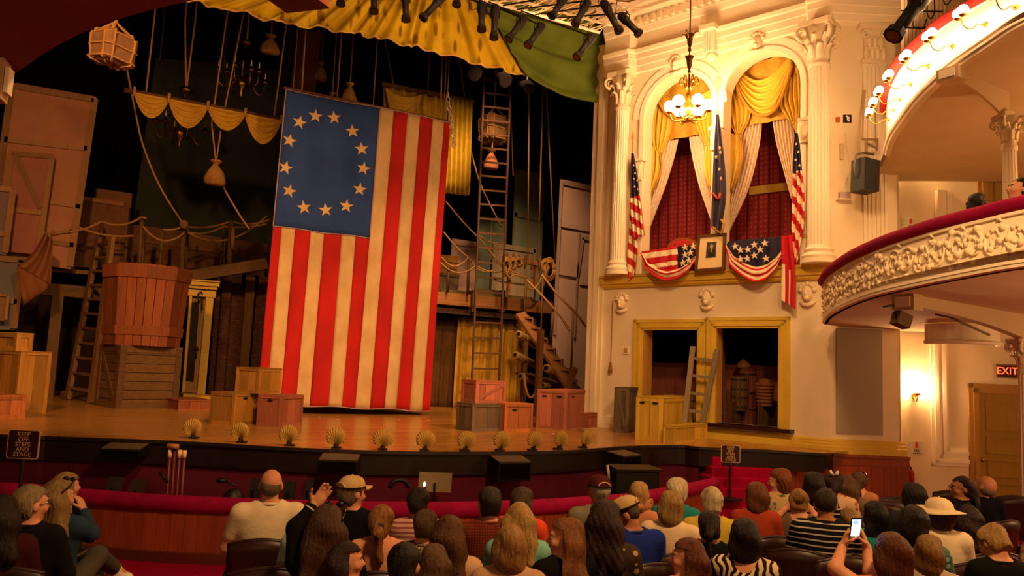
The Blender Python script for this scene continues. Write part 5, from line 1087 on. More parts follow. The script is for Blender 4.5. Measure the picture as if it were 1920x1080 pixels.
def bale(c, sx, sy, sz, rz, tilt, label, topropes, m_):
    b = thing('cloth_bale', c-Vector((0, 0, sz)), label, 'bale'); q = MB(); rot = Matrix.Rotation(rz, 3, 'Z') @ Matrix.Rotation(tilt, 3, 'X')
    def se(u, v, g=1):
        a, t = u*2*math.pi, (v-.5)*math.pi; e = .35; f = lambda x: math.copysign(abs(x)**e, x)
        bl = 1+.03*math.sin(a*9+t*7)+.03*math.sin(t*8)
        return Vector((sx*f(math.cos(t))*f(math.cos(a)), sy*f(math.cos(t))*f(math.sin(a)), sz*f(math.sin(t))))*bl*g
    q.sheet(lambda u, v: c+rot @ se(u, v), 40, 20); q.build('bundle', m_, b, True)
    for u in (.04, .21, .29, .46): q = MB(); q.tube([c+rot @ se(u if j < 17 else (u+.5) % 1, (j/16 if j < 17 else 2-j/16), 1.02) for j in range(33)], .02, 5); q.build('lashing', ROPE, b, True)
    for v in (.36, .5, .64): q = MB(); q.tube([c+rot @ se(j/40, v, 1.02) for j in range(41)], .018, 5); q.build('lashing', ROPE, b, True)
    for t in topropes: q = MB(); q.tube([c+rot @ Vector((t[0]*sx, t[1]*sy, sz)), c+Vector((0, 0, sz*1.75)), Vector((c.x, c.y, TOPZ))], .03, 6); q.build('sling', ROPE, b, True)
    return b
c = PY(212, 92, 13.4); k = depth(c)/FPX
bale(c, 33*k, 28*k, 30*k, R(38), R(4), 'lashed cloth bale hanging under the dark soffit at the upper left', [(-.6, -.6), (.6, -.6), (.6, .6), (-.6, .6)], mat('bale_cloth', '84603e', .95, '6c4a2e', 8, bump=.2, bscale=50))
c = PY(925, 243, 19.8); k = depth(c)/FPX
bale(c, 24*k, 20*k, 26*k, R(12), 0, 'grey-brown cloth bale hanging behind the tall ladder', [(-.7, -.5), (.7, -.5), (0, .5)], mat('bale_cloth_dim', '7a5c40', .95, '64482f', 8, bump=.2, bscale=50))
# long diagonal lines
for pts, lab, Y in (([(237, 125), (252, 200), (268, 272), (300, 350), (345, 423)], 'long slack rope running from the upper left bale down to the rail knot', 20.5), ([(418, 350), (438, 385), (455, 412), (468, 430)], 'thin rope running from the low sack down to the rope rail', 19.5),
                    ([(836, 378), (870, 418), (905, 455), (945, 505)], 'thin slack rope crossing behind the tall ladder', 19.9), ([(878, 262), (890, 310), (905, 355), (940, 425)], 'thin rope slanting across behind the rungs of the tall ladder', 20.1)):
    q = MB(); q.tube(smooth_path([PY(x, y, Y+(.01*(i)*(0))) for i, (x, y) in enumerate(pts)], 30), .024, 6); tag(q.build('rope', ROPE, None, True), lab, 'rope')
for (x0, y0, x1, y1, Y, lab) in ((957, 150, 962, 330, 20.4, 'rope hanging just right of the tall ladder'), (992, 170, 990, 486, 19.1, 'vertical rope dropping to the left part of the rope rack'), (1018, 172, 1009, 490, 19.1, 'vertical rope dropping to the middle of the rope rack'), (1025, 176, 1041, 490, 19.1, 'vertical rope slanting out to the right end of the rope rack'),
                                 (291, 20, 274, 172, 19.1, 'leftmost rope holding up the swag pole'), (537, 45, 514, 218, 19.1, 'rope holding up the right end of the swag pole'), (573, 54, 566, 168, 16.8, 'rope in front of the brown painted post'), (640, 70, 632, 182, 17.5, 'thin rope between the small sacks above the flag'),
                                 (724, 85, 738, 160, 20, 'left rope of the pair holding the hung drape rail'), (806, 105, 802, 172, 20, 'middle rope holding the hung drape rail'), (862, 118, 872, 186, 20, 'right rope holding the hung drape rail'), (829, 110, 826, 212, 17.2, 'rope reaching the top right corner of the flag')):
    a, b_ = PY(x0, y0, Y), PY(x1, y1, Y); t = a+(a-b_)*((TOPZ-a.z)/max(.01, (a-b_).z)); q = MB(); q.tube([b_, a, t], .022, 5); tag(q.build('rope', ROPED if x0 > 570 and x0 < 880 else ROPE, None, True), lab, 'rope')
def tallow(cx, cy, wpx, Y, top, label, ropes):   # dark brass candle chandelier
    c = PY(cx, cy, Y); k = depth(c)/FPX; R_ = wpx*k/2; BR2 = mat('old_brass', '7a5a2c', .35, metal=1); b = thing('candle_chandelier', c-Vector((0, 0, .3)), label, 'chandelier')
    q = MB(); q.lathe([(.01, -.3*R_/.5), (.05, -.26*R_/.5), (.03, -.18), (.13, -.05), (.15, .03), (.12, .1), (.04, .16), (.07, .24), (.03, .34), (.05, .42), (.025, .55), (.06, .6), (.02, .66), (.02, 1.0)], c, 12); q.build('stem', BR2, b, True)
    for j in range(8):
        a = j*math.pi/4+.2; d = Vector((math.cos(a), math.sin(a), 0)); up_ = .12 if j % 2 else .0; rr = R_*(.72 if j % 2 else 1); q = MB()
        e = c+d*rr+Vector((0, 0, .16+up_)); q.tube(smooth_path([c+d*.1, c+d*rr*.35+Vector((0, 0, .12)), c+d*rr*.7-Vector((0, 0, .16-up_)), c+d*rr*.95-Vector((0, 0, .08-up_)), e], 16), .018, 5); arm = q.build('arm', BR2, b, True)
        q = MB(); q.lathe([(.02, -.02), (.09, .02), (.1, .06), (.04, .07), (.04, .14)], e, 10); q.build('candle_cup', BR2, arm, True)
        q = MB(); q.lathe([(.02, .14), (.02, .26), (.004, .32)], e, 6); q.build('candle', mat('candle_wax', 'c8a878', .6), arm, True)
    ct = PY(*top, Y); q = MB(); q.lathe([(.02, -.05), (.16, .0), (.14, .08), (.03, .14)], ct, 12); q.build('crown_plate', BR2, b, True)
    q = MB(); q.tube([c+Vector((0, 0, .9)), ct], .015, 5); q.build('chain', BR2, b)
    for r_ in ropes: t = PY(*r_, Y); q = MB(); q.tube([ct, t, t+(t-ct)*.01+Vector((0, 0, max(0, TOPZ-t.z)))], .025, 5); q.build('hanging_rope', ROPE, b, True)
tallow(453, 158, 88, 20.5, (462, 84), 'dark brass candle chandelier hanging high above the swags', [(464, 66)])
tallow(338, 252, 88, 20.3, (349, 172), 'dark brass candle chandelier hanging below the swags', [(347, 40), (366, 40)])
for (x, y, r_, Y, lab) in ((887, 135, 16, 17.5, 'dark round stage lamp hidden behind the drape, left of the tall ladder'), (944, 148, 15, 17.0, 'dark round stage lamp at the top of the tall ladder'), (988, 162, 13, 16.5, 'dark round stage lamp under the green drape edge')):
    c = PY(x, y, Y); k = depth(c)/FPX; b = thing('stage_lamp', c, lab, 'stage light'); q = MB(); q.tube([c+Vector((0, .25, .12)), c, c+Vector((0, -.1, -.08))], [r_*k*.6, r_*k*.95, r_*k], 14); q.build('housing', mat('housing_matte', '0c0908', .95, spec=.02), b, True); q = MB(); q.tube([c, Vector((c.x, c.y, TOPZ))], .02, 6); q.build('hanger', DKP, b); q = MB(); q.tube([c+Vector((0, -.11, -.085)), c+Vector((0, -.12, -.09))], r_*k*.85, 14); q.build('lens', mat('lens_dark', '140e10', .6, spec=.1), b)
# ---- box hung from the ceiling, seen from below (top left centre)
c0, c1, c2, c3 = [PZ(x, y, 5.6) for x, y in ((500, -2), (537, 25), (619, 16), (580, -14))]; b = thing('hung_box', (c0+c2)/2, 'underside of a brown box hung from the ceiling at the top of the frame', 'box')
hb = Vector((0, 0, .5)); q = MB(); q.hexa([c0, c1, c2, c3, c0+hb, c1+hb, c2+hb, c3+hb]); q.build('box_body', mat('hung_box_brown', '8a5034', .7), b); q = MB(); ctr = (c0+c1+c2+c3)/4; e = Vector((0, 0, -.006)); q.add([c.lerp(ctr, .12)+e for c in (c0, c1, c2, c3)], [(0, 1, 2, 3)]); q.build('underside_panel', mat('hung_box_dark', '6e3c26', .7), b, solid=.006)
# ---- lighting truss and profile spots
STEEL = mat('truss_aluminium', 'd8c4ac', .4)
TRS = thing('lighting_truss', PY(1040, 20, 12), 'aluminium lighting truss crossing the top of the frame', 'truss')
def chord(a, b_): q = MB(); q.tube([a, b_], .028, 8); q.build('chord', STEEL, TRS, True)
TA = (PY(560, -96, 12), PY(1124, 61, 12)); TB = (PY(640, -89, 12.9), PY(1146, 48, 12.9)); TC = (PY(640, -155, 12.4), PY(1202, 19, 12.4))
for a, b_ in (TA, TB, TC): chord(a, b_)
nz = 22
for i in range(nz):
    for (P_, Q_) in ((TA, TB), (TB, TC), (TC, TA)):
        q = MB(); q.tube([P_[0].lerp(P_[1], i/nz), Q_[0].lerp(Q_[1], (i+.5)/nz), P_[0].lerp(P_[1], (i+1)/nz)], .012, 5); q.build('lattice_bar', STEEL, TRS)
for i, P_ in enumerate((TA, TC)):
    q = MB(); t = P_[0].lerp(P_[1], .55); q.tube([t, Vector((t.x, t.y, 10.5))], .012, 5); q.build('hanger_cable', DKP, TRS)
LBLK = mat('lamp_black', '120c0b', .6, spec=.15); LENS = mat('lens_red_glint', '5a141a', .2, spec=.6); LENSD = mat('lens_black_glass', '0e0a0c', .15, spec=.6)
def profile(a, b_, d, label, yoke_to=None, r_=None, hang=True):
    A, B = PD(*a, d), PD(*b_, d*.985); L_ = (B-A).length; ax = (B-A).normalized(); k = d/FPX; r_ = (r_ or 8)*k
    b = thing('profile_spotlight', A, label, 'stage light'); q = MB()
    q.tube([A, A+ax*L_*.05, A+ax*L_*.35, A+ax*L_*.42, A+ax*L_*.45, A+ax*L_*.6, A+ax*L_*.62, A+ax*L_*.86], [r_*.7, r_, r_, r_*.8, r_*.78, r_*.75, r_*.72, r_*.72], 12); q.build('body', LBLK, b, True)
    q = MB(); q.tube([A+ax*L_*.84, A+ax*L_*.88, A+ax*L_], [r_*.75, r_*1.0, r_*1.12], 8); q.build('lens_hood', LBLK, b)
    q = MB(); q.tube([A+ax*L_*.985, A+ax*L_*1.003], r_*.8, 10); q.build('lens', LENS if 'reddish' in label or d < 10 else LENSD, b)
    side = ax.cross(Vector((0, 0, 1))).normalized()
    for s in (-1, 1): q = MB(); m_ = A+ax*L_*.4; q.tube([m_+side*r_*1.05*s, m_+side*r_*1.15*s+Vector((0, 0, r_*2.2))], .008, 5); q.build('yoke_arm', LBLK, b)
    m_ = A+ax*L_*.4+Vector((0, 0, r_*2.2)); hang = min([c0.lerp(c1, i/60) for c0, c1 in (TA, TB, TC) for i in range(61)], key=lambda c: (c-m_).length) if d > 10 else m_+Vector((0, 0, 3)); q = MB(); q.tube([m_-side*r_*1.15, m_+side*r_*1.15], .008, 5); q.tube([m_, hang], .014, 6); q.build('clamp', LBLK, b)
    q = MB(); q.tube(smooth_path([A, A+side*.12-Vector((0, 0, .15)), A+side*.2-Vector((0, 0, .05)), A+side*.12+Vector((0, 0, .25))], 12), .006, 4); q.build('power_cable', LBLK, b, True)
    return b
LIST = [((641, -26), (639, 8), 'stage spotlight at the top edge, leftmost of the row over the gold drape'), ((702, -16), (701, 22), 'stage spotlight pointing straight down, second from the left'), ((760, -18), (761, 38), 'stage spotlight pointing straight down, third from the left'), ((832, -8), (792, 35), 'stage spotlight slanting down to the left over the gold drape'),
        ((862, -22), (856, 9), 'stage spotlight just peeking in at the top edge right of the slanting one'), ((903, 4), (903, 57), 'upright stage spotlight, left of the pair beside the green drape'), ((929, 10), (926, 72), 'upright stage spotlight, right of the pair beside the green drape'), ((985, 33), (953, 74), 'tilted stage spotlight over the left part of the green drape'),
        ((1018, 46), (989, 86), 'tilted stage spotlight with a reddish lens over the middle of the green drape'), ((1112, 66), (1081, 108), 'lowest stage spotlight with a reddish lens near the proscenium'), ((1060, -6), (1034, 31), 'stage spotlight mounted on top of the truss, left one'), ((1103, 2), (1078, 46), 'stage spotlight mounted on top of the truss, right one'),
        ((1130, 2), (1162, 60), 'stage spotlight tilted right at the end of the truss, inner one'), ((1162, 27), (1199, 64), 'outermost stage spotlight tilted right at the end of the truss')]
for a, b_, lab in LIST: profile(a, b_, 12.2, lab, r_=8.2)
profile((1742, -22), (1674, 68), 8.6, 'big near stage spotlight in front of the upper balcony', r_=17)
# iron guard rail and organ-like posts behind the upper balcony rail
GU = thing('gallery_screen', PD(1720, 60, 12.6), 'cream vertical slat screen behind the upper balcony rail', 'screen')
for i in range(12):
    x = 1694+i*7.2; q = MB(); t0, t1 = PD(x, 140-i*6, 12.4), PD(x-1, -30, 12.4); q.bar(t0-Vector((0, 0, .3)), t1, .05, .04); q.build('slat', CREAM2, GU)
q = MB(); q.tube([PD(1690, 20, 12.3), PD(1768, 22, 12.3)], .014, 5); q.tube([PD(1700, 52, 12.3), PD(1750, 53, 12.3)], .014, 5); q.build('guard_bar', DKP, GU)
for pts in ([(1745, -20), (1738, 20), (1745, 35), (1752, 20), (1750, -20)], [(1766, -10), (1772, 8), (1780, 5), (1790, -12)], [(1718, 20), (1712, 48), (1730, 53), (1738, 35)]): q = MB(); q.tube(smooth_path([PD(x, y, 11.5) for x, y in pts], 18), .01, 5); q.build('cable', DKP, GU, True)
# ================================================================== presidential box dressing
def cloth_lr(name, L_, R_, o, m_, folds, amp, label=None, cat=None, par=None, fr='W', nu=None, nv=24, o2=None, solid=.008, phase=0):
    f = (lambda x, y, oo: PP(x, y, WP+WN*oo, WN))
    nu = nu or max(12, folds*8); l = smooth_path([Vector((x, y, 0)) for x, y in L_], nv); r_ = smooth_path([Vector((x, y, 0)) for x, y in R_], nv)
    q = MB()
    def fn(u, v):
        i = min(int(round(v*nv)), nv); p = l[i].lerp(r_[i], u); oo = o+((o2 if o2 is not None else o)-o)*v
        return f(p.x, p.y, oo)+WN*(amp*math.sin(u*folds*2*math.pi+phase+.5*math.sin(v*4)))
    q.sheet(fn, nu, nv); ob = q.build(name, m_, par, True, solid=solid)
    if label: tag(ob, label, cat)
    return ob
def swag(name, T_, B_, o, m_, folds, amp, par):
    nu = 30; t = smooth_path([Vector((x, y, 0)) for x, y in T_], nu); b = smooth_path([Vector((x, y, 0)) for x, y in B_], nu); q = MB(); nv = folds*8
    def fn(u, v):
        i = min(int(round(u*nu)), nu); p = t[i].lerp(b[i], v); e = math.sin(u*math.pi)
        return PP(p.x, p.y, WP+WN*(o+.08*e*v), WN)+WN*(amp*e*math.sin(v*folds*2*math.pi))
    q.sheet(fn, nu, nv); return q.build(name, m_, par, True, solid=.008)
SATIN = mat('gold_satin', 'dcb640', .5, 'cca42e', 3, bump=.05, bscale=40, spec=.4); FRINGE = mat('gold_fringe', 'b8862c', .9, 'a07020', 60)
LACE = mat('lace_curtain', 'e6d2b8', .8, 'd2b090', 26, mix=.3, bump=.15, bscale=90)
SATIN2 = mat('gold_damask', 'cfa038', .6, 'b8862a', 9, mix=.3)
def box_window(nm, label, A, pel, sw, lt, rt_, ltail, rtail):
    b = thing('box_drapery', W((A['a']+A['b'])/2, 7.8, -.5), label, 'curtain')
    q = MB(); q.sheet(lambda u, v: W(A['a']-.1+(A['b']-A['a']+.2)*u, 7.55+1.35*v, -.60+.03*math.sin(u*26)), 40, 4); q.build('pelmet', SATIN2, b, True)
    swag('swag', *sw, -.5, SATIN, 5, .05, b); 
    q = MB(); l = smooth_path([PP(x, y, WP+WN*-.42, WN) for x, y in sw[1]], 30); q.tube([p-Vector((0, 0, .03)) for p in l], .035, 6); q.build('fringe', FRINGE, b, True)
    for i, (L_, R_) in enumerate((lt, rt_)): cloth_lr('drape', L_, R_, -.55, SATIN, 5, .05, par=b)
    for i, (L_, R_) in enumerate((ltail, rtail)):
        cloth_lr('tail', L_, R_, -.5, SATIN, 3, .05, par=b)
        l = smooth_path([PP(x, y, WP+WN*-.45, WN) for x, y in R_], 16); q = MB(); q.tube(l, .022, 5); q.build('fringe', FRINGE, b, True)
    return b
bl = box_window('l', 'gold swagged drapery filling the top of the left box arch', AL, 0, ([(1232, 170), (1250, 180), (1268, 190), (1300, 185), (1338, 165)], [(1228, 172), (1245, 205), (1275, 222), (1310, 214), (1340, 180)]),
    ([(1222, 185), (1214, 225), (1216, 262), (1230, 288)], [(1262, 190), (1262, 225), (1254, 258), (1240, 288)]), ([(1300, 205), (1305, 235), (1316, 258), (1324, 274)], [(1342, 195), (1342, 235), (1338, 262), (1332, 276)]),
    ([(1216, 262), (1211, 310), (1208, 350), (1206, 388)], [(1238, 290), (1240, 318), (1228, 350), (1208, 387)]), ([(1324, 276), (1322, 305), (1324, 330), (1330, 350)], [(1338, 268), (1342, 300), (1342, 330), (1338, 352)]))
br_ = box_window('r', 'gold swagged drapery filling the top of the right box arch', AR, 0, ([(1380, 128), (1400, 142), (1422, 150), (1450, 138), (1482, 104)], [(1376, 132), (1390, 180), (1420, 212), (1455, 200), (1486, 120)]),
    ([(1362, 160), (1360, 200), (1368, 230), (1380, 252)], [(1385, 150), (1408, 195), (1404, 225), (1388, 252)]), ([(1470, 160), (1462, 195), (1472, 215), (1486, 234)], [(1502, 130), (1506, 170), (1505, 205), (1496, 236)]),
    ([(1362, 250), (1360, 290), (1362, 325), (1366, 358)], [(1388, 252), (1392, 290), (1384, 330), (1372, 358)]), ([(1488, 234), (1496, 260), (1498, 300), (1500, 335)], [(1498, 232), (1506, 260), (1507, 300), (1506, 335)]))
for (L_, R_, lab) in (([(1258, 205), (1238, 265), (1222, 340), (1207, 442)], [(1277, 205), (1272, 262), (1252, 335), (1211, 443)], 'white lace curtain drawn to the left in the left box arch'),
                      ([(1288, 215), (1296, 280), (1312, 350), (1334, 414)], [(1322, 215), (1338, 280), (1340, 350), (1338, 416)], 'white lace curtain drawn to the right in the left box arch'),
                      ([(1408, 200), (1388, 260), (1372, 340), (1361, 432)], [(1430, 200), (1424, 272), (1404, 352), (1366, 434)], 'white lace curtain drawn to the left in the right box arch'),
                      ([(1446, 200), (1455, 262), (1470, 320), (1484, 372)], [(1484, 200), (1490, 262), (1492, 320), (1490, 374)], 'white lace curtain drawn to the right in the right box arch')):
    cloth_lr('lace_curtain', L_, R_, -.68, LACE, 6, .04, lab, 'curtain')
# flags on poles
CR_R = mat('flag_red', 'b8101c', .75); CR_W = mat('flag_cream', 'e8d4b0', .75); CR_B = mat('flag_navy', '221c38', .8)
def pat_cloth(name, L_, R_, o, folds, amp, pick, mats, label, cat, par=None, nu=24, nv=90, o2=None):
    l = smooth_path([Vector((x, y, 0)) for x, y in L_], nv); r_ = smooth_path([Vector((x, y, 0)) for x, y in R_], nv); q = MB()
    for j in range(nv+1):
        for i in range(nu+1):
            p = l[j].lerp(r_[j], i/nu); oo = o+((o2 if o2 is not None else o)-o)*j/nv
            q.v.append(tuple(PP(p.x, p.y, WP+WN*oo, WN)+WN*(amp*math.sin(i/nu*folds*2*math.pi+.3*math.sin(j*.1)))))
    for j in range(nv):
        for i in range(nu):
            a = j*(nu+1)+i; q.f.append((a, a+1, a+nu+2, a+nu+1)); p = l[j].lerp(r_[j], (i+.5)/nu); q.mi.append(pick((i+.5)/nu, (j+.5)/nv, p.x, p.y))
    return q.build(name, mats, par, True, solid=.006)
def pole_flag(L_, R_, o, cant, slope, period, pole, label, L2=None, R2=None, starpx=()):
    b = thing('pole_flag', PP(*L_[-1], WP+WN*o, WN), label, 'flag')
    def pick(u, v, x, y):
        if y < cant-(u*8): return 2
        return 0 if int((y+slope*u*40+1000)/period) % 2 == 0 else 1
    pat_cloth('flag_cloth', L_, R_, o, 2.5, .035, pick, [CR_R, CR_W, CR_B], None, None, b)
    if L2: pat_cloth('flag_cloth', L2, R2, o-.04, 1.5, .03, lambda u, v, x, y: 0 if int((y+slope*u*40+1000+period*.5)/period) % 2 == 0 else 1, [CR_R, CR_W, CR_B], None, None, b, nv=60)
    q = MB(); q.tube([PP(*pole[0], WP+WN*(o-.02), WN), PP(*pole[1], WP+WN*(o-.08), WN)], .018, 7); q.build('pole', mat('gilt_pole', 'b8862c', .4), b, True); q = MB(); t = PP(*pole[0], WP+WN*(o-.02), WN); q.lathe([(.02, 0), (.035, .05), (.02, .1), (.004, .2)], t, 8); q.build('finial', mat('gilt_pole', 'b8862c', .4), b, True)
    for (x, y) in starpx:
        ctr = PP(x, y, WP+WN*(o+.045), WN); q = MB(); q.prism(star_poly(0, 0, .03), lambda i, j, k: ctr+WS*i+Vector((0, 0, j))+WN*k, 0, .006); q.build('star', CR_W, b)
    for RR_ in ([R_] if not R2 else [R_, R2]): q = MB(); l = smooth_path([PP(x, y, WP+WN*o, WN) for x, y in RR_[-2:]], 8); q.tube(l, .014, 5); q.build('fringe', FRINGE, b, True)
pole_flag([(1185, 288), (1183, 340), (1182, 385), (1188, 448)], [(1188, 288), (1196, 335), (1201, 375), (1208, 442)], .2, 372, -.35, 13.5, ((1186, 262), (1186, 500)), 'fringed striped and starred flag on a pole left of the left arch',
          [(1181, 375), (1180, 430), (1176, 480), (1178, 528)], [(1192, 375), (1192, 430), (1196, 470), (1190, 515)], [(1188, 310), (1191, 325), (1189, 335), (1195, 338), (1190, 350), (1196, 355), (1199, 365)])
pole_flag([(1491, 250), (1487, 310), (1485, 380), (1484, 506)], [(1496, 250), (1502, 300), (1509, 400), (1496, 490)], .2, 326, -.9, 17, ((1493, 225), (1495, 480)), 'fringed striped and starred flag on a pole right of the right arch',
          starpx=[(1493, 270), (1497, 285), (1492, 300), (1499, 310), (1495, 322)])
bf = thing('blue_pole_flag', PP(1345, 437, WP+WN*.15, WN), 'dark blue gold-fringed flag hanging from a pole between the two arches', 'flag')
pat_cloth('flag_cloth', [(1344, 215), (1338, 290), (1335, 370), (1334, 424)], [(1347, 215), (1357, 290), (1361, 370), (1352, 436)], .18, 2, .04, lambda u, v, x, y: 0, [mat('flag_indigo', '2a2036', .6, spec=.4)], None, None, bf)
q = MB(); q.tube([PP(x, y, WP+WN*.2, WN) for x, y in ((1333, 424), (1342, 430), (1352, 438), (1358, 420), (1352, 412))], .025, 6); q.build('fringe', FRINGE, bf, True)
q = MB(); q.tube([PP(x, y, WP+WN*.23, WN) for x, y in ((1336, 362), (1344, 372), (1350, 371), (1350, 362))], .03, 5); q.build('red_scroll', mat('scroll_red', '9a3a1c', .7), bf, True)
for (x, y) in ((1343, 295), (1349, 318), (1352, 335), (1350, 278), (1351, 286)): q = MB(); q.ball(tuple(PP(x, y, WP+WN*.22, WN)), (.03, .02, .04), 7, 5); q.build('emblem_stitching', mat('emblem_gold', 'b89058', .6), bf, True)
q = MB(); q.tube([PP(1346, 205, WP+WN*.15, WN), PP(1352, 445, WP+WN*.1, WN)], .016, 6); q.build('pole', mat('gilt_pole', 'b8862c', .4), bf, True)
# buntings
def bunting(T_, B_, o, pick, label, stars, edge):
    b = thing('bunting', PP(*T_[len(T_)//2], WP+WN*o, WN), label, 'bunting'); nu, nv = 70, 40
    t = smooth_path([Vector((x, y, 0)) for x, y in T_], nu); bb = smooth_path([Vector((x, y, 0)) for x, y in B_], nu); q = MB()
    for j in range(nv+1):
        for i in range(nu+1):
            p = t[i].lerp(bb[i], j/nv); v = j/nv; q.v.append(tuple(PP(p.x, p.y, WP+WN*(o+.1*v*math.sin(i/nu*math.pi)), WN)+WN*(.03*math.sin(v*26)*max(0, v-.5)*2+.012*math.sin(i*.5))))
    for j in range(nv):
        for i in range(nu):
            a = j*(nu+1)+i; q.f.append((a, a+1, a+nu+2, a+nu+1)); p = t[i].lerp(bb[i], (j+.5)/nv); q.mi.append(pick((i+.5)/nu, (j+.5)/nv, p.x, p.y))
    q.build('cloth', [CR_R, CR_W, CR_B], b, True, solid=.008)
    for (x, y) in stars:
        ctr = PP(x, y, WP+WN*(o+.085), WN); q = MB(); q.prism(star_poly(0, 0, .075, math.pi/2+.1), lambda i, j, k: ctr+WS*i+Vector((0, 0, j))+WN*k, -.03, .006); q.build('star', CR_W, b)
def pk1(u, v, x, y):
    if v > .72: return (1, 0, 1, 0, 0)[min(4, int((v-.72)/.28*5))]
    if x > 1269: return 2
    w = y-(471-(x-1206)*.13); return 0 if w < 4 else 1 if w < 14 else 0 if w < 26 else 1 if w < 34 else 0
bunting([(1204, 471), (1236, 467), (1269, 462), (1304, 458)], [(1202, 474), (1214, 506), (1248, 526), (1284, 514), (1304, 489)], .22, pk1, 'striped and starred bunting swag on the ledge left of the framed portrait', [(1284, 464), (1299, 462), (1284, 478), (1294, 474), (1291, 488), (1280, 493)], 0)
def pk2(u, v, x, y):
    if v < .64: return 2
    return (1, 0, 1, 0, 1, 0)[min(5, int((v-.64)/.36*6))]
bunting([(1365, 453), (1400, 449), (1435, 446), (1468, 443)], [(1361, 462), (1372, 500), (1415, 528), (1447, 514), (1468, 480)], .22, pk2, 'starred blue bunting swag on the ledge right of the framed portrait', [(1378, 462), (1388, 469), (1402, 468), (1414, 459), (1434, 456), (1425, 468), (1388, 486), (1401, 485), (1414, 479), (1436, 485)], 0)
b = thing('bunting_tail', PP(1478, 578, WP+WN*.22, WN), 'red and white bunting tail hanging over the ledge at the right', 'bunting')
pat_cloth('cloth', [(1465, 443), (1465, 500), (1464, 562)], [(1484, 441), (1491, 510), (1491, 580)], .24, 1.5, .03, lambda u, v, x, y: (0 if u > .0 and v < .45 and u < .75 else 1 if u < .28 else 0 if u < .5 else 1 if u < .68 and v > .5 else 0), [CR_R, CR_W, CR_B], None, None, b)
# framed portrait
PF = thing('framed_portrait', PP(1331, 508, WP+WN*.12, WN), 'framed portrait print with a cream mount standing on the box ledge', 'picture')
pc4 = [PP(x, y, WP+WN*oo, WN) for x, y, oo in ((1303, 510, .26), (1359, 505, .26), (1362, 437, .12), (1309, 441, .12))]
def pf(i, j, k): a = pc4[0].lerp(pc4[1], i); b_ = pc4[3].lerp(pc4[2], i); return a.lerp(b_, j)+WN*k
q = MB()
for (i0, i1, j0, j1) in ((0, 1, 0, .07), (0, 1, .93, 1), (0, .09, 0, 1), (.91, 1, 0, 1)): q.fbox(pf, (i0, j0, -.02), (i1, j1, .03))
q.build('frame', mat('frame_walnut', '5a3818', .45), PF); q = MB(); q.fbox(pf, (.06, .05, -.015), (.94, .95, .005)); q.build('mount', mat('mount_cream', 'd8bc8c', .8), PF)
q = MB(); q.fbox(pf, (.34, .35, .005), (.68, .78, .009)); q.build('print', mat('print_dark', '3c3226', .7), PF)
q = MB(); q.prism([(.52+.06*math.cos(a), .66+.065*math.sin(a)) for a in [i*math.pi/6 for i in range(12)]], pf, .009, .013); q.build('face_print', mat('print_face', '9a8462', .7), PF); q = MB(); q.prism([(.41, .38), (.64, .38), (.6, .54), (.54, .6), (.49, .6), (.43, .52)], pf, .009, .012); q.build('coat_print', mat('print_coat', '241c14', .7), PF); q = MB(); q.prism([(.5, .5), (.54, .5), (.535, .6), (.5, .6)], pf, .012, .014); q.build('collar_print', mat('print_face', '9a8462', .7), PF)
# red sofa back in the box
sc_ = PP(1278, 462, WP+WN*-1.0, WN); k = depth(sc_)/FPX; SF = thing('sofa', Vector((sc_.x, sc_.y, 4.44)), 'red button-backed sofa inside the box behind the left bunting', 'sofa'); s0_ = (sc_-WP).dot(WS); zt = PP(1278, 446, WP+WN*-1.0, WN).z
q = MB(); arc = [(s0_+.36*math.cos(t), zt-.2+.2*math.sin(t)) for t in [math.pi*i/16 for i in range(17)]]; q.prism([(s0_+.36, 4.5), *arc, (s0_-.36, 4.5)], lambda i, j, kk: W(i, j, -1+kk), -.08, .02); q.build('back_frame', mat('gilt_wood', '8a5a24', .5), SF)
q = MB(); arc = [(s0_+.29*math.cos(t), zt-.22+.17*math.sin(t)) for t in [math.pi*i/16 for i in range(17)]]; q.prism([(s0_+.29, 4.8), *arc, (s0_-.29, 4.8)], lambda i, j, kk: W(i, j, -1+kk), .02, .07); bk = q.build('back_cushion', mat('sofa_red', 'c03030', .6), SF)
for i in (-1, 0, 1): q = MB(); q.ball(tuple(W(s0_+i*.13, zt-.16, -.93)), .018, 6, 4); q.build('button', mat('sofa_button', '6a1414', .6), bk, True)
q = MB(); q.fbox(W, (s0_-.5, 4.7, -1.0), (s0_+.5, 4.9, -.4)); q.build('seat', mat('sofa_red', 'c03030', .6), SF, bevel=.03)
for (a, o) in ((-.45, -.95), (.45, -.95), (-.45, -.45), (.45, -.45)): q = MB(); q.fbox(W, (s0_+a-.03, 4.44, o-.03), (s0_+a+.03, 4.7, o+.03)); q.build('leg', mat('gilt_wood', '8a5a24', .5), SF)
# yellow pedestal blocks on the ledge
m = MB(); m.fbox(W, (4.12, 4.45, -.3), (4.36, 4.98, .04)); m.fbox(W, (4.1, 4.96, -.32), (4.38, 5.02, .06)); m.fbox(W, (.40, 4.45, -.3), (.62, 4.98, .0)); struct(m.build('ledge_block_trim', YELLOW))
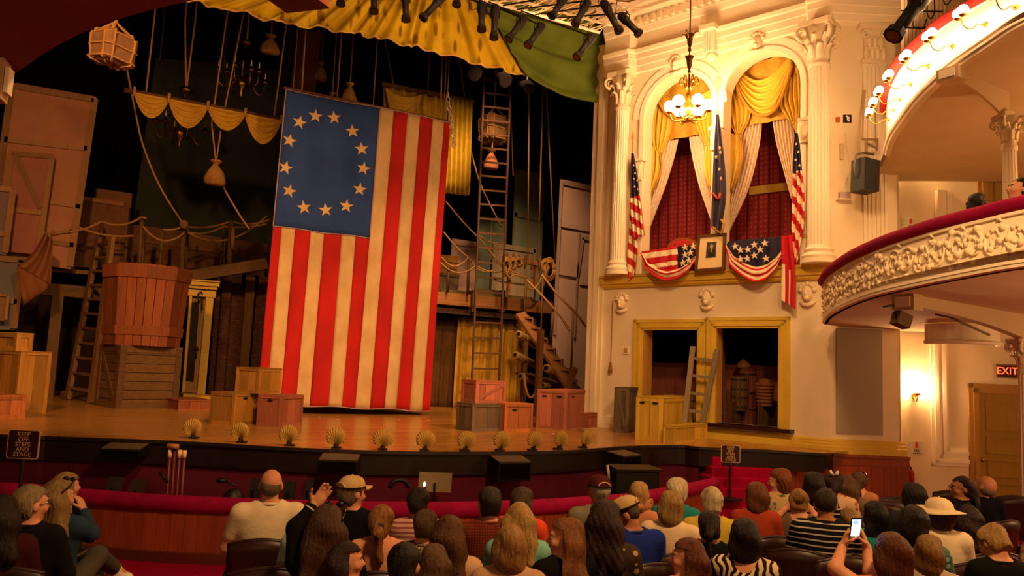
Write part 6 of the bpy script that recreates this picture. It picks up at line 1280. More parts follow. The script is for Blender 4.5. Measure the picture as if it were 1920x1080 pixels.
# ================================================================== things in the wings behind the stage openings
def wflat(s0, s1, z0, z1, o, label, m_):
    b = thing('scenery_flat', W((s0+s1)/2, z0, o), label, 'scenery flat'); q = MB(); q.fbox(W, (s0, z0, o-.05), (s1, z1, o)); q.build('painted_panel', m_, b)
    for a in (s0, (s0+s1)/2-.03, s1-.08): q = MB(); q.fbox(W, (a, z0, o), (a+.08, z1, o+.03)); q.build('frame_board', m_, b)
    q = MB(); q.fbox(W, (s0, z1-.09, o), (s1, z1, o+.03)); q.build('frame_board', m_, b)
FW1 = rmat('wing_flat_rose', '9a5244', '7c3e32', 'z', .8)
s_, z_ = WX(1260, 680, -1.6); wflat(-.2, 3.4, ZS+.02, z_, -1.6, 'rose-brown flat standing behind the yellow stage openings', FW1)
def wob(x, y, o): p = PP(x, y, WP+WN*o, WN); return p
def keg(x, yt, yb, w, o, label, m_, zb=ZS+.02):
    t = wob(x, yt, o); k = depth(t)/FPX; b = thing('keg', Vector((t.x, t.y, zb)), label, 'barrel'); h = t.z-zb; r_ = w*k/2
    for j in range(14):
        a0, a1 = 2*math.pi*j/14, 2*math.pi*(j+1)/14; q = MB(); pr = [(r_*.85, 0), (r_, h*.35), (r_, h*.65), (r_*.85, h)]
        q.add([Vector((t.x+rr*math.cos(a), t.y+rr*math.sin(a), zb+z)) for rr, z in pr for a in (a0+.02, a1-.02)], [(i*2, i*2+1, i*2+3, i*2+2) for i in range(3)]); q.build('stave', m_, b, solid=.02)
    for f in (.1, .38, .62, .9): q = MB(); rr = r_*(.86+.16*math.sin(f*math.pi)); q.lathe([(rr, h*f-.02), (rr+.008, h*f-.02), (rr+.008, h*f+.02), (rr, h*f+.02)], (t.x, t.y, zb), 20); q.build('hoop', DKP, b)
    q = MB(); q.lathe([(.01, h*.97), (r_*.85, h*.97)], (t.x, t.y, zb), 14); q.build('keg_head', m_, b); return t, h, r_
cz = crate(1370, 1376, 1418, 800, 752, 20, 'dark', 'dark crate carrying the keg in the right stage opening', zb=ZS+.02, dep=depth(wob(1390, 790, -.8)), planks=4)
t, h, r_ = keg(1386, 706, 750, 30, -.95, 'small brown keg standing on the dark crate in the right stage opening', CR['dark'], zb=ZS+.02+cz[3])
def basket(x, yt, yb, w, o, label, m_, zb):
    t = wob(x, yt, o); k = depth(t)/FPX; b = thing('wicker_basket', Vector((t.x, t.y, zb)), label, 'basket'); h = t.z-zb; r_ = w*k/2
    for j in range(7):
        z = zb+h*(j+.5)/7; rr = r_*(.8+.2*(j/6)); q = MB(); q.tube([Vector((t.x+rr*math.cos(a)*(1+.03*(-1)**i), t.y+rr*math.sin(a)*(1+.03*(-1)**i), z)) for i, a in enumerate([2*math.pi*i/24 for i in range(25)])], h/13, 5); q.build('wicker_coil', m_, b, True)
    q = MB(); q.ball((t.x, t.y, zb+h*.95), (r_*.95, r_*.95, h*.25), 14, 8); q.build('filling', m_, b, True); return b
WICK = mat('wicker', '8a5634', .85, '6c3e22', 12)
b2 = crate(1420, 1428, 1462, 812, 752, 15, 'dark', 'dark low chest under the basket in the right stage opening', zb=ZS+.02, dep=depth(wob(1440, 790, -.8)))
basket(1434, 718, 752, 30, -.9, 'wicker basket with reddish bundles in the right stage opening', WICK, ZS+.02+b2[3])
keg(1402, 690, 750, 34, -1.35, 'taller reddish keg behind the small brown keg', mat('keg_red', '7c4028', .8, '5e2e1c', 5))
q = MB(); p = wob(1394, 690, -1.3); q.lathe([(.01, .0), (.14, .0), (.15, .06), (.1, .13), (.03, .16), (.03, .19), (.0, .2)], p, 14); tag(q.build('ceramic_lid', mat('ceramic_tan', 'a8743c', .5), None, True), 'domed tan lid resting on the taller reddish keg', 'lid')
la, lb = wob(1340, 795, -.5), wob(1362, 798, -.5); la.z = lb.z = ZS+.02
ladder(la, lb, wob(1342, 640, -.9), wob(1354, 640, -.9), 7, .08, .05, 'dark ladder standing just inside the right stage opening', MLAD, rw=.04)
# ================================================================== shells along the stage edge
SHELL = mat('gilt_shell', 'a8823a', .6, '8e6a28', 6)
proto = None
SP = [(360, 823), (449, 831), (540, 837), (629, 842), (717, 845), (797, 846.5), (874, 847), (940, 846.5), (1002, 846), (1051, 844), (1098, 841)]
lab_s = ['leftmost gilt shell footlight on the stage edge', 'gilt shell footlight, second from the left, below the ochre crate', 'gilt shell footlight, third from the left, below the pink crate', 'gilt shell footlight, fourth from the left, below the flag', 'gilt shell footlight, fifth from the left, below the flag', 'middle gilt shell footlight on the stage edge, sixth from either end',
         'gilt shell footlight, fifth from the right', 'gilt shell footlight, fourth from the right, below the pair of low crates', 'gilt shell footlight, third from the right, turned sideways', 'gilt shell footlight, second from the right, turned sideways', 'rightmost gilt shell footlight on the stage edge, turned sideways']
def shell_fn(s, t):
    a = R(22)+s*R(136); rr = (.012+t*.236*math.sin(a)**.8)*(1+.02*t*math.cos(s*math.pi*28)); rib = .006*math.cos(s*math.pi*28)*t
    return Vector((rr*math.cos(a), -.03-.07*math.sin(t*math.pi*.8)-rib, .045+rr*math.sin(a)))
for i, (x, y) in enumerate(SP):
    p = PZ(x, y, ZS); j = min(range(len(edge)), key=lambda q_: (edge[q_]-p).length); nn = on[j]; p = p-nn*.06; rz = math.atan2(nn.y, nn.x)+math.pi/2
    if proto is None:
        proto = thing('shell_footlight', p, lab_s[0], 'footlight', 'gilt shells along the stage edge', rz)
        q = MB(); q.sheet(shell_fn, 84, 10); q.build('shell', SHELL, proto, True, solid=.008, world=False)
        q = MB(); q.box((-.06, -.05, 0), (.06, .05, .025)); q.tube([(0, -.03, .02), (0, -.03, .08)], .035, 8); q.build('foot', mat('shell_foot', '2a1a10', .7), proto, world=False)
    else: dup(proto, p, rz, lab_s[i])
# ================================================================== orchestra pit, signs
PITB = mat('pit_black', '0c0808', .5)
def monitor(x0, x1, y0, y1, label, out=.02):
    a, b_ = PZ(x0, y0, ZS-.02), PZ(x1, y0, ZS-.02); j = min(range(len(edge)), key=lambda q_: (edge[q_]-(a+b_)/2).length); nn = on[j]; tt = Vector((-nn.y, nn.x, 0)); c = Vector((edge[j].x, edge[j].y, 0))+nn*(.3+out); w = (b_-a).length/2; h = (y1-y0)*depth(a)/FPX
    b = thing('fascia_monitor', Vector((c.x, c.y, ZS-.05-h)), label, 'loudspeaker'); fr = lambda i, j_, k: c+tt*i+nn*k+Vector((0, 0, j_))
    q = MB(); q.hexa([fr(-w, ZS-.06-h, -.24), fr(w, ZS-.06-h, -.24), fr(w, ZS-.06-h, .1), fr(-w, ZS-.06-h, .1), fr(-w, ZS-.05, -.24), fr(w, ZS-.05, -.24), fr(w, ZS-.1, .12), fr(-w, ZS-.1, .12)]); q.build('cabinet', PITB, b, bevel=.01)
    q = MB(); q.hexa([fr(-w*.97, ZS-.05, -.22), fr(w*.97, ZS-.05, -.22), fr(w*.97, ZS-.095, .1), fr(-w*.97, ZS-.095, .1), fr(-w*.97, ZS-.044, -.22), fr(w*.97, ZS-.044, -.22), fr(w*.97, ZS-.089, .1), fr(-w*.97, ZS-.089, .1)]); q.build('top_cover', mat('monitor_top', '5a4636', .8), b)  # top cover is lighter and browner than the black cabinet
    q = MB(); q.fbox(fr, (-w*.9, ZS-.03-h, .11), (w*.9, ZS-.12, .118)); q.build('grille', BLACK, b)
monitor(203, 281, 827, 845, 'long low black monitor box on the stage front at the left'); monitor(597, 670, 848, 876, 'wide black monitor box under the middle shells'); monitor(922, 984, 852, 892, 'black monitor box on the stage front below the right shells'); monitor(1134, 1184, 842, 866, 'small black monitor box on the stage front beside the rightmost shell')
def PITP(x, y, d): return PD(x, y, d)
b = thing('chime_rack', PD(330, 945, 10.0), 'rack of four dark red tubes with white caps standing in the pit', 'instrument')
for (x, yt, cap_) in ((319, 848, 1), (328, 846, 0), (337, 848, 1), (346, 849, 1)):
    q = MB(); a = PD(x, yt, 10.0); k = depth(a)/FPX; e = PD(x-5, 940, 10.0); e.z = -.5; q.tube([e, a], 3.2*k, 8); tb = q.build('tube', mat('tube_red', '5a1a1e', .4), b, True)
    if cap_: q = MB(); q.tube([a-Vector((0, 0, .07)), a+Vector((0, 0, .03))], 4.0*k, 10); q.build('cap', mat('cap_white', 'e0b888', .6), tb, True)
q = MB(); q.tube([PD(314, 836, 10), PD(335, 838, 10)], .035, 8); q.build('top_bar', mat('copper_bar', 'a0603a', .4), b, True); q = MB(); q.tube([PD(325, 836, 10), PD(325, 846, 10)], .03, 8); q.tube([PD(314, 905, 9.9), PD(300, 885, 9.9)], .02, 6); q.build('stand', PITB, b, True)
def mstand(x, y, w, d, label, m_, tilt=.1):
    c = PD(x, y, d); k = d/FPX; b = thing('music_stand', Vector((c.x, c.y, -.55)), label, 'music stand'); fr = lambda i, j, kk: c+r0*i+Vector((0, 0, j))+Vector((fw.x, fw.y, 0))*kk
    q = MB(); q.hexa([fr(-w*k/2, -.12, 0), fr(w*k/2, -.12, 0), fr(w*k/2, -.12, .03), fr(-w*k/2, -.12, .03), fr(-w*k/2, .12, tilt), fr(w*k/2, .12, tilt), fr(w*k/2, .12, tilt+.03), fr(-w*k/2, .12, tilt+.03)]); q.build('desk', m_, b)
    q = MB(); q.tube([c, Vector((c.x, c.y, -.52))], .015, 6); q.build('pole', PITB, b)
    for j in range(3): q = MB(); a = j*2.1; q.tube([Vector((c.x, c.y, -.4)), Vector((c.x+.25*math.cos(a), c.y+.25*math.sin(a), -.53))], .012, 5); q.build('leg', PITB, b)
    return b
KH = mat('desk_khaki', '6e5838', .6)
mstand(815, 905, 62, 10.2, 'khaki music stand pair lit by a small lamp in the pit', KH); mstand(210, 914, 28, 10.0, 'small dark music stand in the pit left of the chime rack', mat('desk_dark', '2a1c14', .6)); mstand(253, 920, 26, 9.9, 'second small dark music stand in the pit beside the chime rack', mat('desk_dark', '2a1c14', .6))
mstand(540, 922, 20, 9.8, 'thin dark music stand seen right of the balding man', PITB); mstand(577, 920, 14, 9.8, 'thin dark stand behind the raised hand', PITB); mstand(475, 918, 18, 9.9, 'dark music stand left of the balding man', PITB)
b = thing('pit_lamp', PD(796, 908, 10.0), 'tiny lit reading lamp on the khaki music stand', 'lamp'); q = MB(); c = PD(796, 908, 10.05); q.ball(tuple(c), (.018, .018, .03), 8, 6); q.build('bulb', mat('lit_reading_bulb', 'fff0d0', .3, emit=(1, .8, .5), estr=6), b, True); q = MB(); q.tube([c, c+Vector((.03, 0, -.1))], .008, 5); q.build('gooseneck', PITB, b)
b = thing('pit_organ', PD(1196, 940, 11.0), 'black covered organ console in the pit behind the women', 'organ'); a, c = PD(1156, 883, 10.8), PD(1237, 884, 11.2); dn = Vector((0, 0, -1.0)); bk_ = Vector((.2, .5, 0)); q = MB(); q.hexa([a+dn, c+dn, c+dn+bk_, a+dn+bk_, a, c, c+bk_, a+bk_]); q.build('case', PITB, b, bevel=.02)
q = MB(); q.hexa([a+Vector((-.03, -.05, 0)), c+Vector((.03, -.05, 0)), c+bk_, a+bk_, a+Vector((-.03, -.05, .03)), c+Vector((.03, -.05, .03)), c+bk_+Vector((0, 0, .03)), a+bk_+Vector((0, 0, .03))]); q.build('lid', mat('organ_lid', '1a0e10', .35), b); q = MB(); t = PD(1139, 872, 10.7); q.tube([t, t+Vector((.03, 0, -.2))], .02, 6); q.build('lamp_stem', mat('pale_metal', 'b8a8a0', .4), b, True)
b = thing('dark_mixer', PD(432, 945, 9.6), 'dark covered mixer and microphone in the pit left of the balding man', 'equipment'); c = PD(438, 924, 9.7); q = MB(); q.ball(tuple(c+Vector((0, 0, -.2))), (.16, .12, .26), 10, 8); q.build('cover', PITB, b, True); q = MB(); m0 = PD(416, 901, 9.7); q.ball(tuple(m0), (.07, .05, .035), 8, 6); q.tube([m0, PD(445, 912, 9.7), c], .01, 5); q.build('microphone', PITB, b, True)
b = thing('pit_chair', PD(745, 945, 9.8), 'dark pit chair with a curved back beside the music stand', 'chair'); c = PD(748, 915, 9.8); q = MB(); q.tube([c+Vector((.12*math.cos(t), .0, .1*math.sin(t))) for t in [i*math.pi/8 for i in range(9)]], .03, 6); q.build('backrest', PITB, b, True); q = MB(); q.box((c.x-.18, c.y-.2, c.z-.35), (c.x+.18, c.y+.15, c.z-.3)); q.build('seat', PITB, b)
for (i, j) in ((-1, -1), (1, -1), (-1, 1), (1, 1)): q = MB(); q.tube([c+Vector((i*.15, j*.15-.02, -.3)), Vector((c.x+i*.15, c.y+j*.15, -.53))], .012, 5); q.build('leg', PITB, b)
SIGNM = mat('sign_maroon', '2a0d12', .5); SIGNB = mat('sign_gold', 'c89a68', .5)
def keep_sign(cx, cy, w, d, zb, label, rake=0):
    c = PD(cx, cy, d); k = d/FPX; hw, hh = w*k/2, w*k*.45; ex = (r0+Vector((0, 0, 0))).normalized(); ez = Vector((0, 0, 1)); n_ = Vector((-fw.x, -fw.y, 0)).normalized()
    b = thing('notice_stand', Vector((c.x, c.y, zb)), label, 'sign'); fr = lambda i, j, kk: c+ex*i+ez*j+n_*kk
    def rr(hw_, hh_, r_): return [(sx*(hw_-r_)+r_*math.cos(a+q_*math.pi/2), sy*(hh_-r_)+r_*math.sin(a+q_*math.pi/2)) for q_, (sx, sy) in enumerate(((1, 1), (-1, 1), (-1, -1), (1, -1))) for a in (0, math.pi/6, math.pi/3, math.pi/2)]
    q = MB(); q.prism(rr(hw, hh, hw*.16), fr, -.012, 0); q.build('sign_border', SIGNB, b); q = MB(); q.prism(rr(hw*.93, hh*.93, hw*.13), fr, 0, .004); q.build('sign_face', SIGNM, b)
    for i, wd in enumerate(('KEEP', 'OFF', 'STEPS', 'AND', 'STAGE')):
        text('lettering', wd, SIGNB, hh*.42, frame_mtx(ex, ez, fr(0, hh*(.68-.345*i), .006)), b, .001)
    q = MB(); q.tube([c-n_*.025-ez*hh*.3, Vector((c.x, c.y, zb))-n_*.025], .02, 8); q.build('pole', mat('stand_maroon', '1e0a0c', .5), b); q = MB(); q.box((c.x-n_.x*.025-.16, c.y-n_.y*.025-.13, zb), (c.x-n_.x*.025+.16, c.y-n_.y*.025+.13, zb+.03)); q.build('base', mat('stand_maroon', '1e0a0c', .5), b)
keep_sign(43.5, 833, 60, 8.3, 0, 'maroon keep-off notice on a stand at the far left before the pit rail')
ps = PZ(1378, 937, .335); keep_sign(1370, 851, 36, depth(ps), .335, 'maroon keep-off notice on a stand on the crimson steps')
CHN = thing('hanging_chain', PY(851, 275, 17.1), 'pale metal chain hanging beside the top right corner of the flag', 'chain')
for i in range(12):
    c = PY(839+i*1.1, 178+i*8.5, 17.15); q = MB(); q.tube([c+Vector((.045*math.cos(t)*(i % 2), .045*math.cos(t)*(1-i % 2), .07*math.sin(t))) for t in [j*math.pi/5 for j in range(11)]], .014, 5); q.build('link', mat('pale_metal', 'b8a8a0', .4), CHN, True)
q = MB(); c = PY(839, 178, 17.15); q.tube([c, Vector((c.x, c.y, TOPZ))], .014, 5); q.build('hanging_line', ROPED, CHN)
SCR = mat('paper_scrap', 'd8c8a8', .8)
for i, (x, y, wh) in enumerate(((600, 782, 'below the left part of the flag'), (633, 786, 'below the third red stripe of the flag'), (748, 786, 'below the right half of the flag'), (803, 788, 'below the right corner of the flag'), (852, 789, 'left of the grey crate'), (1037, 813, 'before the big slotted crate'))):
    p = PZ(x, y, ZS+.004); q = MB(); a = random.random()*3; q.prism([(.03*math.cos(a+t), .022*math.sin(a+t)) for t in (0, 1.4, 2.9, 4.6)], lambda u, v, w: p+Vector((u, v, w)), 0, .004); tag(q.build('paper_scrap', SCR), 'tiny pale paper scrap on the stage boards '+wh, 'litter', 'paper scraps on the stage boards')
for u in (.04, .5, .95): q = MB(); p = fpt(u, 0, 0); q.tube([p, Vector((p.x, p.y, TOPZ))], .016, 5); q.build('hanging_line', ROPED, FL)
# ================================================================== people: implicit surfaces polygonised with surface nets
def nets(f, org, h):
    s = f < 0; nx, ny, nz = f.shape
    c = s[:-1, :-1, :-1].astype(np.int8)
    for a in (0, 1):
        for b in (0, 1):
            for d in (0, 1):
                if a+b+d: c = c+s[a:nx-1+a, b:ny-1+b, d:nz-1+d]
    act = np.argwhere((c > 0) & (c < 8))
    if len(act) == 0: return np.zeros((0, 3)), []
    idx = -np.ones((nx-1, ny-1, nz-1), int); idx[act[:, 0], act[:, 1], act[:, 2]] = np.arange(len(act))
    acc = np.zeros((len(act), 3)); cnt = np.zeros(len(act))
    cs = [(a, b, d) for a in (0, 1) for b in (0, 1) for d in (0, 1)]
    for i, p in enumerate(cs):
        for q in cs[i+1:]:
            if sum(abs(p[t]-q[t]) for t in range(3)) != 1: continue
            A = f[act[:, 0]+p[0], act[:, 1]+p[1], act[:, 2]+p[2]]; B = f[act[:, 0]+q[0], act[:, 1]+q[1], act[:, 2]+q[2]]
            m = (A < 0) != (B < 0); t = np.where(m, A/np.where(A-B == 0, 1, A-B), 0)[:, None]
            acc += np.where(m[:, None], np.array(p)+t*(np.array(q)-np.array(p)), 0); cnt += m
    v = (act+acc/cnt[:, None])*h+org; F_ = []
    for ax in range(3):
        u, w = [(1, 2), (2, 0), (0, 1)][ax]
        sl0 = [slice(1, n-1) for n in (nx, ny, nz)]; sl0[ax] = slice(0, (nx, ny, nz)[ax]-1); sl1 = list(sl0); sl1[ax] = slice(1, (nx, ny, nz)[ax])
        a, b = s[tuple(sl0)], s[tuple(sl1)]; e = np.argwhere(a != b); off = [1, 1, 1]; off[ax] = 0; flip = a[tuple(e.T)]; e = e+np.array(off)
        du = np.zeros(3, int); du[u] = 1; dw = np.zeros(3, int); dw[w] = 1
        g = lambda x: idx[x[:, 0], x[:, 1], x[:, 2]]
        qd = np.stack([g(e-du-dw), g(e-dw), g(e), g(e-du)], 1); qd[~flip] = qd[~flip][:, ::-1]; F_.append(qd)
    return v, np.concatenate(F_)
class SDF:
    def __init__(self, lo, hi, h):
        self.h = h; self.lo = np.array(lo, float); n = np.ceil((np.array(hi)-self.lo)/h).astype(int)+1
        self.f = np.full(n, 1.0); self.ax = [self.lo[i]+h*np.arange(n[i]) for i in range(3)]
    def sub(self, lo, hi):
        sl = []
        for i in range(3):
            a = max(0, int((lo[i]-self.lo[i])/self.h)); b = min(len(self.ax[i]), int((hi[i]-self.lo[i])/self.h)+2); sl.append(slice(a, max(a, b)))
        g = np.meshgrid(*[self.ax[i][sl[i]] for i in range(3)], indexing='ij', sparse=True); return tuple(sl), g
    def put(self, sl, d, k, op='+'):
        a = self.f[sl]
        if a.size == 0: return
        if op == '+': hh = np.maximum(k-np.abs(a-d), 0)/k; self.f[sl] = np.minimum(a, d)-hh*hh*k/4
        else: hh = np.maximum(k-np.abs(a+d), 0)/k; self.f[sl] = np.maximum(a, -d)+hh*hh*k/4
    def cap(self, a, b, ra, rb=None, k=.03, op='+'):
        a = np.array(a, float); b = np.array(b, float); rb = ra if rb is None else rb; m = max(ra, rb)+k+.03
        sl, (X, Y, Z) = self.sub(np.minimum(a, b)-m, np.maximum(a, b)+m); d = b-a; L2 = max(d @ d, 1e-9)
        t = np.clip(((X-a[0])*d[0]+(Y-a[1])*d[1]+(Z-a[2])*d[2])/L2, 0, 1)
        self.put(sl, np.sqrt((X-a[0]-t*d[0])**2+(Y-a[1]-t*d[1])**2+(Z-a[2]-t*d[2])**2)-(ra+(rb-ra)*t), k, op)
    def ell(self, c, r, k=.03, M=None, op='+'):
        c = np.array(c, float); r = np.array(r, float); m = max(r)+k+.03; sl, (X, Y, Z) = self.sub(c-m, c+m)
        x, y, z = X-c[0], Y-c[1], Z-c[2]
        if M is not None: M = np.array(M); x, y, z = M[0, 0]*x+M[1, 0]*y+M[2, 0]*z, M[0, 1]*x+M[1, 1]*y+M[2, 1]*z, M[0, 2]*x+M[1, 2]*y+M[2, 2]*z
        k0 = np.sqrt((x/r[0])**2+(y/r[1])**2+(z/r[2])**2); k1 = np.sqrt((x/r[0]**2)**2+(y/r[1]**2)**2+(z/r[2]**2)**2)+1e-9
        self.put(sl, k0*(k0-1)/k1, k, op)
    def mesh(self, name, m_, parent, smooth=True):
        v, fc = nets(self.f, self.lo, self.h); me = bpy.data.meshes.new(name); me.from_pydata(v.tolist(), [], [tuple(int(i) for i in q) for q in fc] if len(fc) else [])
        for x in (m_ if isinstance(m_, list) else [m_]): me.materials.append(x)
        me.polygons.foreach_set('use_smooth', [True]*len(me.polygons)); o = bpy.data.objects.new(name, me); COL.objects.link(o); o.parent = parent; return o
def rot3(y, p): return np.array(Matrix.Rotation(-R(y), 3, 'Z') @ Matrix.Rotation(-R(p), 3, 'X'))   # +yaw turns to the right, +pitch looks down
SKIN = {k: mat('skin_'+k, c, .55, c2, 9, mix=.4, bump=.05, bscale=80) for k, c, c2 in (('fair', 'c98e6a', 'b87a58'), ('tan', 'b0744c', '9c6240'), ('brown', '5a3420', '4a2a1a'), ('olive', 'a87250', '935f40'))}
def hmat(c):
    n = 'hair_'+c
    if n in MATS: return MATS[n]
    l = lin(c); m = mat(n, tuple(min(1, v*1.15) for v in l), .5, tuple(v*.36 for v in l), 5, (9, 9, .7), .7, .6, 26, spec=.3); return m
def cmat(c, pat=None, c2=None):
    n = 'cloth_'+c+(pat or '')
    if n in MATS: return MATS[n]
    m = mat(n, c, .9, tuple(v*.8 for v in lin(c)), 6, bump=.15, bscale=30, spec=.1)
    if pat:
        nt = m.node_tree; N = nt.nodes; L = nt.links; b = N['Principled BSDF']; tc = N['Texture Coordinate']; base = b.inputs['Base Color'].links[0].from_socket
        def band(axis, sc, th):
            wv = N.new('ShaderNodeTexWave'); wv.bands_direction = axis; wv.inputs['Scale'].default_value = sc; L.new(tc.outputs['Object'], wv.inputs[0])
            mt = N.new('ShaderNodeMath'); mt.operation = 'GREATER_THAN'; mt.inputs[1].default_value = th; L.new(wv.outputs['Fac'], mt.inputs[0]); return mt.outputs[0]
        if pat == 'stripe': fac = band('Z', 9, .55)
        elif pat == 'thin': fac = band('Z', 7, .86)
        elif pat == 'check':
            a, b2 = band('Z', 16, .55), band('X', 16, .55); mt = N.new('ShaderNodeMath'); mt.operation = 'ADD'; L.new(a, mt.inputs[0]); L.new(b2, mt.inputs[1]); m2 = N.new('ShaderNodeMath'); m2.operation = 'MULTIPLY'; m2.inputs[1].default_value = .5; L.new(mt.outputs[0], m2.inputs[0]); fac = m2.outputs[0]
        elif pat == 'zebra':
            wv = N.new('ShaderNodeTexWave'); wv.inputs['Scale'].default_value = 7; wv.inputs['Distortion'].default_value = 9; L.new(tc.outputs['Object'], wv.inputs[0]); mt = N.new('ShaderNodeMath'); mt.operation = 'GREATER_THAN'; mt.inputs[1].default_value = .5; L.new(wv.outputs['Fac'], mt.inputs[0]); fac = mt.outputs[0]
        else:
            vo = N.new('ShaderNodeTexVoronoi'); vo.inputs['Scale'].default_value = 16; L.new(tc.outputs['Object'], vo.inputs['Vector']); mt = N.new('ShaderNodeMath'); mt.operation = 'LESS_THAN'; mt.inputs[1].default_value = .32; L.new(vo.outputs['Distance'], mt.inputs[0]); fac = mt.outputs[0]
        mx = N.new('ShaderNodeMix'); mx.data_type = 'RGBA'; L.new(fac, mx.inputs[0]); L.new(base, mx.inputs[6]); mx.inputs[7].default_value = (*lin(c2), 1); L.new(mx.outputs[2], b.inputs['Base Color'])
    return m
EYE_W = mat('eye_white', 'd8ccc0', .3); EYE_D = mat('eye_dark', '1a100c', .2); LIP = mat('lip', '9a4a3c', .5); GLASSF = mat('glasses_frame', '1a1412', .3); SHOE = mat('shoe_dark', '1e1612', .5); TRAINER = mat('shoe_white', 'd8c8b0', .6)
def hand(S, w, d, side, palmn, curl=.35, r_=.0095):
    # palm and five separate fingers leaving wrist w along d
    w = np.array(w, float); d = np.array(d, float); d /= np.linalg.norm(d); pn = np.array(palmn, float); pn -= d*(pn @ d); pn /= np.linalg.norm(pn); s_ = np.cross(d, pn)*side
    S.ell(w+d*.05, (.04, .05, .017), .02, np.stack([s_, d, pn], 1))
    for i, (o, L_) in enumerate(((.030, .072), (.011, .082), (-.010, .077), (-.029, .060))):
        a = w+d*.085+s_*o; b = a+(d*math.cos(curl*.6)+pn*math.sin(curl*.6)+s_*o*3)*L_*.5; c = b+(d*math.cos(curl*1.7)+pn*math.sin(curl*1.7))*L_*.5
        S.cap(w+d*.06+s_*o*.9, a, r_, r_, .008); S.cap(a, b, r_, r_*.95, .006); S.cap(b, c, r_*.95, r_*.85, .006)
    a = w+d*.03+s_*.032; b = a+(d*.6+s_*.75+pn*.2)*.042; c = b+(d*.85+s_*.25+pn*.4)*.034; S.cap(w+d*.02+s_*.015, a, .013, .012, .012); S.cap(a, b, r_*1.2, r_*1.1, .008); S.cap(b, c, r_*1.1, r_*.95, .006)
PEOPLE = []
def person(px, py, label, s=1.0, yT=0, yH=0, pH=0, hair='short', hc='4a2c18', shirt=('222222', None, None), skin='fair', build=1.0, cap=None, face=False, glasses=False, arms=None, legs=None, footz=None, pants='2a2622', dep=None, zroot=None, h=None, sleeve='short', shoes=SHOE, shades=False, clip=None, group='seated audience'):
    zh = .45+.79*s
    if dep is None: H = PZ(px, py, zh)
    else: H = PD(px, py, dep)
    base = Vector((H.x, H.y, H.z-zh)) if zroot is None else Vector((H.x, H.y, zroot))
    ang = math.atan2(H.x, H.y)+R(yT)       # facing direction: away from the camera plus yT to the right
    b = thing('person', base, label, 'person', None, -ang)
    inv = Matrix.Rotation(ang, 3, 'Z')
    def loc(x, y, dd): q = PD(x, y, depth(H)+dd)-base; return np.array(inv @ q)
    zz = H.z-base.z; sc = s; zs = .45
    def P(x, y, z): return np.array([x*sc, y*sc, zz+(z-1.24)*sc])       # upper body, measured from the head
    bw = build*sc; face = face or h is not None; hres = h or .0125
    sh = {-1: P(-.165*build, -.01, 1.035), 1: P(.165*build, -.01, 1.035)}; AR = {}
    for sd in (-1, 1):
        e, w = P(sd*.235*build, .06, .78), P(sd*.12, .27, .69)
        hd, pn = np.array([-sd*.4, .9, -.15]), np.array([0, 0, -1])
        if arms and sd in arms:
            e = loc(*arms[sd][0]); w = loc(*arms[sd][1]); hd = loc(*arms[sd][2])-w; pn = np.array(arms[sd][3]) if len(arms[sd]) > 3 else np.array([0, 1, 0])
        AR[sd] = (e, w, hd, pn, arms[sd][4] if arms and sd in arms and len(arms[sd]) > 4 else .35)
    LG = {}
    for sd in (-1, 1):
        LG[sd] = (np.array([sd*.09, .0, zs+.075]), np.array([sd*.105, .43, zs+.06]), np.array([sd*.105, .47, .09]), np.array([0, 1, 0]))
        if footz is not None: z_f = footz-base.z; LG[sd] = (LG[sd][0], np.array([sd*.105, .40, max(zs+.06, z_f+.16)]), np.array([sd*.105, .42, z_f+.09]), np.array([0, 1, 0]))
        if legs and sd in legs: LG[sd] = (LG[sd][0], loc(*legs[sd][0]), loc(*legs[sd][1]), np.array(legs[sd][2]))
    allp = [np.array(x) for t in AR.values() for x in t[:2]]+[x for t in LG.values() for x in t[:3]]+[P(0, 0, 1.40)]
    lo = np.minimum.reduce(allp)-.17; hi = np.maximum.reduce(allp)+.17; lo[:2] = np.minimum(lo[:2], [-.32*bw-.06, -.22]); hi[:2] = np.maximum(hi[:2], [.32*bw+.06, .2]); lo[2] = min(lo[2], .0)
    HM = rot3(yH, pH); hc0 = P(0, .01, 1.12)                # head turns about the top of the neck
    def HP(x, y, z): return hc0+HM @ (np.array([x, y, z+.115])*sc)       # head coordinates: origin at the head centre
    S = SDF(lo, hi, hres)
    def torso(S, g=0, arms_='all', k=.06):
        S.ell(P(0, .0, .93), ((.165*build+g)*sc, (.105+g)*sc, (.19+g)*sc), k); S.ell(P(0, .015, .72), ((.15*build+g)*sc, (.115*build+g)*sc, (.17+g)*sc), k); S.ell((0, 0, zs+.11), ((.17*build+g), .13+g, .13+g), k)
        S.cap(P(-.14*build, -.005, 1.035), P(.14*build, -.005, 1.035), (.058+g)*sc, None, .05); S.cap(P(-.06, -.005, 1.085), P(.06, -.005, 1.085), (.035+g)*sc, None, .05)
    torso(S)
    S.cap(P(0, -.005, 1.04), HP(0, -.02, -.07), .056*sc*(.9+.1*build), .052*sc, .03)
    S.ell(HP(0, -.008, .025), np.array([.077, .096, .092])*sc, .02, HM); S.ell(HP(0, .02, -.045), np.array([.058, .070, .075])*sc, .035, HM)
    S.ell(HP(0, .058, -.085), np.array([.028, .026, .022])*sc, .03, HM)
    S.cap(HP(0, .088, .012), HP(0, .112, -.025), .011*sc, .016*sc, .018)
    S.cap(HP(-.035, .083, .028), HP(.035, .083, .028), .012*sc, None, .02)
    for sd in (-1, 1):
        S.ell(HP(sd*.032, .098, .005), np.array([.018, .014, .012])*sc, .012, HM, '-'); S.ell(HP(sd*.078, -.008, -.008), np.array([.012, .022, .032])*sc, .01, HM); S.ell(HP(sd*.04, .07, -.03), np.array([.026, .022, .022])*sc, .03, HM)
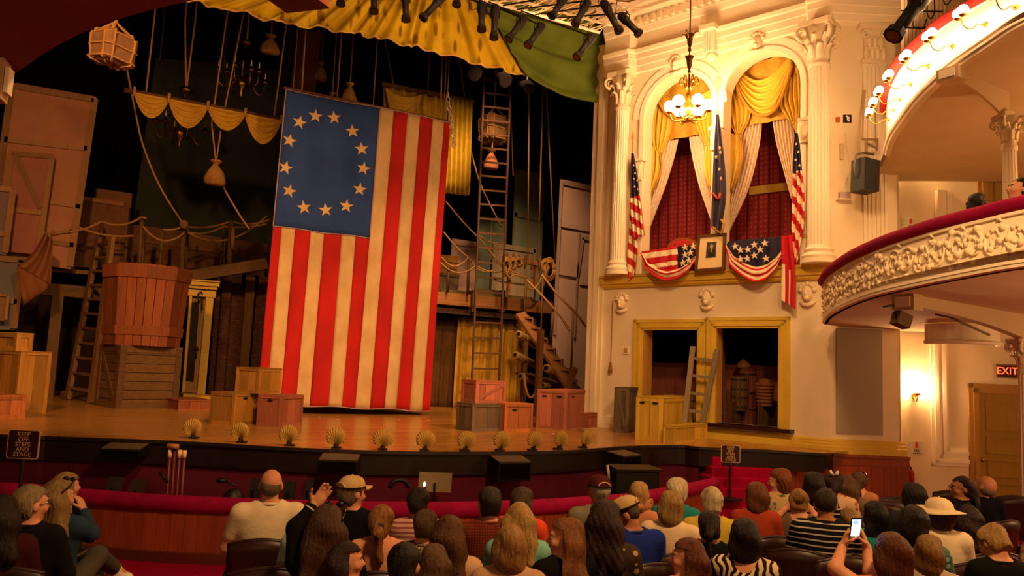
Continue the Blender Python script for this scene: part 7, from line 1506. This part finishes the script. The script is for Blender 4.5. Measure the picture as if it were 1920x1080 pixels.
    S.cap(HP(-.018, .093, -.055), HP(.018, .093, -.055), .009*sc, None, .014)
    for sd in (-1, 1):
        e, w, hd, pn, crl = AR[sd]; S.cap(sh[sd], e, .052*sc*build**.5, .042*sc, .04); S.cap(e, w, .041*sc, .027*sc, .02); hand(S, w, hd, sd, pn, crl, r_=.0095 if hres < .0115 else .0115)
        a, kn, an, ft = LG[sd]; S.cap(a, kn, .082, .058, .04); S.cap(kn, an, .055, .038, .03); S.cap(an, an+ft*.1-np.array([0, 0, .04]), .035, .03, .03)
    S.mesh('body', SKIN[skin], b)
    # shirt
    T = SDF(lo, hi, .016); torso(T, .014, k=.07)
    cut = {'none': .12, 'short': .62, 'long': 1.0}[sleeve]
    for sd in (-1, 1):
        e, w, hd, pn, crl = AR[sd]; t = sh[sd]+(e-sh[sd])*min(1, cut if cut < 1 else 1); T.cap(sh[sd], t, .068*sc*build**.5, .058*sc, .04)
        if sleeve == 'long': T.cap(e, e+(w-e)*.9, .055*sc, .04*sc, .03)
    nk = .066 if sleeve != 'none' else .085
    T.cap(P(0, .0, 1.085), P(0, .0, 1.2), nk*sc, nk*1.3*sc, .015, '-')
    if sleeve == 'none': T.cap(P(0, -.1, 1.1), P(0, .0, 1.2), .07*sc, .08*sc, .02, '-')
    z_ = T.ax[2]; T.f = np.maximum(T.f, (zs+.03-z_)[None, None, :]+0*T.f)
    T.mesh('shirt', cmat(*shirt), b)
    if sleeve != 'none' and pants != 'x':     # collar
        q = MB(); q.v = []; ring = [P(.07*math.cos(t), .062*math.sin(t)-.005, 1.098+.012*math.sin(t)*-1) for t in [i*math.pi/8 for i in range(17)]]; q.tube(ring, .013*sc, 6); q.build('collar', cmat(*shirt), b, True, world=False)
    # trousers, shoes
    G = SDF(lo, hi, .02); G.ell((0, 0, zs+.10), (.185*build, .15, .13), .05)
    for sd in (-1, 1):
        a, kn, an, ft = LG[sd]; G.cap(a, kn, .097, .073, .05); G.cap(kn, an+(kn-an)*.12, .07, .058, .04)
    G.mesh('trousers', cmat(pants), b)
    for sd in (-1, 1):
        a, kn, an, ft = LG[sd]; K = SDF(np.minimum(an, an+ft*.2)-.12, np.maximum(an, an+ft*.2)+.12, .014); up_ = np.array([0, 0, 1.]) - ft*ft[2]; K.cap(an-up_*.035-ft*.03, an-up_*.045+ft*.13, .045, .038, .02); K.cap(an, an-up_*.03, .05, .045, .02); K.mesh('shoe', shoes, b)
    # hair
    hl, hh_ = HP(0, 0, 0)-.2*sc, HP(0, 0, 0)+.2*sc
    if hair in ('long', 'braids', 'curlylong', 'pony'): hl[2] -= .32*sc; hl[:2] -= .08; hh_[:2] += .06
    Q = SDF(hl, hh_, .0095 if face else .011); e_ = lambda c, r_, k=.03, op='+': Q.ell(HP(*c), np.array(r_)*sc, k, HM, op)
    if hair == 'bald':
        e_((0, -.018, -.01), (.083, .098, .07)); e_((0, .02, .075), (.085, .12, .062), .01, '-')
    elif hair == 'crew': e_((0, -.013, .028), (.082, .100, .098))
    elif hair in ('short', 'pony', 'updo'): e_((0, -.016, .030), (.089, .106, .102)); e_((0, -.05, -.045), (.07, .06, .06), .04)
    elif hair == 'curly':
        e_((0, -.02, .035), (.105, .115, .112)); e_((0, -.04, -.05), (.09, .075, .075), .04)
    else:
        e_((0, -.02, .03), (.095, .112, .106)); e_((0, -.035, -.06), (.1, .085, .11), .05)
    if hair in ('long', 'curlylong'):
        for i, x in enumerate((-.07, 0, .07)): Q.cap(HP(x*.8, -.07, -.02), P(x*1.15, -.115, .98-.06*(i == 1)), .055*sc, .04*sc, .05)
        for sd in (-1, 1): Q.cap(HP(sd*.085, -.02, -.02), P(sd*.11, -.05, 1.0), .032*sc, .03*sc, .04)
    if hair == 'braids':
        for i in range(9): t = (i-4)/4; Q.cap(HP(t*.09, -.06, .02), P(t*.12, -.11+.05*abs(t), .99), .016*sc, .014*sc, .012)
    if hair == 'pony':
        a = HP(0, -.115, .0); Q.cap(HP(0, -.09, .02), a, .03*sc, .025*sc, .02); c = a+np.array([0, -.035, -.05])*sc; Q.cap(a, c, .026*sc, .036*sc, .02); Q.cap(c, P(.02, -.135, 1.0), .036*sc, .02*sc, .02)
    if hair == 'updo': e_((0, -.115, .045), (.045, .04, .045)); e_((.02, -.11, .085), (.03, .035, .03))
    X, Y, Z = np.meshgrid(*Q.ax, indexing='ij'); d = np.stack([X, Y, Z], -1)-HP(0, 0, 0); l = d @ HM/sc     # head-local coordinates
    lx, ly, lz = l[..., 0], l[..., 1], l[..., 2]; an = np.arctan2(lx, -ly)
    amp = .007 if hair in ('curly', 'curlylong') else .0035; ph1, ph2 = px*.37 % 6.28, px*.73 % 6.28
    Q.f = Q.f+(.006*np.sin(an*3+ph1+lz*9)+.005*np.sin(lz*34+ph2+an*2))*np.minimum(1, np.hypot(lx, ly)*12)*(.5 if hair in ('crew', 'bald') else 1)
    Q.f = Q.f+(amp*np.sin(an*17+lz*22)*np.sin(lz*55+lx*30) if amp > .004 else amp*np.sin(an*34+2.5*np.sin(lz*18)))*np.minimum(1, np.hypot(lx, ly)*14)
    front = {'bald': .02, 'crew': .035, 'short': .035, 'pony': .03, 'updo': .03, 'curly': .045}.get(hair, .045)
    front = .012 if face and hair not in ('bald', 'crew', 'short') else front
    hairline = np.maximum(ly-front+np.maximum(0, -(lz-.06))*.25, -(np.maximum(0, lz-.062))*2.5+ly*.18+.0)     # open in front of the ears and below the hairline
    faceopen = np.minimum(ly-front, .066-lz)          # >0 inside the face opening
    Q.f = np.maximum(Q.f, faceopen)
    if hair in ('bald', 'crew', 'short', 'pony', 'updo'): Q.f = np.maximum(Q.f, -(lz+.085+.5*np.minimum(0, ly+.05)) if hair != 'pony' else np.where(ly > -.09, -(lz+.085), -1))
    if hair in ('short', 'crew', 'bald'): Q.f = np.maximum(Q.f, np.minimum(np.minimum(ly+.03, .02-ly), np.minimum(-lz+.02, np.abs(lx)-.06)))   # clear the ears
    if cap: Q.f = np.maximum(Q.f, lz-.05)
    ho = Q.mesh('hair', hmat(hc), b)
    def hm(pts): return [Vector(HP(*p)) for p in pts]
    if hair == 'pony': q = MB(); a = HP(0, -.118, -.012); q.ball(tuple(a), .034*sc, 10, 6); q.build('hair_tie', cmat('3a2a3a'), ho, True, world=False)
    if face:
        for sd in (-1, 1):
            q = MB(); c = HP(sd*.032, .0805, .005); q.ball(tuple(c), .0125*sc, 10, 8); ey = q.build('eye', EYE_W, b, True, world=False); q = MB(); c2 = HP(sd*.032, .0885, .004); q.ball(tuple(c2), .0062*sc, 8, 6); q.build('iris', EYE_D, ey, True, world=False)
            q = MB(); q.tube(hm([(sd*.016, .098, .026), (sd*.034, .097, .031), (sd*.052, .088, .025)]), [.003*sc, .0045*sc, .002*sc], 6); q.build('eyebrow', hmat(hc), b, True, world=False)
        q = MB(); q.tube(hm([(-.024, .092, -.054), (-.01, .1015, -.051), (.01, .1015, -.051), (.024, .092, -.054)]), [.002, .0055*sc, .0055*sc, .002], 6); q.build('lips', LIP, b, True, world=False)
    if glasses:
        q = MB()
        for sd in (-1, 1):
            q.tube(hm([(sd*.034+.024*math.cos(t), .106, .003+.019*math.sin(t)) for t in [i*math.pi/8 for i in range(17)]]), .0022*sc, 5); q.tube(hm([(sd*.058, .104, .006), (sd*.08, .03, .008), (sd*.082, -.02, -.0)]), .0024*sc, 5)
        q.tube(hm([(-.01, .108, .006), (.01, .108, .006)]), .0024*sc, 5); q.build('glasses', GLASSF, b, True, world=False)
    if shades:
        q = MB()
        for sd in (-1, 1): q.tube(hm([(sd*.02, .075, .125), (sd*.055, .07, .118), (sd*.09, .02, .095), (sd*.1, -.06, .05)]), .006*sc, 6)
        q.ball(tuple(HP(-.033, .078, .124)), (.024*sc, .01*sc, .016*sc), 8, 6); q.ball(tuple(HP(.033, .078, .124)), (.024*sc, .01*sc, .016*sc), 8, 6); q.build('sunglasses', mat('shades_dark', '120c0c', .2, spec=.6), ho, True, world=False)
    if cap:
        cm, kind = cap; q = MB()
        dome = lambda u, v: Vector(HP(.094*math.cos(u*2*math.pi)*math.cos(v*math.pi/2)**.7, -.01+.112*math.sin(u*2*math.pi)*math.cos(v*math.pi/2)**.7, .045+.09*math.sin(v*math.pi/2)))
        q.sheet(dome, 28, 8); q.ball(tuple(HP(0, -.01, .136)), .008, 6, 4); co = q.build('cap', cm, b, True, world=False, solid=.005)
        q = MB()
        if kind == 'cap': q.sheet(lambda u, v: Vector(HP((-.075+.15*u)*(1-.25*v), .075+.03*math.sin(u*math.pi)+.085*v*math.sin(u*math.pi)**.4, .052-.02*(2*u-1)**2-.012*v)), 14, 5)
        elif kind == 'hat': q.sheet(lambda u, v: Vector(HP((.095+.075*v)*math.cos(u*2*math.pi), -.01+(.113+.09*v)*math.sin(u*2*math.pi), .05-.02*v-.012*v*math.cos(u*4*math.pi))), 32, 4)
        q.build('brim', cm, co, True, world=False, solid=.006)
        q = MB(); q.tube([Vector(HP(.096*math.cos(t), -.01+.114*math.sin(t), .052)) for t in [i*math.pi/14 for i in range(29)]], .006, 5); q.build('cap_band', cmat('2a2018') if kind == 'cap' else cm, co, True, world=False)
        if kind == 'cap': q = MB(); q.tube([Vector(HP(.05*math.cos(t), -.118, .06+.03*math.sin(t))) for t in [i*math.pi/8 for i in range(9)]], .006, 5); q.build('back_strap', mat('strap_light', 'c8a888', .7), co, True, world=False)
    if 'bracelet' in label:
        e, w, hd, pn, crl = AR[-1]; d = Vector(w-e).normalized(); s1 = d.orthogonal().normalized(); s2 = d.cross(s1); c = Vector(w)-d*.02
        q = MB(); q.tube([c+(s1*math.cos(t)+s2*math.sin(t))*.038 for t in [i*math.pi/8 for i in range(17)]], .007, 6); q.build('bracelet', mat('pale_metal', 'b8a8a0', .4), b, True, world=False)
    if 'ribbon' in label:
        q = MB(); c = HP(0, -.1, .09)
        for sd in (-1, 1): q.tube([Vector(c), Vector(c+np.array([sd*.03, -.015, .03])), Vector(c+np.array([sd*.035, -.02, .055]))], [.008, .018, .01], 6)
        q.build('ribbon', cmat('e0d0b8'), ho, True, world=False)
    PEOPLE.append((b, base, ang, H, loc)); return b, HP, loc
CAPK = cmat('c0a070'); CAPM = cmat('4a1c18'); HATW = cmat('dcc8a0')
A_ = [
 dict(px=56, py=945, s=1.03, yT=18, yH=42, hair='short', hc='8c7858', shirt=('141010', None, None), sleeve='long', glasses=True, h=.0105, label='grey-haired man in glasses and a black jacket turned right, at the far left'),
 dict(px=-2, py=965, s=1.0, yT=0, hair='long', hc='1e0f0c', shirt=('3a1214', None, None), label='dark-haired person cut off by the left edge of the picture'),
 dict(px=124, py=911, s=0.9, yT=30, yH=40, hair='long', hc='9a7a48', shirt=('1c1618', None, None), label='blond person facing right just behind the woman in the denim shirt'),
 dict(px=108, py=932, s=1.0, yT=22, yH=28, hair='long', hc='8a6c40', shirt=('26384e', None, None), sleeve='long', shades=True, pants='4a4438', shoes=TRAINER, h=.0105, arms={1: ((170, 1000, .1), (158, 958, .25), (150, 938, .28), (-1, .3, 0))}, legs={1: ((182, 1042, .3), (216, 1066, .6), (.75, .55, -.35))}, label='woman in a denim shirt with sunglasses on her head and a white shoe stretched out'),
 dict(px=508, py=909, s=1.07, build=1.22, hair='bald', hc='6a5238', shirt=('dcc6a2', None, None), pants='8a7048', label='balding man from behind in a cream tee shirt at the pit rail'),
 dict(px=590, py=966, s=.95, yT=10, hair='short', hc='2a1810', shirt=('9ab0a0', None, None), label='dark-haired person half hidden behind the raised arm'),
 dict(px=615, py=988, s=1.05, yT=14, yH=6, hair='long', hc='4a2c1a', shirt=('0e0c0c', None, None), sleeve='long', shades=True, h=.009, arms={-1: ((556, 990, .05), (587, 950, .12), (604, 928, .14), (.2, -1, .1), .12)}, label='long-haired woman in black raising her left hand with a bracelet'),
 dict(px=660, py=924, s=1.03, yT=14, yH=38, build=1.1, hair='short', hc='6a5640', cap=(CAPK, 'cap'), shirt=('12100f', None, None), label='man in a khaki cap and black shirt looking right, at the pit rail'),
 dict(px=714, py=978, s=0.95, yT=4, hair='pony', hc='8e5a2c', shirt=('d09070', None, None), label='woman with a strawberry-blond ponytail and a peach shirt'),
 dict(px=783, py=942, s=0.96, yT=-12, hair='short', hc='1e120e', shirt=('c89a90', 'stripe', '8a4a50'), label='dark-haired man in a pink and white striped shirt'),
 dict(px=650, py=1050, s=.86, yT=30, yH=58, hair='long', hc='2a1610', shirt=('a82050', None, None), h=.0105, label='girl with long dark hair in profile and a magenta top, at the bottom edge'),
 dict(px=757, py=1060, s=.98, yT=10, hair='short', hc='140c0a', shirt=('161214', None, None), label='black-haired person seen from behind at the bottom edge'),
 dict(px=797, py=986, s=0.92, yT=10, hair='short', hc='4a3018', shirt=('a08c6c', 'check', '2a2220'), label='small brown-haired boy in a checked shirt'),
 dict(px=842, py=1003, s=.98, yT=6, hair='long', hc='583418', shirt=('c09a78', None, None), label='woman with long brown hair behind the boy in the checked shirt'),
 dict(px=812, py=1056, s=.88, yT=0, hair='long', hc='583c22', shirt=('6a4a38', None, None), label='girl with long streaky brown hair at the bottom edge beside the black-haired person'),
 dict(px=917, py=944, s=1.03, yT=-16, build=1.1, hair='short', hc='22140e', shirt=('74301e', 'check', '4a1c14'), label='dark-haired man in a maroon plaid shirt'),
 dict(px=974, py=976, s=1.0, yT=0, hair='long', hc='b48c50', shirt=('78b0a0', None, None), label='woman with long pale blond hair in a mint top'),
 dict(px=957, py=1024, s=1.0, yT=4, hair='bob', hc='9a7240', shirt=('b08a6a', None, None), label='woman with a honey-blond bob at the bottom edge before the mint top'),
 dict(px=978, py=941, s=.97, yT=18, hair='bob', hc='443020', shirt=('e04a30', None, None), label='short brown-haired woman in a coral shirt at the pit rail'),
 dict(px=1124, py=921, s=1.05, yT=-12, yH=-8, build=1.15, hair='crew', hc='b8a890', cap=(CAPM, 'cap'), shirt=('7a7460', None, None), skin='tan', arms={1: ((1166, 952, .0), (1200, 951, .15), (1222, 944, .2))}, label='man in a maroon cap and grey shirt with his arm round the blond woman'),
 dict(px=1198, py=929, s=.97, yT=22, hair='bob', hc='b08648', shirt=('c08060', None, None), label='blond woman with the arm of the man in the maroon cap around her'),
 dict(px=1060, py=1008, s=.98, yT=-28, yH=-62, hair='long', hc='7c4a24', shirt=('100e0e', None, None), h=.0105, label='woman with long light brown hair in profile facing left'),
 dict(px=1133, py=976, s=1.09, yT=0, hair='curlylong', hc='2a1610', shirt=('3a2c20', 'floral', 'a08a60'), label='woman with very long dark curly hair'),
 dict(px=1188, py=962, s=1.0, yT=-30, yH=-52, pH=24, build=1.2, hair='crew', hc='5a4430', cap=(CAPK, 'cap'), shirt=('1e2e84', None, None), skin='tan', h=.0105, label='man in a khaki cap and blue polo shirt looking down'),
 dict(px=1258, py=950, s=1.0, yT=8, build=1.1, hair='bob', hc='a07a46', shirt=('dcc09a', None, None), label='woman with a dark blond bob in a white tee shirt'),
 dict(px=1269, py=923, s=.98, yT=8, hair='curly', hc='d2bc94', shirt=('1e8080', None, None), label='white-haired person in a teal shirt at the end of the pit rail'),
 dict(px=1335, py=941, s=1.03, yT=-6, build=1.05, hair='short', hc='cbb690', shirt=('bca436', None, None), label='white-haired man in a yellow shirt'),
 dict(px=1331, py=987, s=.93, yT=5, hair='pony', hc='22120e', shirt=('100e0e', None, None), label='dark-haired girl with a low ponytail in a black top'),
 dict(px=1290, py=1045, s=.92, yT=-28, yH=-60, hair='long', hc='5c2c18', shirt=('b07058', None, None), sleeve='none', h=.0105, label='girl with auburn hair in profile facing left at the bottom edge'),
 dict(px=1398, py=1008, s=1.0, yT=4, hair='bob', hc='1e110d', shirt=('d0b890', 'zebra', '1c1614'), sleeve='none', label='woman with a dark bob in a zebra-patterned top'),
 dict(px=1417, py=930, s=.99, yT=-14, yH=-28, hair='bob', hc='6e3e1e', shirt=('9a3a24', None, None), sleeve='long', label='brown-haired woman in a rust-red shirt beside the crimson steps'),
 dict(px=1462, py=903, s=1.0, yT=-20, yH=-60, hair='curly', hc='7a4020', shirt=('b89a68', 'floral', '5a6a48'), h=.0105, label='person with curly auburn hair and a patterned shirt in profile facing left'),
 dict(px=1498, py=940, s=0.93, yT=0, build=1.25, hair='updo', hc='9a6e3a', shirt=('6a5640', None, None), sleeve='none', h=.01, arms={-1: ((1450, 975, -.05), (1474, 952, .0), (1486, 946, -.02), (0, 1, 0)), 1: ((1533, 975, -.05), (1520, 954, .0), (1508, 947, -.02), (0, 1, 0))}, label='woman with pinned-up fair hair and both hands behind her head'),
 dict(px=1526, py=911, s=1.06, yT=6, hair='bob', hc='1a0f0c', shirt=('141012', 'thin', 'c8b8a0'), label='dark-haired person in black with a pale collar near the dado'),
 dict(px=1564, py=906, s=1.01, yT=0, hair='pony', hc='2a1812', shirt=('c8a484', 'floral', 'a04a3a'), label='dark-haired woman with a white hair ribbon and a floral top'),
 dict(px=1590, py=911, s=0.9, yT=0, hair='long', hc='5a3a20', shirt=('6e5a44', None, None), label='brown-haired woman in a taupe top between the floral and the tan tops'),
 dict(px=1612, py=903, s=0.885, yT=10, hair='pony', hc='54381e', shirt=('b07a50', None, None), sleeve='none', shades=True, label='woman with sunglasses on her hair, rightmost before the dado'),
 dict(px=1548, py=944, s=1.07, yT=-4, build=1.15, hair='crew', hc='2a1a10', shirt=('16141c', 'thin', 'b0a698'), skin='tan', label='crop-haired man in a navy polo with thin white stripes'),
 dict(px=1588, py=972, s=.74, yT=10, hair='short', hc='8a6236', shirt=('8a6a48', None, None), label='fair-haired child right of the man in the striped polo'),
 dict(px=1641, py=967, s=.95, yT=-20, yH=-22, hair='braids', hc='140c0a', shirt=('1e8a74', None, None), skin='brown', label='girl with dark braids in a teal top'),
 dict(px=1714, py=934, s=1.02, yT=0, hair='curly', hc='160d0b', shirt=('2a2830', None, None), skin='brown', label='person with big dark curly hair above the white sun hat'),
 dict(px=1713, py=981, s=1.05, yT=0, hair='bob', hc='170e0c', shirt=('50685c', 'floral', '8aa890'), skin='brown', label='dark-haired woman in a floral top left of the white sun hat'),
 dict(px=1760, py=964, s=1.02, yT=-22, yH=-30, build=1.1, hair='curly', hc='4a3220', cap=(HATW, 'hat'), shirt=('d8c4a4', None, None), h=.0105, label='woman in a white sun hat and white shirt'),
 dict(px=1804, py=915, s=1.0, yT=-50, yH=-62, hair='pony', hc='1a100d', shirt=('121014', None, None), sleeve='long', skin='olive', glasses=True, h=.0105, label='dark-haired woman in glasses looking back over her shoulder'),
 dict(px=1838, py=908, s=1.03, yT=-24, yH=-35, pH=-28, hair='bald', hc='8a7a66', shirt=('161214', None, None), sleeve='long', h=.0105, label='balding grey man in black looking up, beside the ochre door'),
 dict(px=1817, py=971, s=0.9, yT=0, hair='long', hc='24120f', shirt=('100e10', None, None), label='person with long dark reddish hair in front of the woman in glasses'),
 dict(px=1876, py=1017, s=.98, yT=-22, yH=-25, pH=30, hair='short', hc='a07a44', shirt=('12100f', None, None), h=.0105, label='blond boy looking down at the right edge'),
 dict(px=1672, py=1040, s=1.05, yT=-14, yH=-12, hair='bob', hc='5a3018', shirt=('b8643a', None, None), sleeve='none', h=.009, arms={-1: ((1566, 1066, .1), (1580, 1024, .24), (1590, 1002, .25), (1, .2, 0)), 1: ((1632, 1074, .15), (1625, 1026, .24), (1618, 1003, .25), (-1, .2, 0))}, label='woman with brown-red hair holding up a lit phone in both hands'),
 dict(px=1742, py=1036, s=0.93, yT=0, hair='bob', hc='86602f', shirt=('a8907a', None, None), label='woman with a fair bob at the bottom right beside the phone holder'),
]
for a in A_: person(**a)
person(1835, 380, 'girl with a dark ponytail behind the lower balcony rail', s=.86, yT=-10, yH=75, hair='pony', hc='1a100d', shirt=('161214', None, None), skin='brown', sleeve='long', dep=8.2, h=.0105, footz=3.46)
person(1908, 354, 'dark-haired woman in white looking up from the balcony', s=1.0, yT=-35, yH=-80, pH=-12, hair='pony', hc='1e120e', shirt=('d8c4b4', None, None), dep=8.0, h=.0105, footz=3.46)
# phone held up, bracelet
ph = PD(1604, 989, depth(PZ(1672, 1040, 1.28))+.2); PH = thing('mobile_phone', ph, 'lit mobile phone held up by the woman with brown-red hair', 'phone'); fr = lambda i, j, k: ph+rt*i+up*j-fw*k+rt*j*.12
q = MB(); q.fbox(fr, (-.032, -.062, -.006), (.032, .062, .006)); q.build('case', mat('phone_black', '0a0a10', .3), PH, bevel=.004); q = MB(); q.fbox(fr, (-.027, -.052, .006), (.027, .052, .008)); q.build('screen', mat('phone_screen', '9aa0ff', .3, emit=(.55, .6, 1), estr=2.4), PH); q = MB(); q.fbox(fr, (-.022, .022, .008), (.012, .046, .0085)); q.build('screen_picture', mat('phone_screen_dark', '2a3a8a', .3, emit=(.12, .2, .6), estr=1.2), PH)
# ================================================================== theatre chairs
CHW = mat('chair_wood', '341612', .42, '220e0b', 6, spec=.35); CHS = mat('chair_velvet', '4a0e14', .9)
def make_chair(p, rz, label):
    b = thing('theatre_chair', p, label, 'chair', None, rz)
    def back(u, v): x = -.255+.51*u; return Vector((x, -.235-.07*v+.055*(2*u-1)**2, .44+(.44+.05*math.sin(u*math.pi))*v))
    q = MB(); q.sheet(back, 14, 6); q.build('backrest', CHW, b, True, world=False, solid=.028)
    q = MB(); q.tube([back(i/20, 1)+Vector((0, 0, .004)) for i in range(21)], .016, 6); q.build('top_rim', CHW, b, True, world=False)
    q = MB(); q.box((-.225, -.2, .37), (.225, .22, .435)); q.build('seat', CHS, b, world=False, bevel=.02)
    for s in (-1, 1):
        q = MB(); q.tube([(s*.262, -.25, .64), (s*.268, -.05, .66), (s*.268, .14, .65), (s*.262, .18, .6)], [.02, .024, .024, .018], 6); q.build('armrest', CHW, b, True, world=False)
        q = MB(); q.box((s*.262-.012, -.24, .0), (s*.262+.012, -.2, .64)); q.box((s*.262-.012, .1, 0), (s*.262+.012, .14, .64)); q.box((s*.262-.014, -.26, .34), (s*.262+.014, .18, .38)); q.build('side_frame', mat('iron_frame', '14100e', .5), b, world=False)
    return b
pc = None
for (b, base, ang, H, loc) in PEOPLE:
    if base.z > 1: continue
    face_ = math.atan2(5.0-base.x, 16-base.y); a = face_*.6+ang*.4
    a = max(min(a, face_+R(25)), face_-R(25)) if abs(ang-face_) < R(70) else ang
    lab = 'dark wooden theatre chair under the '+b['label'].split(' with ')[0].split(' in ')[0].split(' at ')[0].split(' from ')[0]
    P_ = Vector((base.x, base.y, base.z)); lab = 'dark wooden theatre chair of the '+b['label']; w_ = lab.split()
    lab = ' '.join(w_[:16])
    if pc is None: pc = make_chair(P_, -a, lab); KIDS = ALLKIDS(pc)
    else:
        r_ = pc.copy(); COL.objects.link(r_); r_.location = P_; r_.rotation_euler = (0, 0, -a); r_['label'] = lab
        for o in KIDS: c = o.copy(); COL.objects.link(c); c.parent = r_
for (x, y, lab, rz) in ((1020, 1010, 'empty dark wooden theatre chair right of the mint top', 0), (1500, 1042, 'empty dark wooden chair below the man in the striped polo', 0), (1565, 1042, 'empty dark wooden chair left of the raised phone', 0), (1652, 938, 'dark wooden chair end with a shiny rim, nearest in the row by the dado', -60), (1640, 945, 'dark wooden chair end with a shiny rim, second in the row by the dado', -60), (1628, 952, 'dark wooden chair end with a shiny rim, third in the row by the dado', -60), (1764, 925, 'tilted chair back against the cream wall left of the woman in glasses', -65), (1876, 935, 'folded chair back before the ochre door, left one of two', -60), (1888, 938, 'folded chair back before the ochre door, right one of two', -60), (500, 1078, 'empty dark wooden chair at the bottom edge left of the girl in magenta', 0)):
    p = PZ(x, y, .88); r_ = pc.copy(); COL.objects.link(r_); d = math.atan2(p.x, p.y); r_.location = Vector((p.x+.25*math.sin(d), p.y+.25*math.cos(d), 0)); r_.rotation_euler = (0, 0, -(d+R(rz*.0+(-30 if rz else 0)))); r_['label'] = lab
    for o in KIDS: c = o.copy(); COL.objects.link(c); c.parent = r_
